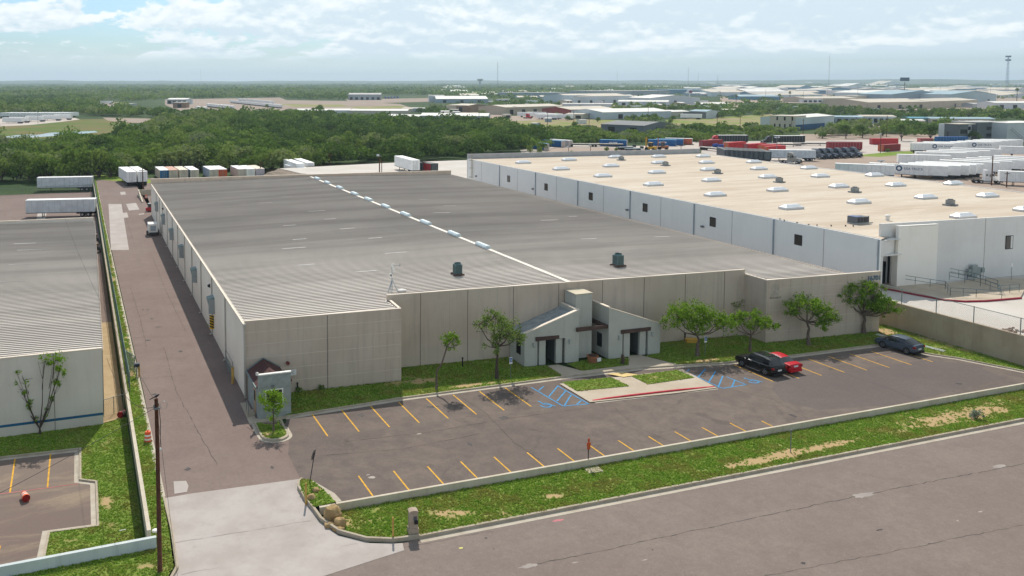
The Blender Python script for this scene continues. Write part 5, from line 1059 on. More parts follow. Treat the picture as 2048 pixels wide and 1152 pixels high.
# ---------------------------------------------------------------- signs and small things
GREENP = M('sign_post_green', S(120,132,120), .6, .2, var=.1); SBLUE = M('sign_blue', S(30,86,150), .5, var=.03)
def pmr(q, lab):
    p = G(q[0], q[1], ZG); T = thing('parking_sign', lab, 'sign', p); m = MB(); m.tube([(0,0,0), (0,0,2.2)], .035, 8); m.build('post', GREENP, T); m = MB(); m.box(-.17, .17, -.055, -.037, 1.5, 2.15); b = m.build('board', WHITE, T)
    m = MB(); m.box(-.145, .145, -.062, -.056, 1.66, 2.12); m.build('blue_field', SBLUE, b)
    m = MB(); 
    for i in range(8):
        a = [math.radians(-190+32*k) for k in (i, i+1)]; m.face(*[(rr*math.cos(t), -.064, 1.84+rr*math.sin(t)) for rr, t in ((.1, a[0]), (.1, a[1]), (.072, a[1]), (.072, a[0]))])
    m.box(-.03, 0, -.066, -.063, 1.85, 1.99); m.box(0, .09, -.066, -.063, 1.86, 1.885); m.tube([(-.015, -.063, 2.04), (-.015, -.067, 2.04)], .03, 8); m.build('wheelchair_symbol', WHITE, b); return T
pmr((1021,757), 'blue and white disabled parking sign before the left-hand porch'); pmr((1410,712), 'blue and white disabled parking sign beside the wide leafy tree')
# stop sign seen from behind, leaning
p = G(618, 966, .13); T = thing('stop_sign', 'leaning stop sign seen from behind on the driveway island', 'stop sign', p); tp_ = Vector(RT*.42+BK*.1)+Vector((0,0,2.25)); m = MB(); m.tube([(0,0,-.3), tp_], .035, 8); m.build('post', M('dark_post', S(66,66,70), .6, .3, var=.1), T)
m = MB(); c = tp_*.93; n_ = Vector((-.80, .6, 0)).normalized(); u = Vector((n_.y, -n_.x, 0)); lean = Vector((tp_.x, tp_.y, tp_.z)).normalized()
pts = [c+n_*.05+(u*math.cos(math.radians(22.5+45*k))+lean*math.sin(math.radians(22.5+45*k)))*.4 for k in range(8)]; m.add(pts+[q+n_*.012 for q in pts], [tuple(range(8)), tuple(range(15, 7, -1))]+[(i, (i+1)%8, 8+(i+1)%8, 8+i) for i in range(8)]); m.build('plate', M('sign_back', S(112,108,108), .5, .4, var=.12), T)
# orange marker by the concrete pad
p = G(1176, 932, ZV); pd = G(1187, 941, ZV); m = MB(); m.hexa([(pd.x-.62, pd.y-.42), (pd.x+.6, pd.y-.46), (pd.x+.66, pd.y+.4), (pd.x-.56, pd.y+.46)], ZV-.05, ZV+.06); struct(m.build('concrete_slab', GM['kerb']))
T = thing('marker_post', 'dark post with rusty orange marker plates on the verge', 'marker', p); m = MB(); m.tube([(0,0,0), (.03,0,2.1)], .04, 8); m.build('post', M('dark_post2', S(60,56,56), .6, .2, var=.1), T); ORG = M('orange_plate', S(196,84,44), .6, var=.12)
for z0, w_ in ((2.1, .08), (1.78, .17), (1.5, .14)):
    m = MB(); m.box(-w_, w_, -.08, -.045, z0-.14, z0+.14); m.build('plate', ORG, T)
p = G(1581, 905, ZV); T = thing('metal_post', 'bare thin metal post on the verge beyond the orange marker', 'post', p); m = MB(); m.tube([(0,0,0), (0,0,1.85)], .04, 8); m.build('pipe', STEEL, T); m = MB(); m.cyl((0,0), .055, 1.85, 1.9, 8); m.build('cap', STEEL, T)
# mailbox pillar
p = G(826, 1066, ZV); T = thing('mailbox_pillar', 'beige masonry mailbox pillar with black mailbox at the kerb', 'mailbox', p, math.radians(-8)); MP = wallmat('pillar_stone', S(168,150,132), S(180,164,146), S(128,112,98), .3, 2)
m = MB(); m.box(-.34, .34, -.28, .28, -.1, .42); m.build('plinth', MP, T); m = MB(); m.box(-.28, .28, -.24, .24, .423, 1.5); m.build('shaft', MP, T); pr = [(-.31,1.503), (-.31,1.56), (-.2,1.63), (0,1.655), (.2,1.63), (.31,1.56), (.31,1.503)]; m = MB(); m.add([(x,-.27,z) for x, z in pr]+[(x,.27,z) for x, z in pr], [tuple(range(7)), tuple(range(13,6,-1))]+[(i,7+i,7+(i+1)%7,(i+1)%7) for i in range(7)]); m.build('cap', MP, T)
m = MB(); m.box(-.02, .2, -.3, -.243, 1.0, 1.24); m.build('mailbox', M('mailbox_grey', S(96,100,108), .4, .5, var=.1), T); m = MB(); m.box(.02, .28, -.36, -.243, .76, .97); m.build('box_door', BLACK, T)
YB_ = M('bollard_yellow', S(196,160,84), .7, var=.2, scale=3)
for q, hgt, lab in (((786,1075),1.35,'faded yellow pipe bollard left of the mailbox pillar'), ((612,1015),1.75,'faded yellow pipe bollard at the driveway island tip')):
    p = G(q[0], q[1], ZV); T = thing('bollard', lab, 'bollard', p); m = MB(); m.cyl((0,0), .075, -.1, hgt, 10); m.build('pipe', YB_, T); m = MB(); m.blob((0,0,hgt), (.075,.075,.05), 10, 6); m.build('cap', YB_, T)
ROCK = concrete('sandstone', S(176,146,100), S(198,170,126), (.16,.1,.05), .6, 1.2)
for i, (q, r, z, lab) in enumerate((((666,1040),(.62,.5,.6),0,'large tan boulder upright behind two flat ones'), ((680,1053),(.42,.36,.36),0,'mid sized boulder leaning on the large tan one'), ((660,1053),(.36,.3,.2),0,'small flat boulder at the front left of the rock group'), ((676,1060),(.42,.3,.16),0,'pale flat boulder at the front right of the rock group'), ((622,1010),(.36,.34,.5),0,'tan boulder at the broken end of the low wall'), ((632,984),(.24,.2,.18),.5,'small brown boulder on the stop sign island'))):
    p = G(q[0], q[1], ZV+z); m = MB(); m.blob((0,0,r[2]*.6), r, 12, 9, .0, .8, i); o = m.build('boulder', ROCK, None, p, True)
    for v in o.data.vertices: v.co += v.co.normalized()*.16*r[0]*(mnoise.noise(v.co*3+Vector((i*5,0,0)))+.5*mnoise.noise(v.co*7))*2
    o.data.set_sharp_from_angle(angle=math.radians(30)); tag(o, lab, 'boulder')
# planter, yellow box, little white sign between the porches
p = G(1185, 724, ZG); T = thing('planter', 'terracotta planter ring beside the square tower', 'planter', p); TER = M('terracotta', S(160,104,72), .85, var=.2, scale=4); m = MB(); m.tube([(0,0,0), (0,0,.62)], [.5, .56], 16); m.build('pot', TER, T); m = MB(); m.tube([(0,0,.55), (0,0,.7)], [.63,.63], 16); m.build('rim', TER, T); m = MB(); m.cyl((0,0), .5, .703, .72, 14); m.build('soil', M('dark_soil', S(70,54,44), .95, var=.2), T)
p = G(1198, 727, ZG); T = thing('lawn_sign', 'tiny white sign on a stake in the lawn before the planter', 'sign', p); m = MB(); m.box(-.02, .02, -.01, .01, 0, .25); m.build('stake', STEEL, T); m = MB(); m.box(-.24, .24, -.02, -.011, .22, .62); m.build('board', WHITE, T)
p = G(1382, 685, ZG); T = thing('utility_box', 'low yellow utility box in the lawn behind the wide tree', 'box', p, -.3); m = MB(); m.hexa([(-.6,-.3), (.6,-.3), (.6,.3), (-.6,.3)], 0, .38); m.build('body', M('box_yellow', S(206,160,70), .6, var=.12), T); m = MB(); m.hexa([(-.64,-.34), (.64,-.34), (.64,.34), (-.64,.34)], .383, .45); m.build('lid', M('box_yellow', S(206,160,70)), T)
for q, lab in (((1145,744), 'larger stone slab lying in the lawn left of the walk'),):
    pass
# traffic drums
DO = M('drum_orange', S(226,92,44), .55, var=.08); DW = M('drum_white', S(232,226,218), .5, var=.05); DR = M('drum_red', S(206,62,48), .55, var=.08)
def drum(p, lab, up=True, rz=0, red=False):
    T = thing('traffic_drum', lab, 'traffic drum', p, rz); c1 = DR if red else DO; ax = (lambda z: (0, 0, z)) if up else (lambda z: (z-.45, 0, .26))
    bands = [(0, .22, .29, .285, c1, 'base_band'), (.22, .37, .285, .275, DW, 'white_band'), (.37, .52, .275, .265, c1, 'orange_band'), (.52, .67, .265, .25, DW, 'white_band'), (.67, .86, .25, .235, c1, 'orange_band')]
    for z0, z1, ra, rb, mt, nm in bands:
        m = MB(); m.tube([ax(z0+.001), ax(z1)], [ra, rb], 16, False); m.build(nm, mt, T)
    m = MB(); m.tube([ax(.86), ax(.9)], [.235, .2], 16); m.tube([ax(.9), ax(1.0)], [.06, .06], 8); m.build('top', c1, T)
    if not up: m = MB(); m.tube([ax(.03), ax(.05)], [.27, .27], 16); m.build('hollow', M('drum_inside', S(150,30,30), .7, var=.1), T)
    else: m = MB(); m.tube([(0,0,0), (0,0,.06)], [.4, .36], 16); m.build('rubber_base', TYRE, T)
    return T
drum(G(296, 884, .05), 'upright orange and white traffic drum on the grass strip by the utility pole')
drum(G(245, 832, ZL+.02), 'fallen red traffic drum lying in the sand by the warehouse corner', False, math.radians(55), True)
drum(G(50, 999, ZL+.02), 'fallen orange traffic drum lying in the left parking lot', False, math.radians(105), False)
p = G(303, 888, .05); m = MB(); m.bar((0,0,0), (-.12,.05,.75), .07, .03); o = m.build('wooden_stake', M('stake_wood', S(196,170,132), .9, var=.1), None, p); tag(o, 'short pale wooden stake leaning beside the upright traffic drum', 'stake')
# utility pole, bird, cables
WOOD = M('creosote_wood', S(96,62,46), .9, var=.3, scale=2, fine=12); p = G(320, 1143, ZV); pt_y = 7.9
zt = H + ray(317, 797)[2]*(p.y/ray(317, 797)[1])
T = thing('utility_pole', 'tall brown wooden utility pole beside the driveway apron', 'utility pole', p); m = MB(); m.tube([(0,0,-.3), (.0,0,(zt-ZV)*.5), (-.02,0,zt-ZV)], [.15,.13,.11], 12); m.build('pole', WOOD, T, smooth=True)
hz = zt-ZV
m = MB(); m.box(-.2, .2, -.16, -.1, hz-.62, hz-.5); m.tube([(-.17,-.13,hz-.5), (-.17,-.13,hz-.3)], .035, 8); m.build('bracket', STEEL, T)
m = MB(); m.blob((.17, -.13, hz-3.1), (.07,.07,.09), 8, 6); m.build('insulator', WHITE, T)
m = MB()
for i in range(14):
    a = [i/13*5.2-1.2, (i+1)/13*5.2-1.2]; m.tube([(.42+.2*math.cos(a[0]), 0, hz-.45+.24*math.sin(a[0])), (.42+.2*math.cos(a[1]), 0, hz-.45+.24*math.sin(a[1]))], .012, 5)
m.build('coiled_wire', GALV, T); m = MB(); m.tube([(.12,-.02,hz-.3), (.2,-.06,hz-1.5), (.15,-.05,hz-3)], .02, 6); m.build('drop_wire', TRIM, T)
BD = thing('bird', 'black grackle perched on top of the utility pole', 'bird', (p.x-.02, p.y, zt)); m = MB()
m.tube([(-.16,0,.10), (-.08,0,.12), (.02,0,.16), (.1,0,.2), (.15,0,.24), (.2,0,.245)], [.02,.05,.07,.055,.045,.012], 8); m.tube([(-.4,0,.0), (-.15,0,.1)], [.03,.03], 6); m.tube([(0,.02,0), (0,.02,.12)], .008, 5); m.tube([(.02,-.02,0), (.02,-.02,.12)], .008, 5); m.build('body', M('grackle_black', (.012,.012,.016), .4, var=0), BD, smooth=True)
def cable(a, b, sag, lab, r=.012, n=18, name='cable'):
    a = Vector(a); b = Vector(b); pts = [a.lerp(b, i/n)-Vector((0,0,sag*4*(i/n)*(1-i/n))) for i in range(n+1)]; m = MB(); m.tube(pts, r, 5); tag(m.build(name, TRIM), lab, 'cable')
pt = Vector((p.x, p.y, zt))
cable(pt-Vector((0,0,.5)), (-22, 37, 7.0), .8, 'thin overhead cable running from the utility pole over the left lot', .014)
cable(pt-Vector((0,0,.35)), (-2.5, 150, 7.5), 1.2, 'thin overhead cable running from the utility pole back along the grey warehouse', .012)
cable(pt-Vector((0,0,.45)), (1.9, G(207,850,ZL).y+.5, 4.2), 1.6, 'slack black cable hanging from the utility pole to the grey warehouse corner', .016)
cable(pt-Vector((0,0,.6)), (4.9, 50.9, ZV), .02, 'straight guy wire from the utility pole to the apron edge', .01)
o = None; p2 = G(312, 1064, .1); m = MB(); m.blob((0,0,.1), (.3,.22,.12), 10, 6, .1); tag(m.build('bucket_lid', WHITE, None, p2), 'white scrap of plastic at the corner of the whitewashed wall', 'litter')
p2 = G(245, 1061, ZL+.1); m = MB(); m.hexa([(-.22,-.05), (.22,0), (.22,.07), (-.22,.04)], .0, .04); tag(m.build('litter', WHITE, None, p2), 'white strip of litter on the left lawn', 'litter')
# ---------------------------------------------------------------- chain-link fences
def fencemat(name, col, k=.22):
    t = NT(name); w1 = t.n('ShaderNodeTexWave'); return None
def chain(name, lab, pts, hgt, mat, sp=3.0, post=.035, mesh=.11, wire=.006, slat=None, base=None):
    """posts, rails and real crossing wires"""
    T = thing(name, lab, 'fence'); pv = [Vector(p) for p in pts]; run = []
    for a, b in zip(pv, pv[1:]):
        L = (b-a).length; n = max(1, round(L/sp))
        for i in range(n): run.append(a.lerp(b, i/n))
    run.append(pv[-1])
    for q in run:
        m = MB(); m.tube([q, q+Vector((0,0,hgt+.05))], post, 6); m.build('post', mat, T)
    m = MB()
    for a, b in zip(pv, pv[1:]): m.tube([a+Vector((0,0,hgt)), b+Vector((0,0,hgt))], post*.7, 6)
    m.build('top_rail', mat, T); m = MB()
    for a, b in zip(pv, pv[1:]):
        L = (b-a).length; d = (b-a)/L; n = int(L/mesh); 
        for s in (1, -1):
            for i in range(-int(hgt/mesh), n):
                s0, s1 = i*mesh, i*mesh+hgt; z0, z1 = (0, hgt) if s > 0 else (hgt, 0)
                if s0 < 0: z0 += (z1-z0)*(-s0/hgt); s0 = 0
                if s1 > L: z1 -= (z1-z0)*((s1-L)/(s1-s0)); s1 = L
                if s1 <= s0: continue
                p_ = a+d*s0+Vector((0,0,z0)); q_ = a+d*s1+Vector((0,0,z1)); w_ = Vector((0,0,wire)); n2 = Vector((d.y, -d.x, 0))*wire
                m.face(p_-w_, q_-w_, q_+w_, p_+w_); m.face(p_-n2, q_-n2, q_+n2, p_+n2)
    m.build('mesh', mat, T); return T
FMET = M('fence_wire', S(132,142,140), .5, .4, var=.1); FGRN = M('fence_green_wire', S(104,128,122), .5, .3, var=.12)
chain('chain_link_fence', 'long chain-link fence on the wall between the alley and the grey warehouse', [(3.95, 84.5, .1), (3.85, 130, .1), (3.8, 190, .1), (3.7, 272, .1)], 1.9, FGRN, 3.0, .035, .24, .006)
chain('chain_link_fence', 'short chain-link return fence ending at the alley keypad', [(3.95, 92.6, .1), (4.75, 90.2, .1)], 1.7, FMET, 1.5, .045, .14, .008)
chain('chain_link_gate', 'small chain-link gate across the sand strip by the grey warehouse', [(1.55, 84.3, ZL), (3.4, 85.2, ZL)], 1.6, FMET, 1.0, .035, .16, .008)
p = G(278, 755, 0); T = thing('keypad_post', 'gate keypad box with a yellow guard post at the alley edge', 'keypad', (4.85, p.y-.0, .0)); m = MB(); m.box(-.28, .28, -.2, .2, 1.15, 1.45); m.build('box', M('keypad_dark', S(40,46,60), .4, .2, var=.1), T); m = MB(); m.cyl((0,0), .06, 0, 1.15, 8); m.build('post', STEEL, T); m = MB(); m.cyl((.22,.05), .1, 0, 1.1, 10); m.build('guard_post', YB_, T)
p = G(449, 743); T = thing('gate_leaf', 'open chain-link gate leaf folded against the alley wall', 'gate', (0,0,0)); ggx = wx(86)-.35
for a in ((ggx, 84.6), (ggx, 89.0)):
    m = MB(); m.tube([(a[0], a[1], .05), (a[0], a[1], 1.9)], .035, 6); m.build('post', STEEL, T)
m = MB()
for z in (.15, 1.85): m.tube([(ggx, 84.6, z), (ggx, 89, z)], .03, 6)
m.build('rail', STEEL, T); m = MB()
for i in range(26):
    y = 84.6+i*.17; m.bar((ggx, y, .15), (ggx, min(89, y+1.2), 1.35), .012); m.bar((ggx, min(89, y+1.2), .15), (ggx, y, 1.35), .012)
m.build('mesh', FMET, T)
m = MB(); m.cyl((13.55, 83.9), .13, 0, 1.55, 12); m.blob((13.55, 83.9, 1.55), (.13,.13,.08), 12, 6); tag(m.build('bollard', YB_), 'thick yellow bollard beside the open gate on the alley wall', 'bollard')
# fence along the raised lot
x_ = lambda y: 91.6-.55*(y-40)/48
chain('chain_link_fence', 'chain-link fence along the top of the tan retaining wall', [(x_(56), 56, 3.25), (x_(66), 66, 3.2), (x_(88), 88, 3.06), (91.4, 104, ZW)], 1.75, FMET, 4.2, .05, .2, .007)
# rail-lined ramp and red kerb before the white warehouse
RK = M('dark_red_kerb', S(150,38,58), .7, var=.15); gw = lambda x, y: (G(x, y, ZW).x, G(x, y, ZW).y)
rk = [gw(1700,563), gw(1760,577), gw(1830,591), gw(1890,602), gw(1930,605), gw(1975,604), gw(2044,598)]; r2 = offs(rk, .22); m = MB()
for i in range(6): m.hexa([rk[i], rk[i+1], r2[i+1], r2[i]], ZW, ZW+.2)
struct(m.build('red_kerb', RK))
wk = r2 + [gw(2044,592), gw(2060,560), gw(1962,559), gw(1880,571), gw(1770,566)]; poly(wk, ZW+.17, 'entrance_walk', GM['walk'])
lm = MB(); ram = [gw(1880,580), gw(1920,588), gw(1990,590), gw(2005,596), gw(1940,599), gw(1890,596)]
def railing(lab, pts, z0, hgt=1.0):
    T = thing('handrail', lab, 'railing'); pv = [Vector((p[0], p[1], z)) for p, z in zip(pts, z0)]
    RM = M('rail_grey_green', S(96,116,122), .5, .4, var=.1)
    for a, b in zip(pv, pv[1:]):
        n = max(1, round((b-a).length/1.8))
        for i in range(n+1):
            q = a.lerp(b, i/n); m = MB(); m.tube([q, q+Vector((0,0,hgt))], .03, 6); m.build('post', RM, T)
    m = MB()
    for h_ in (hgt, hgt*.55):
        m.tube([q+Vector((0,0,h_)) for q in pv], .03, 6)
    m.build('rail', RM, T)
zw = ZW+.17
railing('grey handrail across the front of the white screen wall', [gw(1690,545), gw(1765,566)], [zw, zw])
railing('grey handrail along the outer edge of the entrance walk', [gw(1801,572), gw(1890,586), gw(1900,597), gw(1952,597), gw(2003,601)], [zw+.3, zw+.3, zw+.15, zw, zw])
railing('upper grey handrail sloping down the ramp by the wall', [gw(1887,560), gw(1947,570), gw(1995,580), gw(2000,592)], [zw+.6, zw+.4, zw+.05, zw])
railing('lower grey handrail sloping down beside the ramp', [gw(1898,570), gw(1960,580), gw(2000,590), gw(2038,586)], [zw+.5, zw+.3, zw, zw])
p = G(1948, 560, ZW); T = thing('meter_cabinet', 'grey electrical cabinets on a rack against the white front wall', 'cabinet', (p.x, yf(p.x)-.35, ZW+.15)); CB = M('cabinet_grey', S(150,160,158), .5, .2, var=.08)
for x, z0, z1, w_ in ((-1.0, .7, 1.4, .25), (-.1, .3, 1.9, .5), (.7, .5, 1.5, .3), (1.5, .8, 1.4, .28)):
    m = MB(); m.box(x-w_, x+w_, -.2, .12, z0, z1); m.build('cabinet', CB, T)
m = MB(); m.box(-1.2, 1.8, .13, .2, 1.0, 1.08); m.bar((-1.0,.16,0), (-1.0,.16,1.0), .08); m.bar((1.5,.16,0), (1.5,.16,1.0), .08); m.build('rack', STEEL, T)
p = G(2022, 562, ZW); T = thing('parking_sign', 'small white sign on a thin post before the white front wall', 'sign', (p.x, p.y, ZW)); m = MB(); m.cyl((0,0), .03, 0, 2.4, 8); m.build('post', STEEL, T); m = MB(); m.box(-.16, .16, -.05, -.031, 1.9, 2.4); m.build('board', WHITE, T)
STN2 = STONE; rb = random.Random(3)
RKM = concrete('river_rock', S(160,138,122), S(196,176,160), (.1,.08,.07), .5, 4)
m = MB()
RP = [gw(2002,662), gw(2012,655), gw(2060,656), gw(2060,676), gw(2046,672)]
for i in range(420):
    x = rb.uniform(91, 101); y = rb.uniform(58, 76)
    if inpoly(x, y, RP) and x > x_(y)+.2: r = rb.uniform(.12, .26); m.blob((x, y, ZW+.05), (r, r*.9, r*.7), 6, 4, .25, 1, i)
o = m.build('rock_bed', RKM); o['kind'] = 'stuff'; o['label'] = 'bed of river rocks behind the retaining wall'
strip(G(1864, 702, .12), G(1890, 710, .12), .12, WHITE, .16, 'pipe_line') if False else None
m = MB(); a = G(1752, 669, .15); b = G(1888, 703, .15); m.tube([a, b], .06, 6); m.tube([a+Vector((.35,.1,0)), b+Vector((.35,.1,0))], .06, 6); tag(m.build('white_pipes', WHITE), 'pair of long white pipes lying on the grass beside the grey car', 'pipe')
# ---------------------------------------------------------------- trailers, containers and trucks
TWH = M('trailer_white', S(243,243,241), .5, var=.07, scale=.8); TGR = M('trailer_grey', S(204,210,214), .45, .25, var=.1, scale=.8); UND = M('undercarriage', (.03,.03,.032), .8, var=.2)
ROOFW = M('trailer_roof', S(240,240,238), .5, var=.08, scale=.5); RIBM = M('trailer_rib', S(164,172,178), .5, .3, var=.08)
def cmat(nm, *c): return M(nm, S(*c), .6, var=.14, scale=.7)
def trailer_proto(key, L, side, rear, roof, z0=1.15, h=2.85, W_=2.58, wheels=True, ribs=True, letters=None, simple=False, corr=False):
    T = thing('trailer', '', '', (0, 0, -500)); x0, x1 = -L/2, L/2
    m = MB(); m.box(x0+.06, x1, -W_/2, W_/2, z0, z0+h); m.build('body', side, T)
    m = MB(); m.box(x0-.02, x1+.03, -W_/2-.02, W_/2+.02, z0+h+.003, z0+h+.09); m.build('roof', roof, T)
    m = MB(); m.box(x0, x0+.055, -W_/2, -.02, z0+.02, z0+h); m.box(x0, x0+.055, .02, W_/2, z0+.02, z0+h); d = m.build('rear_door', rear, T)
    if simple:
        if wheels: m = MB(); m.box(x0+1, x0+4, -1.2, 1.2, .0, z0-.01); m.box(x1-4.2, x1-3.9, -1, 1, 0, z0-.01); m.build('undercarriage', UND, T)
        return T
    m = MB()
    for y in (-.62, -.2, .2, .62): m.box(x0-.03, x0-.003, y-.03, y+.03, z0+.1, z0+h-.1)
    m.build('lock_bar', GALV, d)
    if ribs:
        m = MB(); n = int(L/(.3 if corr else 1.22))
        for i in range(1, n):
            x = x0+L*i/n
            for s in (1, -1): m.box(x-.03, x+.03, s*W_/2-.015, s*W_/2+.015 if s > 0 else s*W_/2+.015, z0+.1, z0+h-.1) if False else m.box(x-(.05 if corr else .025), x+(.05 if corr else .025), min(s*W_/2, s*(W_/2+.02)), max(s*W_/2, s*(W_/2+.02)), z0+.12, z0+h-.12)
        o = m.build('side_rib', side if corr else RIBM if side is not TWH else M('rib_white', S(206,206,204), .5, var=.05), T); o['kind'] = 'stuff'
    if wheels:
        m = MB(); m.box(x0+.05, x1, -W_/2+.02, -W_/2+.12, z0-.14, z0-.003); m.box(x0+.05, x1, W_/2-.12, W_/2-.02, z0-.14, z0-.003); m.box(x0+.1, x0+4.3, -.5, .5, .62, z0-.15); m.build('chassis_rail', UND, T)
        for x in (x0+1.5, x0+2.85):
            for s in (1, -1):
                m = MB(); m.tube([(x, s*.72, .5), (x, s*1.25, .5)], .5, 14); wl = m.build('wheel', TYRE, T); m = MB(); m.tube([(x, s*1.2, .5), (x, s*1.262, .5)], [.27, .24], 10); m.build('rim', RIM, wl)
        for s in (1, -1): m = MB(); m.box(x1-3.6, x1-3.45, s*.8-.07, s*.8+.07, .1, z0-.15); m.box(x1-3.7, x1-3.35, s*.8-.15, s*.8+.15, .02, .1); m.build('landing_leg', UND, T)
        m = MB(); m.bar((x0+.1, -1.1, .55), (x0+.1, 1.1, .55), .1); m.bar((x0+.1, -.6, .55), (x0+.1, -.6, z0), .08); m.bar((x0+.1, .6, .55), (x0+.1, .6, z0), .08); m.build('underride_bar', UND, T)
    if letters:
        for s in (1, -1):
            o = lettering(letters, .95, M('letter_blue', S(20,70,112), .6, var=0), T, (s*4.2, -s*(W_/2+.03), z0+1.75), (math.pi/2, 0, 0 if s > 0 else math.pi)); 
            m = MB(); c = (s*.3, 0, z0+1.78); m2 = []
            for i in range(16):
                a = [2*math.pi*k/16 for k in (i, i+1)]; yy = -s*(W_/2+.028); m.face(*[(c[0]+r*math.cos(t), yy, c[2]+r*math.sin(t)) for r, t in ((.88, a[0]), (.88, a[1]), (.5, a[1]), (.5, a[0]))])
            for i in range(6):
                a = math.pi/2+i*math.pi/3; yy = -s*(W_/2+.034); m.face(*[(c[0]+r*math.cos(t), yy, c[2]+r*math.sin(t)) for r, t in ((.78, a-.2), (.78, a+.2), (.3, a+.05), (.3, a-.05))])
            m.build('emblem', M('letter_blue', S(36,92,134)), T)
    return T
_tp = {}
def used_once(T): return T.location.z < -400
def put(key, maker, loc, rz, lab, cat, group):
    if key not in _tp: _tp[key] = maker()
    T = _tp[key]
    if used_once(T): T.location = loc; T.rotation_euler = (0, 0, rz); tag(T, lab, cat, group); return T
    T2 = dup(T, loc, rz, lab, None, group); T2['category'] = cat
    if not group and 'group' in T2: del T2['group']
    return T2
def trl(a, b, key, maker, lab, cat='trailer', group=None, z=0.0, W_=2.58, end='b', L=None):
    """a, b: ground points of the near long side in the photograph; end: which of them is the rear"""
    A_, B_ = G(a[0], a[1], z), G(b[0], b[1], z); d = (B_-A_); d.z = 0; ln = d.length; d.normalize(); v = Vector((-d.y, d.x, 0))
    if v.dot(Vector((0, 1, 0))) < 0: v = -v
    c = (A_+B_)/2 + v*W_/2; hd_ = math.atan2(d.y, d.x) + (0 if end == 'a' else math.pi)
    return put(key, maker, (c.x, c.y, z), hd_, lab, cat, group)
mk = lambda key, *a, **k: (key, lambda: trailer_proto(key, *a, **k))
WT = mk('wt', 16.1, TWH, TWH, ROOFW); WS = mk('ws', 16.1, TWH, TWH, ROOFW, simple=True); UT = mk('ut', 16.1, TWH, TWH, ROOFW, letters='USA TRUCK'); GT = mk('gt', 15.0, TGR, TWH, ROOFW)
c_red, c_dred, c_org, c_blue, c_pale, c_rust, c_dark = cmat('container_red', 186,44,52), cmat('container_dark_red', 142,44,50), cmat('container_orange', 190,92,50), cmat('container_blue', 30,96,152), cmat('container_pale', 206,192,182), cmat('container_rust', 196,150,130), cmat('trailer_dark', 60,66,72)
def cont(key, side, rear, roof, L=12.2): return mk(key, L, side, rear, roof, z0=.12, h=2.7, wheels=False, corr=True)
# the two side-on trailers on the lower lot at the left
GT2 = mk('gt2', 15.3, TGR, TWH, ROOFW)
trl((79,384), (180,382), *GT, 'grey-sided trailer, the farther of two in the left yard', group=None, z=ZL, end='b'); trl((55,436), (187,433), *GT2, 'grey-sided trailer, the nearer of two in the left yard', z=ZL, end='b')
def endon(q, key, maker, lab, cat='trailer', L=16.1, rz=0.0, z=0.0, group=None):
    p = G(q[0], q[1], z); a = math.pi/2+rz; return put(key, maker, (p.x+math.cos(a)*L/2, p.y+math.sin(a)*L/2, z), a, lab, cat, group)
endon((264,372.5), *WT, 'white trailer seen from its rear doors, left of the end-on pair behind the warehouse', rz=.1); endon((286,371.5), *WT, 'white trailer seen from its rear doors, right of the end-on pair behind the warehouse', rz=.1)
CON = [((329,359.5), 'c1', c_pale, c_blue, ROOFW, 'white container with a blue end door, first in the row behind the warehouse'), ((347.5,359.3), 'c2', c_pale, c_pale, c_rust, 'white container with a pinkish roof, second in the back row'), ((368,359), 'c3', c_pale, c_pale, cmat('roof_cream',214,204,184), 'white container with a cream roof, third in the back row'), ((389.5,358.7), 'c4', cmat('container_steel',96,124,146), c_pale, ROOFW, 'steel blue sided container with white doors, fourth in the back row'),
       ((428.5,358), 'c5', cmat('container_lilac',198,200,210), c_pale, ROOFW, 'white container left of the orange ended one'), ((446,357.5), 'c6', c_pale, cmat('container_brick',196,84,48), ROOFW, 'container with bright orange end door in the back row'), ((485.5,357), 'c7', cmat('container_pink',216,190,184), c_pale, ROOFW, 'pinkish sided container, first of the last three in the back row'), ((502,356.7), 'c8', TWH, TWH, ROOFW, 'white container, middle of the last three in the back row'), ((521,356.3), 'c9', c_pale, cmat('container_lilac2',196,188,198), cmat('roof_cream',214,204,184), 'container with cream roof, last of the back row beside the dark pole')]
for q, k, s_, r_, rf_, lab in CON: endon(q, *cont(k, s_, r_, rf_), lab, 'container', 12.2, .04)
trl((571,345), (589,352), *WS, 'white trailer raised on its wheels, left of the pair by the stone bank', end='b'); trl((591,343), (609,350), *WT, 'white trailer with a dark emblem door by the stone bank', end='b')
endon((606,354), *cont('c10', TWH, c_pale, ROOFW), 'white container with a pale door nearest to the stone bank', 'container', 12.2, .16)
trl((803,337), (842,349), *WT, 'white trailer with red rear lamp standing alone on the pale concrete lot', z=ZW, end='b')
endon((869,347), *cont('c11', c_dred, c_dark, c_dark, 7), 'dark red box body with black door on the pale concrete lot', 'container', 7, .2, ZW); endon((848,345), *cont('c12', c_dark, c_dark, c_dark, 6), 'black box body behind the lone white trailer', 'container', 6, .2, ZW)
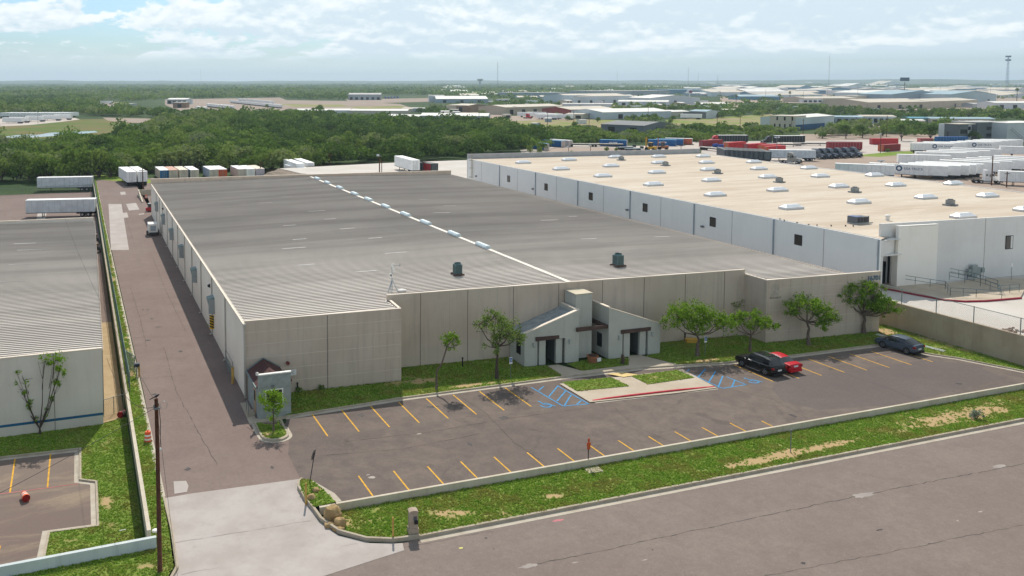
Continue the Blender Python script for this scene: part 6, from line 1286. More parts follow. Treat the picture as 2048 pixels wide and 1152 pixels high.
# the right-hand yard
gU, gW = 'white trailers with blue lettering in the yard', 'white trailers packed in the right yard'
for a, b, k, lab in (((1824,306),(1911,307.5),UT,'white lettered trailer at the front left of the upper yard row'), ((1903,302.5),(1990,304),UT,'white lettered trailer at the centre of the upper yard row'), ((1742,352),(1850,358.5),UT,'white lettered trailer right behind the tan roof edge')): trl(a, b, *k, lab, group=gU, end='a')
rowU = 'plain white trailer parked behind a lettered one in the upper yard row'; rowM = 'plain white trailer in the middle yard row before the lettered ones'; rowN = 'plain white trailer in the near yard row beside the white tractor'
for (a, b) in (((1836,304.3),(1923,305.8)),((1848,302.6),(1935,304.1)),((1918,301),(2003,302.5)),((1935,299.5),(2018,301)),((1952,298),(2030,299.5)),((1968,297),(2042,298))): trl(a, b, *WS, rowU, group='upper row of white trailers')
for (a, b) in (((1826,326),(1940,329)),((1850,323.5),(1962,326.5)),((1874,320.5),(1985,324)),((1897,317),(2008,320.5)),((2000,313),(2100,316))): trl(a, b, *WS, rowM, group='middle row of white trailers')
trl((1793,332), (1905,335), *WT, 'long ribbed white trailer at the left end of the middle yard row'); trl((1672,353), (1786,358), *WT, 'white trailer mostly hidden behind the tan roof, only its roof edge showing')
for (a, b) in (((1775,354),(1893,360)),((1800,353),(1918,359)),((1817,351.5),(1935,358)),((1832,350),(1948,356.5)),((1848,348.5),(1962,355)),((1880,345),(1995,351)),((1905,342.5),(2020,348.5)),((1930,340),(2050,346)),((1955,337.5),(2075,343)),((1985,334.5),(2105,340))): trl(a, b, *WS, rowN, group='near row of white trailers')
trl((2022,371.5), (2112,375), *WT, 'white trailer cut off by the right edge of the picture')
trl((1877,291.5), (1934,291.5), *mk('blt', 14, c_blue, c_blue, cmat('roof_blue', 40,96,170)), 'bright blue trailer behind the upper white row'); trl((1840,289), (1866,289), *cont('c13', cmat('pale_red',196,108,104), c_red, cmat('pale_red',196,108,104), 6), 'faded red container left of the bright blue trailer', 'container')
# red containers and other yard boxes
for i, (a, b, k, lab) in enumerate((((1399,294),(1453,291.5),cont('r1', c_dred, c_dred, c_dred),'dark red container with blue tanks before it'), ((1445,299.5),(1504,295.5),cont('r2', c_red, c_org, c_red),'bright red container with orange end, second in the red group'), ((1488,302.5),(1541,299),cont('r3', c_red, c_dred, c_red),'bright red container with dark end, third in the red group'), ((1516,305),(1570,301),cont('r4', c_red, c_org, c_red),'red container behind the front one of the red group'), ((1527,308),(1580,304),cont('r5', c_red, c_org, c_red),'front red container of the red group near the dark trailers'), ((1750,289.5),(1791,289.5),cont('r6', c_red, c_red, c_red),'upright red container box beyond the orange ended one'), ((1762,304),(1806,301),cont('r7', c_dred, c_org, c_dred),'red container with an orange end by the yard trees'))): trl(a, b, *k, lab, 'container', end='a')
trl((1662,304), (1720,304), *mk('rt', 14, c_dred, c_dred, c_dred), 'dark red trailer behind the row of parked tractors', end='b')
for q, lab in (((1431,294.5),'blue cylindrical tank before the dark red container'), ((1443.5,296),'blue cylindrical tank partly behind a red container')):
    p = G(*q); m = MB(); m.tube([(p.x-1.1,p.y,.85), (p.x+1.1,p.y,.85)], .8, 14); m.blob((p.x-1.1,p.y,.85), (.3,.8,.8), 12, 8); m.blob((p.x+1.1,p.y,.85), (.3,.8,.8), 12, 8); tag(m.build('tank', cmat('tank_blue', 32,74,150)), lab, 'tank')
gD = 'row of dark trailers seen end-on'
for i in range(9): 
    p = (1456+i*9.9, 321.5+i*.55); endon(p, *mk('dt', 14, c_dark, cmat('door_dark', 74,84,90), cmat('roof_dark', 92,96,100)), 'dark grey trailer seen end-on in the row behind the tan roof', L=14, rz=-.5, group=gD)
trl((1542,321.5), (1630,322.5), *mk('pt', 16.1, cmat('pale_blue_white', 206,214,220), TWH, ROOFW), 'pale trailer standing behind the lone tan-cab tractor', end='b')
for a, b, k, lab in (((1058,297),(1088,301),cont('b1', c_blue, c_pale, cmat('roof_lightblue', 92,150,190)),'blue container with light blue roof and pale end at the brush edge'), ((1082,292),(1122,295),cont('b2', c_blue, c_pale, cmat('roof_cyan', 70,140,180)),'blue container with pale end, front of the pair by the flatbeds'), ((1100,291),(1134,293.5),cont('b3', c_pale, c_pale, ROOFW),'pale container behind the blue one by the flatbeds'), ((1209,292),(1243,293),cont('b4', c_blue, c_pale, cmat('roof_cyan', 70,140,180)),'blue lettered container alone between flatbeds and forklifts'), ((1301,291.5),(1347,292.5),cont('b5', c_blue, c_pale, cmat('roof_cyan', 70,140,180)),'blue lettered container just right of the yellow forklift'), ((1318,290),(1360,291),cont('b6', c_blue, c_pale, cmat('roof_cyan', 70,140,180)),'blue container directly behind the one by the yellow forklift'), ((1338,288.5),(1376,289.5),cont('b7', cmat('orange_edge', 206,108,74), TWH, ROOFW),'white container with orange lower edge beside the blue pair')): 
    T = trl(a, b, *k, lab, 'container', end='b')
    if 'lettered' in lab:
        for s_ in (1, -1):
            m = MB()
            for x0_, x1_, z0_, z1_ in ((-1.9,-.5,1.35,1.95), (-.3,.15,1.3,2.0), (.35,1.7,1.62,1.95), (.35,1.9,1.32,1.5)): m.box(x0_, x1_, min(s_*1.33, s_*1.35), max(s_*1.33, s_*1.35), z0_, z1_)
            lg = m.build('side_logo', WHITE, T)
            lg['kind'] = 'stuff'
# flatbeds
DECK = M('flatbed_deck', S(178,172,166), .8, var=.15)
def flat_proto():
    T = thing('flatbed_trailer', '', '', (0,0,-500)); m = MB(); m.box(-7.4, 7.4, -1.25, 1.25, 1.15, 1.42); m.build('deck', DECK, T); m = MB(); m.box(-7.3, 7.3, -.5, .5, .75, 1.147); m.build('frame', UND, T)
    for x in (-6, -4.7):
        for s in (1, -1): m = MB(); m.tube([(x, s*.7, .5), (x, s*1.2, .5)], .5, 12); m.build('wheel', TYRE, T)
    for s in (1, -1): m = MB(); m.box(4.2, 4.35, s*.8-.06, s*.8+.06, 0, .75); m.build('landing_leg', UND, T)
    return T
for a, b, lab in (((1540,293),(1594,294),'grey flatbed trailer before the black lorry'), ((1592,291.5),(1652,292),'grey flatbed trailer in the middle of the flatbed line'), ((1650,288.5),(1731,289.5),'grey flatbed trailer at the right end of the flatbed line'), ((1384,298),(1458,306),'long dark flatbed lying diagonally before the red containers'), ((1140,293.5),(1190,294),'flatbed trailer right of the blue container pair'), ((1190,293.5),(1236,294),'flatbed trailer in front of the lone blue container')): trl(a, b, 'flat', flat_proto, lab, 'flatbed', W_=2.5, end='a')
# tractors: origin at centre, +x is forward
def tractor_proto(paint, roofed=True, trailer=None):
    T = thing('truck_tractor', '', '', (0,0,-500)); m = MB()
    def sec(rows, nm, mt):
        m = MB(); vs_ = []
        for x, w_, za, zb in rows: vs_ += [(x,-w_,za), (x,w_,za), (x,w_*.95,zb), (x,-w_*.95,zb)]
        fs = [(0,1,2,3)] + [(i*4+k, (i+1)*4+k, (i+1)*4+(k+1)%4, i*4+(k+1)%4) for i in range(len(rows)-1) for k in range(4)] + [tuple((len(rows)-1)*4+k for k in (3,2,1,0))]
        m.add(vs_, fs); o = m.build(nm, mt, T); bm = bmesh.new(); bm.from_mesh(o.data); bmesh.ops.recalc_face_normals(bm, faces=bm.faces[:]); bm.to_mesh(o.data); bm.free(); return o
    cab = sec([(-1.0,1.22,.9,3.9), (-.2,1.22,.9,3.95), (.6,1.22,.9,3.75), (1.15,1.2,.9,3.1), (1.6,1.18,.9,2.2)], 'cab', paint)
    sec([(1.605,1.12,.85,2.15), (2.6,1.05,.8,1.95), (3.3,.95,.75,1.7), (3.5,.85,.7,1.4)], 'hood', paint)
    m = MB(); m.face((1.17,-1.02,3.0), (1.17,1.02,3.0), (1.63,1.05,2.25), (1.63,-1.05,2.25)); m.face((.72,-1.0,3.68), (.72,1.0,3.68), (1.17,1.02,3.02), (1.17,-1.02,3.02)) if False else None; m.build('windshield', CGL, T)
    for s in (1, -1):
        m = MB(); m.face((.55,s*1.235,2.25), (1.42,s*1.215,2.25), (1.1,s*1.2,2.95), (.55,s*1.22,2.95)); m.build('side_window', CGL, T)
        m = MB(); m.face((-.75,s*1.225,2.3), (-.35,s*1.225,2.3), (-.35,s*1.215,2.75), (-.75,s*1.215,2.75)); m.build('sleeper_window', CGL, T)
        m = MB(); m.box(.2, .3, min(s*1.25, s*1.5), max(s*1.25, s*1.5), 2.0, 2.8); m.build('mirror', UND, T); m = MB(); m.box(-2.0, .9, min(s*.75, s*1.15), max(s*.75, s*1.15), .35, .85); m.build('fuel_tank', GALV, T)
        m = MB(); m.box(2.95, 3.35, min(s*.7, s*1.02), max(s*.7, s*1.02), 1.15, 1.4); m.build('headlight', HEADL, T)
        for x in (-3.2, -1.9, 2.4): m = MB(); m.tube([(x, s*.75, .52), (x, s*1.22, .52)], .52, 14); wl = m.build('wheel', TYRE, T); m = MB(); m.tube([(x, s*1.2, .52), (x, s*1.235, .52)], .28, 10); m.build('rim', RIM, wl)
    m = MB(); m.box(-4.0, 1.0, -.45, .45, .6, .895); m.build('chassis', UND, T); m = MB(); m.cyl((-2.5,0), .5, .9, 1.05, 12); m.build('fifth_wheel', UND, T); m = MB(); m.box(3.45, 3.6, -1.1, 1.1, .4, .8); m.build('bumper', UND, T); m = MB(); m.box(3.505, 3.55, -.6, .6, .85, 1.5); m.build('grille', UND, T)
    return T
cab_g, cab_t, cab_w, cab_b, cab_r = (M(n, S(*c), .35, .1, var=.03, spec=.5) for n, c in (('cab_slate', (84,92,106)), ('cab_tan', (150,146,140)), ('cab_white', (226,226,226)), ('cab_black', (30,32,38)), ('cab_red', (190,36,48))))
tw = 'slate grey tractor in the row of parked tractors'
names = ['first from the left', 'second from the left', 'third from the left', 'third from the right', 'second from the right', 'last at the right']
for i, q in enumerate(((1641.6,319),(1655,318.3),(1668,317.8),(1684.7,317.2),(1700.5,316.4),(1716.3,315.5))): trl((q[0]-29,q[1]-2.2), q, 'tg', lambda: tractor_proto(cab_g), 'slate grey tractor, %s in the row of six parked tractors' % names[i], 'truck', 'row of six parked tractors', end='a')
trl((1560,326), (1599,328.5), 'tt', lambda: tractor_proto(cab_t), 'tan and white tractor without trailer right behind the tan roof', 'truck', end='a')
trl((1952,367), (2004,368.5), 'tw', lambda: tractor_proto(cab_w), 'white tractor with a tall sleeper cab by the near white trailers', 'truck', end='a')
trl((1525,289), (1554,289), 'tb', lambda: tractor_proto(cab_b), 'black tractor pulling the long black trailer', 'truck', end='b'); trl((1550,289), (1611,288.5), *mk('bkt', 14.6, cmat('box_black', 34,38,42), c_dark, ROOFW), 'long black trailer with white roof behind the black tractor', end='b')
trl((1421,287.5), (1443,287.5), 'tr', lambda: tractor_proto(cab_r), 'red tractor half hidden behind a dark red container', 'truck', end='b'); trl((1437,287.5), (1496,287.5), *mk('bkt2', 14, cmat('box_black2', 44,50,54), c_dark, ROOFW), 'dark lettered trailer behind the red tractor', end='b')
trl((1746,287), (1757,272), 'tw2', lambda: tractor_proto(cab_w), 'small white lorry cab under the yard trees', 'truck', end='b') if False else None
# forklifts
def forklift(q, lab, col, rz):
    p = G(*q); T = thing('container_forklift', lab, 'forklift', p, rz); pm = M('forklift_'+col[0], S(*col[1]), .6, var=.15)
    m = MB(); m.hexa([(-2.8,-1.3), (1.2,-1.3), (1.2,1.3), (-2.8,1.3)], .7, [1.9,1.5,1.5,1.9]); m.build('chassis', pm, T); m = MB(); m.box(-1.2, .3, -.8, .8, 1.7, 3.4); m.build('cab', CGL, T); m = MB(); m.box(-1.3, .4, -.9, .9, 3.403, 3.5); m.build('cab_roof', pm, T)
    m = MB()
    for y in (-.6, .6): m.box(1.35, 1.6, y-.12, y+.12, .3, 5.6)
    for z in (1.2, 3.2, 5.4): m.box(1.38, 1.57, -.48, .48, z-.12, z+.12)
    m.build('mast', pm, T); m = MB(); m.box(1.61, 1.7, -1.2, 1.2, .4, 1.2); m.box(1.7, 3.4, -.7, -.5, .3, .4); m.box(1.7, 3.4, .5, .7, .3, .4); m.build('fork', UND, T)
    for x, r in ((.9, .75), (-2.0, .6)):
        for s in (1, -1): m = MB(); m.tube([(x, s*1.0, r), (x, s*1.5, r)], r, 14); m.build('wheel', TYRE, T)
forklift((1299,301), 'tall yellow container forklift in the yard beyond the tan roof', ('yellow', (206,160,48)), 2.2); forklift((1323,300), 'rusty orange forklift right of the yellow one', ('rust', (160,96,60)), 2.6)
for i, (a, b, lab) in enumerate((((1236,300),(1268,299),'grey stake truck bed, left of two before the forklifts'), ((1252,303),(1282,302),'grey low truck bed, nearer of two before the forklifts'))):
    A_, B_ = G(*a), G(*b); T = thing('truck_bed', lab, 'truck', (A_+B_)/2, math.atan2(B_.y-A_.y, B_.x-A_.x)); m = MB(); m.box(-4, 4, -1.2, 1.2, 1.0, 1.3); m.build('deck', M('bed_grey', S(122,136,144), .7, var=.2), T); m = MB(); m.box(-3.8, 3.0, -.4, .4, .6, .997); m.build('frame', UND, T)
    for x in (-3, -1.8, 2.6):
        for s in (1, -1): m = MB(); m.tube([(x, s*.7, .5), (x, s*1.15, .5)], .5, 12); m.build('wheel', TYRE, T)
    m = MB(); m.box(4.05, 4.3, -1.15, 1.15, 1.0, 2.0); m.build('headboard', UND, T)
# small vehicles in the right yard and others far off
def smallcar(q, lab, pm, rz, van=False):
    p = G(*q); T = thing('van' if van else 'parked_car', lab, 'van' if van else 'car', p, rz); h = 2.1 if van else 1.45
    m = MB(); pr = [(-2.4,.35), (-2.4,h*.62), (-2.1,h*.95), (.5 if not van else .9,h), (1.2 if not van else 1.5,h*.66), (2.3,h*.55), (2.4,.35)]; m.add([(x,-.9,z) for x, z in pr]+[(x,.9,z) for x, z in pr], [tuple(range(7)), tuple(range(13,6,-1))]+[(i, 7+i, 7+(i+1)%7, (i+1)%7) for i in range(7)]); m.build('body', pm, T)
    m = MB(); 
    for s in (-.905, .905): m.face((-1.9,s,h*.66), (1.0,s,h*.66), (.45,s,h*.92), (-1.8,s,h*.92))
    m.build('side_window', CGL, T)
    for x in (-1.5, 1.45):
        for s in (1, -1): m = MB(); m.tube([(x, s*.7, .33), (x, s*.93, .33)], .33, 10); m.build('wheel', TYRE, T)
smallcar((1940,306.5), 'white car parked between the white trailer rows', WHITE, .1); smallcar((1955,307), 'silver car beside the white one between the trailer rows', M('silver_paint', S(170,178,186), .4, .3, var=.03), .2); smallcar((1985,313), 'white van parked among the white trailers', WHITE, .05, True)
# left far yard: end-on row and a few turned ones
for i in range(20): endon((1.5+i*6.9, 235.6-i*.02), *mk('lw', 13, TWH, TWH, ROOFW, simple=True), 'white trailer in the end-on row at the far left yard', L=13, rz=-.75, group='end-on row of white trailers at the far left')
for a, b, lab in (((5,246.5),(43,247),'white trailer with faint lettering at the front left of the far left yard'), ((20,245),(55,245.5),'white trailer directly behind the front left one in the far left yard'), ((52,243),(86,243.5),'white trailer second in line in the far left yard'), ((85,241),(118,241.5),'white trailer third in line in the far left yard'), ((110,239.3),(137,239.8),'white trailer last in line in the far left yard')): trl(a, b, *WT, lab, end='b')
gF = 'white trailers of the distant depot'
for i in range(8): trl((402+i*6.5, 212.5+i*.7), (430+i*6.5, 216+i*.7), *WS, 'white trailer in the nearer depot row above the woodland', group='nearer depot row')
for i in range(14): trl((452+i*7.2, 205.5+i*.75), (474+i*7.2, 207.0+i*.8), *WS, 'white trailer in the diagonal rows of the distant depot', group=gF)
for i in range(8): trl((470+i*9, 201.5+i*.9), (486+i*9, 202.5+i*.9), *WS, 'white trailer in the diagonal rows of the distant depot', group=gF)
for a, b, lab in (((198,208.5),(226,208.5),'far white trailer nearest the trees left of the depot'), ((205,219),(232,219),'far white trailer in front of the small depot left'), ((384,219),(404,222.5),'far white trailer, first of two by the brown depot hut'), ((398,220),(418,224),'far white trailer, second of two by the brown depot hut'), ((434,216),(462,217),'far white trailer alone before the diagonal depot rows')): trl(a, b, *WS, lab)
for q, lab in (((700,192.5),'blue'),): pass
for i in range(5): trl((767+i*6, 197.5-.2*i), (773+i*6, 197.7-.2*i), 'tbl', lambda: tractor_proto(M('cab_blue', S(40,80,150), .4, .1, var=.03)), 'dark blue tractor in the far row beside the grey depot', 'truck', 'row of far blue tractors', end='a')
for a, b, lab in (((1037,234),(1060,235),'white trailer before the long tan shed'), ((1060,233.5),(1084,234),'white trailer second before the long tan shed'), ((1092,236.5),(1118,237.5),'pale blue trailer in front of the tan shed right end')): trl(a, b, *WS, lab)
trl((1047,237), (1060,237.5), 'tr', lambda: tractor_proto(cab_r), 'small red tractor before the long tan shed', 'truck', end='a')
for i in range(14): trl((1352+i*9.2, 187.3), (1361+i*9.2, 187.4), *WS, 'tiny white trailer in the line before the long blue warehouse', group='line of white trailers before the blue warehouse')
# ---------------------------------------------------------------- buildings of the industrial estate
def bcol(nm, *c): return M('shed_'+nm, S(*c), .75, var=.08, scale=.05, fine=.6)
bw, bg, bbg, btan, bbrn, brd, bgr, bdk, bbl, bpale, bcream = bcol('white', 214,216,216), bcol('grey', 166,172,174), bcol('blue_grey', 150,168,178), bcol('tan', 190,176,156), bcol('brown', 142,118,98), bcol('red', 142,70,66), bcol('green', 128,152,140), bcol('dark', 112,118,124), bcol('blue', 86,132,160), bcol('pale', 196,206,210), bcol('cream', 206,196,178)
rw, rg, rtan, rbl, rdk = bcol('roof_white', 222,220,214), bcol('roof_grey', 178,177,173), bcol('roof_tan', 198,189,174), bcol('roof_blue', 150,174,184), bcol('roof_dark', 116,118,120)
def shed(xa, ya, xb, yb, hp, dep, wall, roof, lab, kind='gable', doors=0, cat='warehouse', dcol=None, rise=None):
    """front base edge given by two ground points of the photograph; hp = wall height in photo pixels; dep = depth in metres"""
    A_, B_ = G(xa, ya), G(xb, yb); u = (B_-A_); u.z = 0; W_ = u.length; ang = math.atan2(u.y, u.x); h = hp*(A_.y*CYW+A_.x*SYW)/F; h = max(2.6, h)
    T = thing('shed', lab, cat, (A_.x, A_.y, 0), ang); r = (dep*.05 if rise is None else rise) if kind == 'gable' else 0
    m = MB()
    if kind == 'gable':      # ridge runs along the front
        for x in (0, W_): m.face((x,0,0), (x,dep,0), (x,dep,h), (x,dep/2,h+r), (x,0,h))
        m.face((0,0,0), (W_,0,0), (W_,0,h), (0,0,h)); m.face((0,dep,0), (W_,dep,0), (W_,dep,h), (0,dep,h)); m.build('wall', wall, T); m = MB(); e = .25
        m.add([(-e,-e,h-.02), (W_+e,-e,h-.02), (W_+e,dep/2,h+r), (-e,dep/2,h+r), (-e,dep+e,h-.02), (W_+e,dep+e,h-.02)]+[(-e,-e,h+.16), (W_+e,-e,h+.16), (W_+e,dep/2,h+r+.18), (-e,dep/2,h+r+.18), (-e,dep+e,h+.16), (W_+e,dep+e,h+.16)], [(6,7,8,9), (9,8,11,10), (0,1,7,6), (5,4,10,11), (1,2,8,7), (2,5,11,8), (0,6,9,3), (3,9,10,4)]); m.build('roof', roof, T)
    elif kind == 'front':    # gable faces the viewer
        r = W_*.05 if rise is None else rise
        for y in (0, dep): m.face((0,y,0), (W_,y,0), (W_,y,h), (W_/2,y,h+r), (0,y,h))
        for x in (0, W_): m.face((x,0,0), (x,dep,0), (x,dep,h), (x,0,h))
        m.build('wall', wall, T); m = MB(); e = .25
        m.add([(-e,-e,h-.02), (W_/2,-e,h+r), (W_+e,-e,h-.02), (W_+e,dep+e,h-.02), (W_/2,dep+e,h+r), (-e,dep+e,h-.02)]+[(-e,-e,h+.16), (W_/2,-e,h+r+.18), (W_+e,-e,h+.16), (W_+e,dep+e,h+.16), (W_/2,dep+e,h+r+.18), (-e,dep+e,h+.16)], [(6,7,10,11), (7,8,9,10), (0,1,7,6), (1,2,8,7), (2,3,9,8), (5,0,6,11)]); m.build('roof', roof, T)
    else:
        m.box(0, W_, 0, dep, 0, h); m.build('wall', wall, T); m = MB(); m.box(-.2, W_+.2, -.2, dep+.2, h+.003, h+.25); m.build('roof', roof, T)
    for k in range(doors):
        x = W_*(k+.5)/doors; w2 = min(2.2, W_/doors*.32); m = MB(); m.box(x-w2, x+w2, -.08, -.003, .3, min(h*.72, 4.5)); m.build('dark_door_or_bay', dcol or DARK, T)  # near-black panels paint the shade inside open bays, and dark doors
    return T
SH = [
 (1202,262.5,1288,266.5,14,34,bdk,rdk,'dark grey warehouse with two dock doors in the brush','gable',2), (1539.5,258.5,1590,260.5,27,16,bcream,rtan,'tan two-storey office block with small windows','flat',0),
 (1591,260.5,1668,254,24,22,bpale,rw,'pale shed with blue base adjoining the tan office','gable',0), (1659,246,1725,247,12,16,bbg,rbl,'open grey shed with blue roof right of the pale shed','gable',5), (1722,246,1792,246.5,13,16,bpale,rtan,'pale long shed with cream roof right of the blue roofed one','gable',6),
 (1818,246.5,1868,247,10,14,bgr,bcol('roof_teal', 86,150,170),'small shed with a teal roof in the storage rows','gable',3), (1862,247.5,1990,248,10,16,bcream,rbl,'long storage shed with light blue roof and many bays','gable',9), (1795,248.5,1850,249,5,12,bcream,rw,'low white roofed lean-to before the teal shed','gable',0),
 (1736,219,1862,217,14,60,btan,rtan,'large tan warehouse with wide cream roof','gable',3), (1862,217,1955,213,14,45,btan,rtan,'tan warehouse wing right of the large cream roof','gable',1),
 (1206,239,1342,236,14,42,bpale,rw,'white gabled warehouse with two trees before it','gable',2), (1378,236.5,1412,237.5,14,22,bpale,rbl,'pale blue open shed at the field edge','gable',0), (1412,237.5,1440,234,12,18,bdk,rdk,'dark open bay adjoining the pale blue shed','gable',2), (1341,232,1380,231,8,20,bcream,rw,'low cream shed left of the pale blue open shed','gable',0), (1448,226,1476,226,6,14,bcream,rtan,'small tan hut among trees at the field','gable',0),
 (1140,233.5,1230,231.5,14,40,brd,rtan,'brick red warehouse with tan roof','gable',0), (1011,230,1126,226,15,34,btan,rtan,'long tan shed behind parked trailers','gable',5), (978,228,1011,229.5,14,20,bgr,rw,'grey green shed with white roof left of the tan one','gable',1), (906,223.5,937,224.5,13,26,bbrn,rtan,'brown shed with porch left part','gable',1), (936,224,961,221,13,22,btan,rtan,'tan block joined to the brown shed','flat',0),
 (1131,237,1165,238,9,12,bcream,rtan,'small cream cottage in front of the brick red warehouse','gable',2), (840,243.5,976,244.5,12,30,bbg,rw,'long blue grey shed with white roof behind the woodland','gable',10), (768,241.5,842,243.3,9,24,bbg,rw,'left end of the long blue grey shed seen between treetops','gable',6),
 (1121,207.5,1146,208,17,50,bpale,rw,'white warehouse end wall with tall side','flat',0), (1146,208,1263,206,15,60,bpale,rtan,'big white roofed warehouse left of the oval sign','gable',5), (1125,213.5,1225,214,6,12,bw,rw,'line of low white sheds before the big white roofed warehouse','gable',0),
 (1235,211,1336,212,8,30,bpale,rw,'white low warehouse before the tree row','gable',4), (1300,208.5,1400,207.5,12,50,bpale,rw,'white gabled warehouse before the oval sign','front',1), (1395,213,1462,213,5,25,bpale,rw,'low white shed right of the oval sign','gable',2),
 (1175,195,1340,194,13,70,bg,rg,'long grey warehouse on the horizon side','flat',0), (1340,188,1540,187,9,90,bbl,rbl,'very long blue warehouse under the horizon','flat',0), (1012,194.5,1137,194,9,50,bbg,rg,'long blue grey warehouse with many dock openings','flat',12),
 (858,204,889,204,13,30,bw,rw,'white block left of the broad white roof','flat',0), (872,206,976,206,8,70,bbg,rw,'warehouse with broad white roof beside the white block','gable',3), (938,193.5,992,193.5,4,50,bw,rw,'far white roof left of the dock warehouse','gable',0), (992,193,1030,193,4,40,bw,rw,'second far white roof beside the dock warehouse','gable',0),
 (697,200,762,200,11,40,bg,rg,'far grey depot with dark open bays','gable',6), (592,226.5,700,226.5,4,24,bw,rw,'long low white roofed canopy at the far dirt field','gable',0), (700,227,815,227.5,4,24,bcream,rw,'right part of the long low white canopy','gable',0), (802,223.5,838,224,6,18,bcream,rtan,'small cream shed by the canopy end','gable',0), (826,224,850,224,7,14,bg,rg,'small grey shed by the canopy end','gable',0),
 (334,208,374,208,9,30,bg,rw,'far grey depot shed with white roof','gable',4), (346,216,372,216,11,16,bbrn,rw,'brown depot hut with dark doorway','flat',1), (232,218,262,218,10,20,bg,rg,'small grey dock shed among far trees','flat',3), (372,208.5,382,208.5,10,10,bpale,rw,'pale square tank block beside the depot shed','flat',0),
 (1612,205,1716,204,8,45,btan,rtan,'low brown roofed warehouse behind the trees','gable',0), (1716,204,1768,203,12,30,bcream,rtan,'cream striped block right of the brown roof','flat',4), (1663,216,1720,216,12,24,bbg,rw,'blue grey box shed before the brown roof','flat',0), (1606,205,1645,205,6,20,bw,rw,'row of white site cabins among trees','flat',4),
 (1782,205,1900,204,16,60,bbg,rbl,'broad blue grey gabled warehouse','front',0), (1860,197,1962,197,6,50,bbl,rw,'warehouse with brilliant white roof and blue wall','gable',1), (1900,206,1992,205,17,60,bpale,rbl,'pale blue gabled warehouse at the right','front',3), (1990,218,2070,218,12,30,bw,rw,'white shed at the right edge','gable',3), (1946,216,2010,216,8,20,bg,rg,'low grey shed left of the white edge shed','gable',3),
 (1480,200,1560,200,7,50,bbl,rbl,'low blue roofed warehouse before the palms','gable',0), (1520,197,1645,196,7,50,bpale,rtan,'cream roofed warehouse behind the palms','gable',0),
]
rr = random.Random(5)
for t in SH: shed(*t)
lab_far = 'pale warehouse roof in the far right industrial skyline'
for i in range(85):
    x = rr.uniform(1400, 2080); y = rr.uniform(167.5, 196); wpx = rr.uniform(20, 80)*(y-150)/30; hp = rr.uniform(3, 6.5)*(y-155)/25
    shed(x, y, x+wpx, y-rr.uniform(-.4, .6), hp, rr.uniform(40, 90), rr.choice([bpale, bbg, bw, bg, btan, bbl]), rr.choice([rw, rw, rtan, rtan, rg]), lab_far, rr.choice(['gable', 'gable', 'front', 'flat']), 0)['group'] = 'far industrial skyline'
for i in range(30):
    x = rr.uniform(830, 1440); y = rr.uniform(174, 202); s_ = shed(x, y, x+rr.uniform(20, 60), y, rr.uniform(3, 5), rr.uniform(30, 60), rr.choice([bpale, bbg, bw, bg]), rr.choice([rw, rtan, rg]), 'pale warehouse roof in the far middle skyline', 'gable', 0); s_['group'] = 'far middle skyline'
for q in ((878,216),(976,209),(1001,210),(1052,212),(1070,212),(905,231),(1010,236),(1238,252),(1262,229),(1420,214),(1650,216),(1585,219),(1812,223),(1700,222),(1745,224),(1140,222),(1160,248),(1090,244),(1062,255),(1330,226)):
    shed(q[0], q[1], q[0]+rr.uniform(9, 20), q[1]+rr.uniform(-.3, .3), rr.uniform(4.5, 7), rr.uniform(5, 10), rr.choice([bw, bpale, bw, bcream, bbg]), rr.choice([rw, rw, rg]), 'small white cabin or box among the trees of the estate', rr.choice(['flat', 'gable']), rr.choice([0, 0, 1]), 'cabin')['group'] = 'small white cabins of the estate'
for i in range(26):
    x = rr.uniform(850, 1460); y = rr.uniform(203, 232); shed(x, y, x+rr.uniform(9, 26), y+rr.uniform(-.3, .3), rr.uniform(4.5, 7.5), rr.uniform(6, 16), rr.choice([bw, bpale, btan, bcream, bbg, bbrn]), rr.choice([rw, rtan, rg, rw]), 'small low shed scattered among the trees of the estate', rr.choice(['flat', 'gable', 'gable']), rr.choice([0, 1, 2]), 'shed')['group'] = 'small low sheds of the estate'
for i in range(24):
    x = rr.uniform(880, 1440); y = rr.choice([rr.uniform(218, 221), rr.uniform(236, 240), rr.uniform(205, 208)]); trl((x, y), (x+rr.uniform(14, 22), y+.3), *WS, 'tiny white trailer parked among the sheds of the estate', group='scattered far trailers')
# windows on the tan office, blue base on the shed, slate office at the right
def addbox(T, nm, mt, *b):
    m = MB(); m.box(*b); return m.build(nm, mt, T)
for o in list(COL.objects):
    if o.get('label') == 'tan two-storey office block with small windows':
        for k in range(4): addbox(o, 'window', GLASS, 3+k*3.1-.45, 3+k*3.1+.45, -.06, -.003, 1.4, 3.6)
        for k in range(3): addbox(o, 'window', GLASS, 4.4+k*4.6-.5, 4.4+k*4.6+.5, -.06, -.003, 5.8, 8.0)
    if o.get('label', '').startswith('pale shed with blue base'): addbox(o, 'blue_base', bcol('base_blue', 40,90,130), -.05, 42, -.07, -.003, 0, 3.2)
A_ = G(1910, 284); u = G(2012, 281)-A_; SO = thing('office_building', 'slate grey two-storey office with ribbon windows at the right', 'office', (A_.x, A_.y, 0), math.atan2(u.y, u.x)); W_ = u.length; SLM = bcol('slate', 112,118,120); hh = 9.2
addbox(SO, 'wall', SLM, W_*.42, W_, 0, 14, 0, hh); addbox(SO, 'wall', SLM, 0, W_*.17, -2, 6, 0, hh*.93); addbox(SO, 'link_wall', bw, W_*.17, W_*.42, 3, 14, 0, hh*.9); addbox(SO, 'roof', rg, W_*.42-.2, W_+.2, -.2, 14.2, hh+.003, hh+.3); addbox(SO, 'canopy_roof', rtan, -.3, W_*.3, -2.3, 6.3, hh*.93+.003, hh*.93+.4)
for z in (2.2, 5.6): addbox(SO, 'ribbon_window', GLASS, W_*.6, W_*.88, -.06, -.003, z, z+1.5)
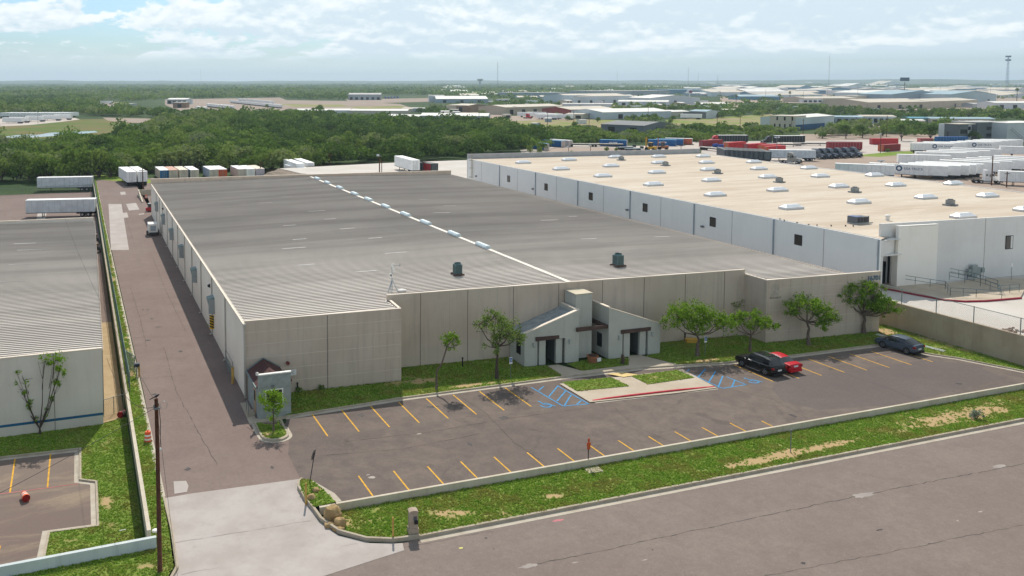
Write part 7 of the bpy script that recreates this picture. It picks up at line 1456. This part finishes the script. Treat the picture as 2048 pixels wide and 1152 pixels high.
addbox(SO, 'window', GLASS, W_*.02, W_*.15, -2.06, -2.003, 4.2, 6.2)
for z in (2.0, 5.4): addbox(SO, 'window', GLASS, W_*.2, W_*.4, 2.94, 2.997, z, z+1.8)
A_ = G(2013, 284); WB = thing('office_building', 'white walled hall with an outside stair at the right edge', 'hall', (A_.x, A_.y, 0), math.atan2(u.y, u.x)); addbox(WB, 'wall', bw, .1, 30, 0, 16, 0, 9.0); addbox(WB, 'roof', rw, -.1, 30.2, -.2, 16.2, 9.003, 9.3); m = MB()
for s_ in (-.1, .9): m.bar((1.0, -1.2+s_*.0-.2*s_, 6.2+s_), (10, -1.2-.2*s_, .6+s_), .12)
for k in range(10): m.bar((1+k, -1.5, 6.2-k*.62), (1+k, -.6, 6.2-k*.62), .1)
m.build('stair', STEEL, WB)
# ---------------------------------------------------------------- masts, towers, poles
MAST = M('mast_paint', S(150,150,150), .6, .2, var=.05)
def mast(x, ytop, D, lab, w_=.5, name='radio_mast'):
    yb_ = 163+29.5*F/D; p = G(x, yb_); zt_ = H+(163-ytop)*D/F; T = thing(name, lab, 'mast', p); m = MB(); n = int(zt_/6)
    for k in range(3):
        a = k*2.094; m.tube([(w_*math.cos(a), w_*math.sin(a), 0), (w_*.8*math.cos(a), w_*.8*math.sin(a), zt_)], w_*.16, 4)
    for i in range(n):
        for k in range(3):
            a, b = k*2.094, (k+1)*2.094; z0, z1 = i*6, i*6+6; m.bar((w_*math.cos(a), w_*math.sin(a), z0), (w_*math.cos(b), w_*math.sin(b), z1), w_*.12)
    m.build('lattice', MAST, T); m = MB(); m.tube([(0,0,zt_), (0,0,zt_+zt_*.06)], w_*.15, 4); m.build('antenna', MAST, T); return T
mast(995, 125, 2600, 'tall lattice radio mast above the middle horizon', 1.0); mast(1376, 135, 2900, 'slim radio mast on the horizon, taller one of a middle pair', .8); mast(1396, 147, 3000, 'slim radio mast on the horizon, shorter one of a middle pair', .6); mast(1657, 112, 2400, 'tallest guyed mast rising high over the right skyline', .8); mast(1234, 142, 3000, 'lone thin mast on the horizon right of the water tower', .6); mast(1435, 151, 2800, 'short mast with a thick top on the horizon', .9); mast(402, 138, 3400, 'very faint thin mast above the left woodland', .45)
p = G(2013, 163+29.5*F/1700); zt_ = H+(163-112)*1700/F; T = thing('cell_tower', 'tapering lattice cell tower with antenna platforms at the far right', 'tower', p); m = MB(); b0, b1 = 2.6, .8
cr_ = [(1,1),(1,-1),(-1,-1),(-1,1)]
for a, b in cr_: m.tube([(a*b0, b*b0, 0), (a*b1, b*b1, zt_)], .15, 4)
for i in range(12):
    z0, z1 = zt_*i/12, zt_*(i+1)/12; w0, w1 = b0+(b1-b0)*i/12, b0+(b1-b0)*(i+1)/12
    for k in range(4): a, b = cr_[k], cr_[(k+1)%4]; m.bar((a[0]*w0, a[1]*w0, z0), (b[0]*w1, b[1]*w1, z1), .1); m.bar((b[0]*w0, b[1]*w0, z0), (a[0]*w1, a[1]*w1, z1), .1)
m.build('lattice', M('tower_blue', S(96,128,160), .6, .2, var=.05), T)
for z in (zt_-1, zt_-8):
    m = MB()
    for k in range(9): a = k*.698; m.box(4*math.cos(a)-.5, 4*math.cos(a)+.5, 4*math.sin(a)-.5, 4*math.sin(a)+.5, z-1.5, z+1.5)
    m.tube([(0,0,z-.3), (0,0,z+.3)], 3.6, 12); m.build('antenna_ring', M('tower_blue2', S(70,100,134), .6, .2, var=.05), T)
D = 4200; p = G(960, 163+29.5*F/D); T = thing('water_tower', 'pale water tower on a stem at the middle horizon', 'water tower', p); zt_ = H+(163-157)*D/F; WTM = M('water_tower_paint', S(150,164,172), .7, var=.05); m = MB(); m.tube([(0,0,0), (0,0,zt_-12)], [5,4.5], 14); m.build('stem', WTM, T); m = MB(); m.tube([(0,0,zt_-14), (0,0,zt_-9), (0,0,zt_-2), (0,0,zt_)], [5,14,14,9], 18); m.build('bowl', WTM, T)
D = 1500; p = G(1808, 163+29.5*F/D); T = thing('billboard', 'dark roadside billboard on a post above the right skyline', 'billboard', p, -.3); z1 = H+(163-155)*D/F; m = MB(); m.cyl((0,0), .7, 0, z1-8, 8); m.build('post', STEEL, T); m = MB(); m.box(-8, 8, -.5, .5, z1-6.2, z1); m.build('panel', M('billboard_panel', S(52,84,104), .6, var=.15, scale=.2), T)
p = G(1379, 205); T = thing('oval_sign', 'oval red white and blue sign on a pole among white warehouses', 'sign', p); D_ = p.y; zs_ = H-(182.5-163)*(p.y*CYW+p.x*SYW)/F; m = MB(); m.cyl((0,0), .5, 0, zs_-2, 8); m.build('post', WHITE, T); m = MB(); m.blob((0,0,zs_), (5.6,.5,3.2), 20, 12); m.build('face', M('oval_white', S(206,216,226), .5, var=.03), T); m = MB(); m.blob((1.4,-.4,zs_-.5), (3.6,.3,1.9), 16, 10); m.build('emblem', M('oval_red', S(120,60,90), .5, var=.05), T)
def pole(x, ya, yb_, lab, z=0, lights=0, r=.14, dark=True, group=None):
    p = G(x, yb_, z); zt_ = H+ray(x, ya)[2]*(p.y/ray(x, ya)[1]); T = thing('light_pole' if lights else 'utility_pole', lab, 'pole', p, 0, group); m = MB(); m.tube([(0,0,0), (0,0,zt_-z)], [r, r*.75], 8); m.build('pole', WOOD if dark else STEEL, T)
    if lights:
        m = MB(); m.bar((-.8,0,zt_-z-.2), (.8,0,zt_-z-.2), .1); m.build('cross_arm', STEEL, T)
        for s in ((-.8, .8) if lights > 1 else (-.5,)): m = MB(); m.hexa([(s-.35,-.35), (s+.35,-.35), (s+.35,.2), (s-.35,.2)], zt_-z-.15, zt_-z+.3); m.build('lamp_head', M('lamp_head', S(190,200,204), .5, var=.05), T)
    else: m = MB(); m.box(-.9, .9, -.07, .07, zt_-z-.7, zt_-z-.55); m.build('cross_arm', WOOD, T)
pole(286, 336, 389, 'thin wooden pole rising from the dock wall behind the warehouse', 0, 0, .13); pole(521, 322, 355, 'dark wooden pole at the right end of the container row', 0, 0, .15); pole(660, 305, 346, 'thin pole standing on the stone bank', 0, 0, .1); pole(759, 311, 347, 'brown pole with white floodlight on the pale concrete lot', ZW, 1, .2); pole(763.5, 319, 347, 'second bare brown pole beside the floodlight pole', ZW, 0, .13)
pole(1761, 322, 348, 'short brown pole with twin floodlights behind the tan roof', 0, 2, .22); pole(1983, 312, 371, 'tall dark pole in front of the white tractor', 0, 0, .17); pole(2013, 343, 375, 'shorter brown pole right of the white tractor', 0, 0, .17); pole(1553, 275, 309, 'grey yard light pole among the red containers', 0, 2, .14, False); pole(1760.5, 268, 306, 'thin yard light pole between the red and orange containers', 0, 1, .13); pole(1137, 294, 310, 'short light pole left of the yard bush', 0, 1, .12); pole(1181, 291, 309, 'short light pole before the flatbeds', 0, 1, .12); pole(1362, 289, 302, 'short brown post by the yard road', 0, 0, .12); pole(76, 224, 247, 'light pole among the far left trailers', 0, 1, .14, False); pole(2018, 255, 281, 'slim grey pole before the slate office', 0, 1, .12, False)
gP = 'utility poles across the industrial estate'
for x, a, b in ((1095,222,262),(1147,222,258),(1178,226,262),(1296,213,246),(1434,226,256),(1480,231,258),(1525,229,250),(1606,238,268),(1583,232,262),(1712,234,252),(1773,231,274),(1895,263,283),(1440,182,205),(1531,180,200),(1606,183,205),(1655,178,200),(1715,175,198),(1810,185,202),(1880,172,196),(1980,175,200),(1994,188,206),(1316,180,200),(1266,178,200),(938,215,240),(958,220,246)): pole(x, a, b, 'thin dark utility pole in the industrial estate', 0, 0, .16, True, gP)
# ---------------------------------------------------------------- far surfaces: yards, meadow, pond, dirt
FIELD = field_mat('meadow_grass', S(94,112,52), S(122,110,72)); DRY = field_mat('dry_field', S(124,138,66), S(160,142,116)); BRIGHT = field_mat('bright_grass', S(110,136,54), S(132,146,68))
YARD = concrete('yard_gravel', S(170,150,136), S(186,168,152), S(140,122,108), .35, .05); YCON = concrete('yard_concrete', S(204,192,182), S(216,206,196), S(180,164,150), .3, .05); DIRT = concrete('dirt_lot', S(158,140,128), S(176,158,142), S(136,118,104), .4, .02); WATER = None
t = NT('pond_water'); WATER = t.fin((.10,.14,.16), .08, 0, .6)
def far(pts, mt, z, name): return poly([(G(x, y, 0).x, G(x, y, 0).y) for x, y in pts], z, name, mt)
far([(-60,238),(150,236),(160,239),(120,244),(60,250),(-60,256)], YCON, .03, 'yard')
far([(-60,256),(60,250),(120,244),(160,239),(215,238),(262,246),(258,262),(200,268),(190,273),(60,278),(-60,280)], FIELD, .01, 'meadow')
far([(205,235),(330,238),(320,246),(250,246),(215,241)], DIRT, .02, 'dirt_track')
far([(5,274),(40,269.5),(80,269),(100,265.5),(140,264),(190,262),(196,264.5),(150,269),(100,272.5),(40,277)], WATER, .03, 'pond')
far([(195,205),(235,204),(262,208),(262,221),(205,222)], DIRT, .02, 'yard'); far([(330,199),(560,195),(600,212),(560,222),(420,226),(360,222),(330,210)], DIRT, .02, 'yard')
far([(545,200),(700,202),(800,208),(830,218),(800,224),(600,222),(560,212)], DIRT, .025, 'field'); far([(560,208),(680,209),(700,213),(590,214)], DRY, .03, 'field'); far([(700,213),(800,212),(820,216),(720,218)], DRY, .03, 'field')
far([(690,199),(860,196),(880,203),(760,206),(700,204)], DIRT, .03, 'yard'); far([(895,222),(1000,226),(1010,240),(960,247),(890,243)], YARD, .02, 'yard'); far([(960,236),(1240,240),(1220,262),(1100,262),(960,250)], DRY, .015, 'field'); far([(1020,232),(1130,230),(1140,240),(1020,242)], YARD, .025, 'yard')
far([(1330,240),(1545,228),(1545,262),(1440,262),(1355,258)], DRY, .02, 'field'); far([(1040,300),(1130,290),(1260,292),(1400,290),(1560,284),(1760,276),(1840,278),(1850,330),(1500,330),(1050,318)], YCON, .02, 'yard'); far([(1060,318),(1110,294),(1270,296),(1290,312)], YARD, .03, 'yard')
far([(1590,324),(1740,308),(1830,300),(2120,296),(2120,400),(1900,392),(1640,345)], YARD, .03, 'yard'); far([(1700,312),(1780,304),(1840,302),(1822,308),(1760,314)], BRIGHT, .04, 'grass_verge'); far([(1380,284),(1540,282),(1560,288),(1390,291)], YCON, .035, 'yard'); far([(1600,268),(1900,268),(1905,277),(1600,282)], YARD, .025, 'road')
far([(1660,247),(2000,249),(1990,262),(1660,256)], YARD, .03, 'yard'); far([(1640,212),(2080,210),(2080,226),(1640,224)], YARD, .03, 'yard'); far([(1110,204),(1480,204),(1480,216),(1110,218)], YARD, .03, 'yard'); far([(1440,178),(2080,176),(2080,206),(1440,206)], YARD, .02, 'yard')
poly([(4.4,277),(17,262),(62,258.5),(62,263.5),(17,272),(16,285),(4,290)], .02, 'grass_verge', BRIGHT)
# ---------------------------------------------------------------- woodland
WOODM = leafmat('woodland_leaves', S(84,118,38), S(112,142,52), S(150,170,80), .3, 'tone')
KEEP = [[(-90,362),(-90,206),(195,204),(262,222),(330,232),(600,236),(770,246),(845,248),(975,250),(1060,266),(1120,300),(1000,306),(940,316),(800,330),(650,330),(640,336),(560,342),(300,344),(205,358)], [(-90,206),(-90,168),(2140,168),(2140,176),(1440,178),(1100,190),(960,196),(690,200),(545,198),(330,199),(195,206)],
        [(1060,296),(1052,262),(1200,258),(1345,262),(1400,258),(1545,260),(1600,262),(1550,276),(1385,285),(1200,286)], [(1420,222),(1445,210),(1530,206),(1640,216),(1740,224),(1990,222),(2120,222),(2120,246),(1990,240),(1800,238),(1640,238),(1540,230),(1440,238)], [(1640,262),(1660,250),(1800,252),(1905,256),(1905,272),(1640,276)],
        [(975,214),(1010,206),(1120,210),(1125,222),(1000,226)], [(1225,230),(1225,214),(1480,214),(1480,224),(1420,232),(1380,222),(1240,226)], [(820,224),(905,212),(905,232),(835,234)], [(1280,203),(1290,196),(1340,193),(1400,203),(1300,206)], [(900,206),(990,194),(1120,196),(1120,206),(1000,212)], [(1230,242),(1300,240),(1330,245),(1240,248)], [(1440,206),(1440,196),(2120,188),(2120,198),(1640,206)]]
HK = [1, 1, .5, .62, .7, .62, .7, .8, .8, .7, .6, .7]
DEN = [1, .9, .75, .45, .5, .4, .4, .35, .4, .25, .4, .07]
EXC = [[(-60,229),(150,228),(215,233),(330,236),(320,248),(268,272),(200,286),(60,296),(-60,297)], [(195,200),(262,203),(262,224),(195,224)], [(328,198),(560,195),(600,212),(560,221),(420,229),(360,226),(328,212)], [(545,199),(700,200),(830,210),(850,224),(815,231),(585,229)], [(690,190),(862,190),(885,206),(760,206),(695,203)], [(768,228),(980,232),(980,246),(768,244)], [(1196,254),(1290,256),(1290,272),(1240,276),(1196,268)], [(1530,240),(1672,236),(1680,262),(1530,262)]]
def wanted(px, py):
    for P in EXC:
        if inpoly(px, py, P): return 0, 1
    for P, d, h in zip(KEEP, DEN, HK):
        if inpoly(px, py, P): return d, h
    return 0, 1
def tone(x, y):
    a = mnoise.noise((x*.012, y*.009, 0)); b = mnoise.noise((x*.05, y*.04, 5)); c = mnoise.noise((x*.004, y*.0025, 9)); return max(0, min(1, .42+.62*a+.5*b+.55*c+random.gauss(0, .2)))
def crownquads(c, r, n, size, out, tn, tones, low=-.25):
    """quads on the shells of a few lobes of one crown"""
    k = 4 if n > 60 else (3 if n > 20 else 1); lob = []
    for i in range(k):
        a = rng.uniform(0, 6.283); q = rng.uniform(.15, .55) if k > 1 else 0; lob.append((c[0]+r[0]*q*math.cos(a), c[1]+r[0]*q*math.sin(a), c[2]+r[2]*rng.uniform(-.3, .3), rng.uniform(.5, .8) if k > 1 else 1))
    m = n//k
    for (lx, ly, lz, s) in lob:
        d = rng.normal(size=(m, 3)); d /= np.linalg.norm(d, axis=1)[:, None]; d[:, 2] = np.where(d[:, 2] < low, -d[:, 2], d[:, 2])
        p = np.array([lx, ly, lz]) + d*np.array([r[0]*s, r[1]*s, r[2]*s])*rng.uniform(.82, 1.08, (m, 1))
        nr = d+rng.normal(size=(m, 3))*.55; nr /= np.linalg.norm(nr, axis=1)[:, None]
        u = np.cross(nr, rng.normal(size=(m, 3))); u /= np.linalg.norm(u, axis=1)[:, None]+1e-9; v = np.cross(nr, u)
        L = (size*rng.uniform(.6, 1.35, (m, 1)))/2; w_ = L*rng.uniform(.55, .9, (m, 1))
        out.append(np.stack([p-u*L, p+v*w_, p+u*L, p-v*w_], 1).reshape(-1, 3)); tones.append(np.full(m, tn)+rng.normal(size=m)*.05)
def quadmesh(name, out, tones, mat):
    V = np.concatenate(out).astype(np.float32); n = len(V)//4; me = bpy.data.meshes.new(name)
    me.vertices.add(len(V)); me.vertices.foreach_set('co', V.ravel()); me.loops.add(n*4); me.loops.foreach_set('vertex_index', np.arange(n*4, dtype=np.int32)); me.polygons.add(n); me.polygons.foreach_set('loop_start', np.arange(0, n*4, 4, dtype=np.int32)); me.polygons.foreach_set('loop_total', np.full(n, 4, dtype=np.int32))
    at = me.attributes.new('tone', 'FLOAT', 'FACE'); at.data.foreach_set('value', np.clip(np.concatenate(tones), 0, 1).astype(np.float32)); me.materials.append(mat); me.update(calc_edges=True); return me
out, tones = [], []; nt_ = 0
def scatter(d0, d1, per, rmin, rmax, nq, size, hk=1.0):
    """candidates in camera-distance ring d0..d1 across the view, one per `per` m2"""
    global nt_
    a0, a1 = -math.radians(9)-.02, math.radians(62); area = (a1-a0)/2*(d1*d1-d0*d0); n = int(area/per)
    for i in range(n):
        a = random.uniform(a0, a1); d = math.sqrt(random.uniform(d0*d0, d1*d1)); x, y = d*math.sin(a), d*math.cos(a)
        px, py, dep = pix(x, y, 0)
        if not (-130 < px < 2180): continue
        w_, hw = wanted(px, py)
        if random.random() > w_: continue
        r = random.uniform(rmin, rmax)*random.choice((.8, 1, 1, 1, 1.25, 1.6)); h = r*random.uniform(.5, .85)*hk*hw; r = r*(.6+.4*hw)
        if random.random() < .08: h *= 1.35
        crownquads((x, y, h*.72+.5), (r, r*random.uniform(.85, 1.15), h), int(nq*min(2.4, (r/rmax)**1.4)), size, out, tone(x, y), tones); nt_ += 1
scatter(286, 420, 23, 2.2, 4.3, 190, 1.05); scatter(420, 620, 30, 2.6, 4.6, 100, 1.45); scatter(620, 950, 48, 3.0, 5.2, 46, 2.2); scatter(950, 1700, 130, 3.5, 6.5, 18, 3.4, .8); scatter(1700, 3600, 420, 6, 11, 9, 6.5, .5); scatter(3600, 9000, 3800, 10, 26, 8, 13, .22)
me = quadmesh('woodland', out, tones, WOODM); o = bpy.data.objects.new('woodland', me); COL.objects.link(o); o['kind'] = 'stuff'; o['label'] = 'dense green woodland stretching to the horizon'
# ---------------------------------------------------------------- single trees one can tell apart
def tree_proto(k, r, h, tn, nq=520, size=.75, trunk=1.0):
    T = thing('tree', '', 'tree', (0,0,-500)); o_, t_ = [], []; cz = trunk+h*.55
    for i in range(6):
        a = random.uniform(0, 6.28); q = random.uniform(.0, .6); rr_ = random.uniform(.42, .68); crownquads((r*q*math.cos(a), r*q*math.sin(a), cz+h*.5*random.uniform(-.45, .6)), (r*rr_, r*rr_, h*.5*rr_*1.2), nq//6, size, o_, tn+random.gauss(0, .05), t_, -.7)
    m = MB(); m.tube([(0,0,-.2), (.1,0,trunk), (0,.1,cz)], [.3,.24,.12], 7)
    for i in range(4): a = i*1.57+.4; m.tube([(.1,0,trunk), (r*.3*math.cos(a), r*.3*math.sin(a), trunk+h*.3), (r*.55*math.cos(a), r*.55*math.sin(a), cz)], [.16,.1,.05], 5)
    m.build('trunk', BARKD, T); c = bpy.data.objects.new('crown', quadmesh('crown', o_, t_, WOODM)); COL.objects.link(c); c.parent = T; return T
protos = {}
def ptree(kind, q, s, lab, group, z=0.0):
    p = G(q[0], q[1], z)
    if kind not in protos: protos[kind] = tree_proto(kind, *TK[kind])
    T = protos[kind]; rz = random.uniform(0, 6.28); sc_ = (s*random.uniform(.9, 1.1), s*random.uniform(.9, 1.1), s*random.uniform(.85, 1.15))
    if T.location.z < -400: T.location = p; T.rotation_euler = (0,0,rz); T.scale = sc_; tag(T, lab, 'tree', group)
    else: dup(T, p, rz, lab, None, group, sc_)
TK = {'a': (4.6, 6.6, .5, 640, .7, .1), 'b': (4.2, 6.0, .74, 640, .65, .0), 'c': (3.6, 5.2, .25, 520, .65, .1), 'd': (4.8, 7.4, .86, 700, .7, .1), 'e': (3.0, 4.2, .6, 460, .6, 0), 'dark': (4.6, 6.0, .1, 620, .8, 1.2)}
LE = 'leafy green tree in the front edge of the woodland behind the back lots'
x = -60
while x < 640:
    for row in range(2):
        yb_ = np.interp(x, [-60, 205, 300, 560, 650], [361, 357, 346, 341, 336])-row*4-random.uniform(0, 2.5); k = random.choice('aabcde')
        ptree(k, (x+random.uniform(-6, 6), yb_), random.uniform(.75, 1.15)*(1.18 if 95 < x < 230 else 1), LE, 'front edge trees of the woodland')
    x += random.uniform(15, 24)
x = 650
while x < 960:
    for row in range(3): ptree(random.choice('bddade'), (x+random.uniform(-6, 6), np.interp(x, [650, 960], [318, 309])-row*5-random.uniform(0, 3)), random.uniform(.85, 1.25), 'tall pale green tree in the grove behind the concrete lot', 'grove trees behind the concrete lot')
    x += random.uniform(13, 20)
x = 1040
while x < 1560:
    ptree(random.choice('abbec'), (x, np.interp(x, [1040, 1200, 1380, 1560], [291, 287, 285, 279])-random.uniform(0, 3)), random.uniform(.34, .58), 'low green bushy tree along the back edge of the container yard', 'bushy trees along the container yard'); x += random.uniform(8, 13)
for q, s, k, lab in (((1645,277),.85,'c','leftmost of the dark round trees by the yard road'), ((1692,277),.9,'dark','dark round tree in the tree line beyond the flatbeds'), ((1725,276),.95,'dark','dark round tree by the utility pole beyond the flatbeds'), ((1803,282),1.0,'dark','broad dark oak standing alone left of the slate office'), ((1861,282),1.0,'dark','second broad dark oak nearer to the slate office'), ((1950,284.5),.75,'dark','low dark tree against the slate office wall'), ((1800,268),.9,'b','bright green tree behind the two dark oaks'), ((1840,266),.9,'b','bright green tree behind and right of the two dark oaks'), ((1880,266),.9,'b','bright green tree left of the slate office roof'), ((1660,268),.9,'b','bright green tree behind the leftmost dark round trees'), ((1765,272),.8,'a','mid green tree behind the yard lorry'),
   ((1265,243),1.0,'c','dark green tree in front of the white gabled warehouse'), ((1311,241.5),.9,'a','green tree at the right corner of the white gabled warehouse'), ((1345,241),.9,'c','dark spreading tree right of the white gabled warehouse'), ((1340,251),.7,'a','small tree right of the dark grey warehouse roof'), ((1390,256),.8,'c','open crowned tree at the edge of the dry field'), ((1402,262),.6,'dark','small dark tree at the near edge of the dry field'), ((1365,254),.55,'c','thin small tree left of the open crowned one'), ((1148,257),.9,'c','dark rounded bush tree in the green scrub field'), ((1134,241),.8,'c','tree before the brick red warehouse'), ((1195,244),.7,'c','grey green tree before the cream cottage'), ((1283,234),.9,'c','tree row member behind the white gabled warehouse'), ((1505,272),.8,'b','bright bush tree below the dry field'), ((1540,268),.8,'a','bushy tree below the tan office'), ((1480,270),.7,'a','bushy tree left of the tan office'), ((1400,307),.36,'e','small shrub tree by the tan roof back parapet'), ((1478,312),.42,'e','bushy shrub tree before the dark trailers'), ((1213,303),.45,'e','bushy shrub tree before the grey truck beds'), ((1232,303),.4,'e','second bushy shrub tree before the grey truck beds'), ((1143,308),.35,'e','shrub at the left light pole in the yard'), ((1080,310),.5,'b','bright bushy tree at the left end of the tan roof'), ((1060,308),.55,'b','bright bushy tree next to the concrete lot end'), ((1775,304),.42,'e','young tree in front of the orange ended container'), ((535,217),.9,'c','lone dark tree in the far dirt field'), ((640,219),1.2,'c','lone round tree at the middle of the far dirt field'), ((745,196),1.3,'c','dark tree left of the far grey depot')): ptree(k, q, s, lab, None)
gM = 'mixed trees of the industrial estate'
for P_, n, s0, s1 in (([(1420,226),(1640,214),(1740,226),(2060,226),(2060,240),(1800,236),(1640,236),(1540,232)], 60, .75, 1.15), ([(1230,226),(1230,216),(1420,216),(1440,224)], 18, .8, 1.1), ([(975,222),(1120,212),(1120,222),(985,228)], 12, .8, 1.1), ([(830,234),(1000,214),(1240,220),(1440,224),(1440,236),(1240,238),(1000,234),(840,242)], 42, .6, .95)):
    xs = [p[0] for p in P_]; ys = [p[1] for p in P_]; c = 0
    while c < n:
        q = (random.uniform(min(xs), max(xs)), random.uniform(min(ys), max(ys)))
        if inpoly(q[0], q[1], P_): ptree(random.choice('abcd'), q, random.uniform(s0, s1), 'green tree standing among the sheds of the industrial estate', gM); c += 1
def palm(q, ytop, lab):
    p = G(*q); zt_ = H-(ytop-163)*(p.y*CYW+p.x*SYW)/F; T = thing('palm_tree', lab, 'palm', p); m = MB(); m.tube([(0,0,0), (.2,0,zt_*.5), (0,0,zt_-2)], [.45,.35,.3], 7); m.build('trunk', BARKD, T); m = MB()
    for k in range(60):
        a = random.random()*6.28; e = random.uniform(-.9, 1.2); L = random.uniform(2, 3.2); d = Vector((math.cos(a)*math.cos(e), math.sin(a)*math.cos(e), math.sin(e))); c = Vector((0,0,zt_-2)); n_ = d.cross(Vector((0,0,1))); n_ = n_.normalized()*.5 if n_.length > .01 else Vector((.5,0,0)); m.face(c, c+d*L*.6+n_, c+d*L-Vector((0,0,.6)), c+d*L*.6-n_)
    m.build('crown', LEAFC, T)
palm((1559,203), 187, 'left palm of the pair rising over the far trees'); palm((1579.5,202), 182, 'right taller palm of the pair rising over the far trees'); palm((1472,205), 188, 'lone small palm left of the palm pair'); palm((2033,210), 175, 'tall full palm near the right edge'); palm((1405,262), 247, 'short fan palm at the dry field edge')
# ---------------------------------------------------------------- alley clutter: generator trailer, dock, carts
T = thing('generator_trailer', 'small white generator trailer parked at the alley wall', 'generator', (12.9, 172.5, 0), math.radians(90)); m = MB(); m.box(-1.5, 1.5, -.85, .85, .7, 2.3); m.build('housing', WHITE, T); m = MB(); m.box(-1.9, 1.7, -.9, .9, .5, .695); m.bar((-1.9,0,.6), (-3.0,0,.5), .12); m.build('frame', UND, T)
for s in (1, -1): m = MB(); m.tube([(.2, s*.9, .4), (.2, s*1.15, .4)], .4, 12); m.build('wheel', TYRE, T)
m = MB(); m.box(-1.53, -1.503, -.5, .5, 1.0, 2.0); m.build('panel', M('panel_grey', S(160,170,180), .5, var=.08), T)
p = G(290, 398); m = MB(); m.hexa([(p.x-1.2,p.y-7), (p.x-.9,p.y-7), (p.x-.9,p.y+8), (p.x-1.2,p.y+8)], 0, [.3,.3,1.5,1.5]); m.box(p.x-.895, p.x+3, p.y+7.7, p.y+8, 0, 1.5); tag(m.build('dock_wall', BLK), 'low beige dock wall around the back corner of the warehouse', 'wall')
p = G(292, 397); drum((p.x, p.y, .02), 'traffic drum standing inside the dock wall by the back corner', True, 0, False)
p = G(298, 423); m = MB(); m.box(-.7,.7,-.5,.5,.2,.85); o = m.build('red_bin', M('bin_red', S(170,50,60), .6, var=.12), None, p); m = MB(); m.box(-.75,.75,-.55,.55,.853,.93); m.build('lid', M('bin_red', S(170,50,60)), o); tag(o, 'red bin at the alley wall beyond the generator trailer', 'bin')
p = G(300, 380); T = thing('dock_box', 'dark box against the back corner of the warehouse wall', 'box', (14.9, 204.5, 0)); m = MB(); m.box(-.5,.5,-.6,.6,0,1.7); m.build('body', M('dock_box_grey', S(70,74,78), .6, var=.1), T); m = MB(); m.box(-.55,.55,-.65,.65,1.703,1.8); m.build('lid', STEEL, T)
for q, lab in (((200,485),'farther dark equipment cart in the gap beside the grey warehouse'), ((200,504),'nearer dark equipment cart in the gap beside the grey warehouse')):
    p = G(q[0], q[1], ZL); T = thing('equipment_cart', lab, 'cart', (2.6, p.y, ZL)); m = MB(); m.box(-.5,.5,-.9,.9,.5,1.1); m.build('body', UND, T); m = MB(); m.box(-.4,.3,-.5,.6,1.103,1.7); m.build('engine', M('cart_brown', S(110,92,80), .7, var=.2), T)
    for s in (1,-1): m = MB(); m.tube([(s*.5,0,.35), (s*.65,0,.35)], .35, 12); m.build('wheel', TYRE, T)
chain('chain_link_fence', 'low chain-link fence across the back of the left yard', [(-70, 258, ZL), (3.4, 262, ZL)], 2.0, FMET, 6, .05, .5, .02)
far([(60,388),(90,386),(95,402),(88,430),(70,434),(75,410)], GM['conc'], 0, 'concrete_patch').location = (0, 0, ZL+.012)
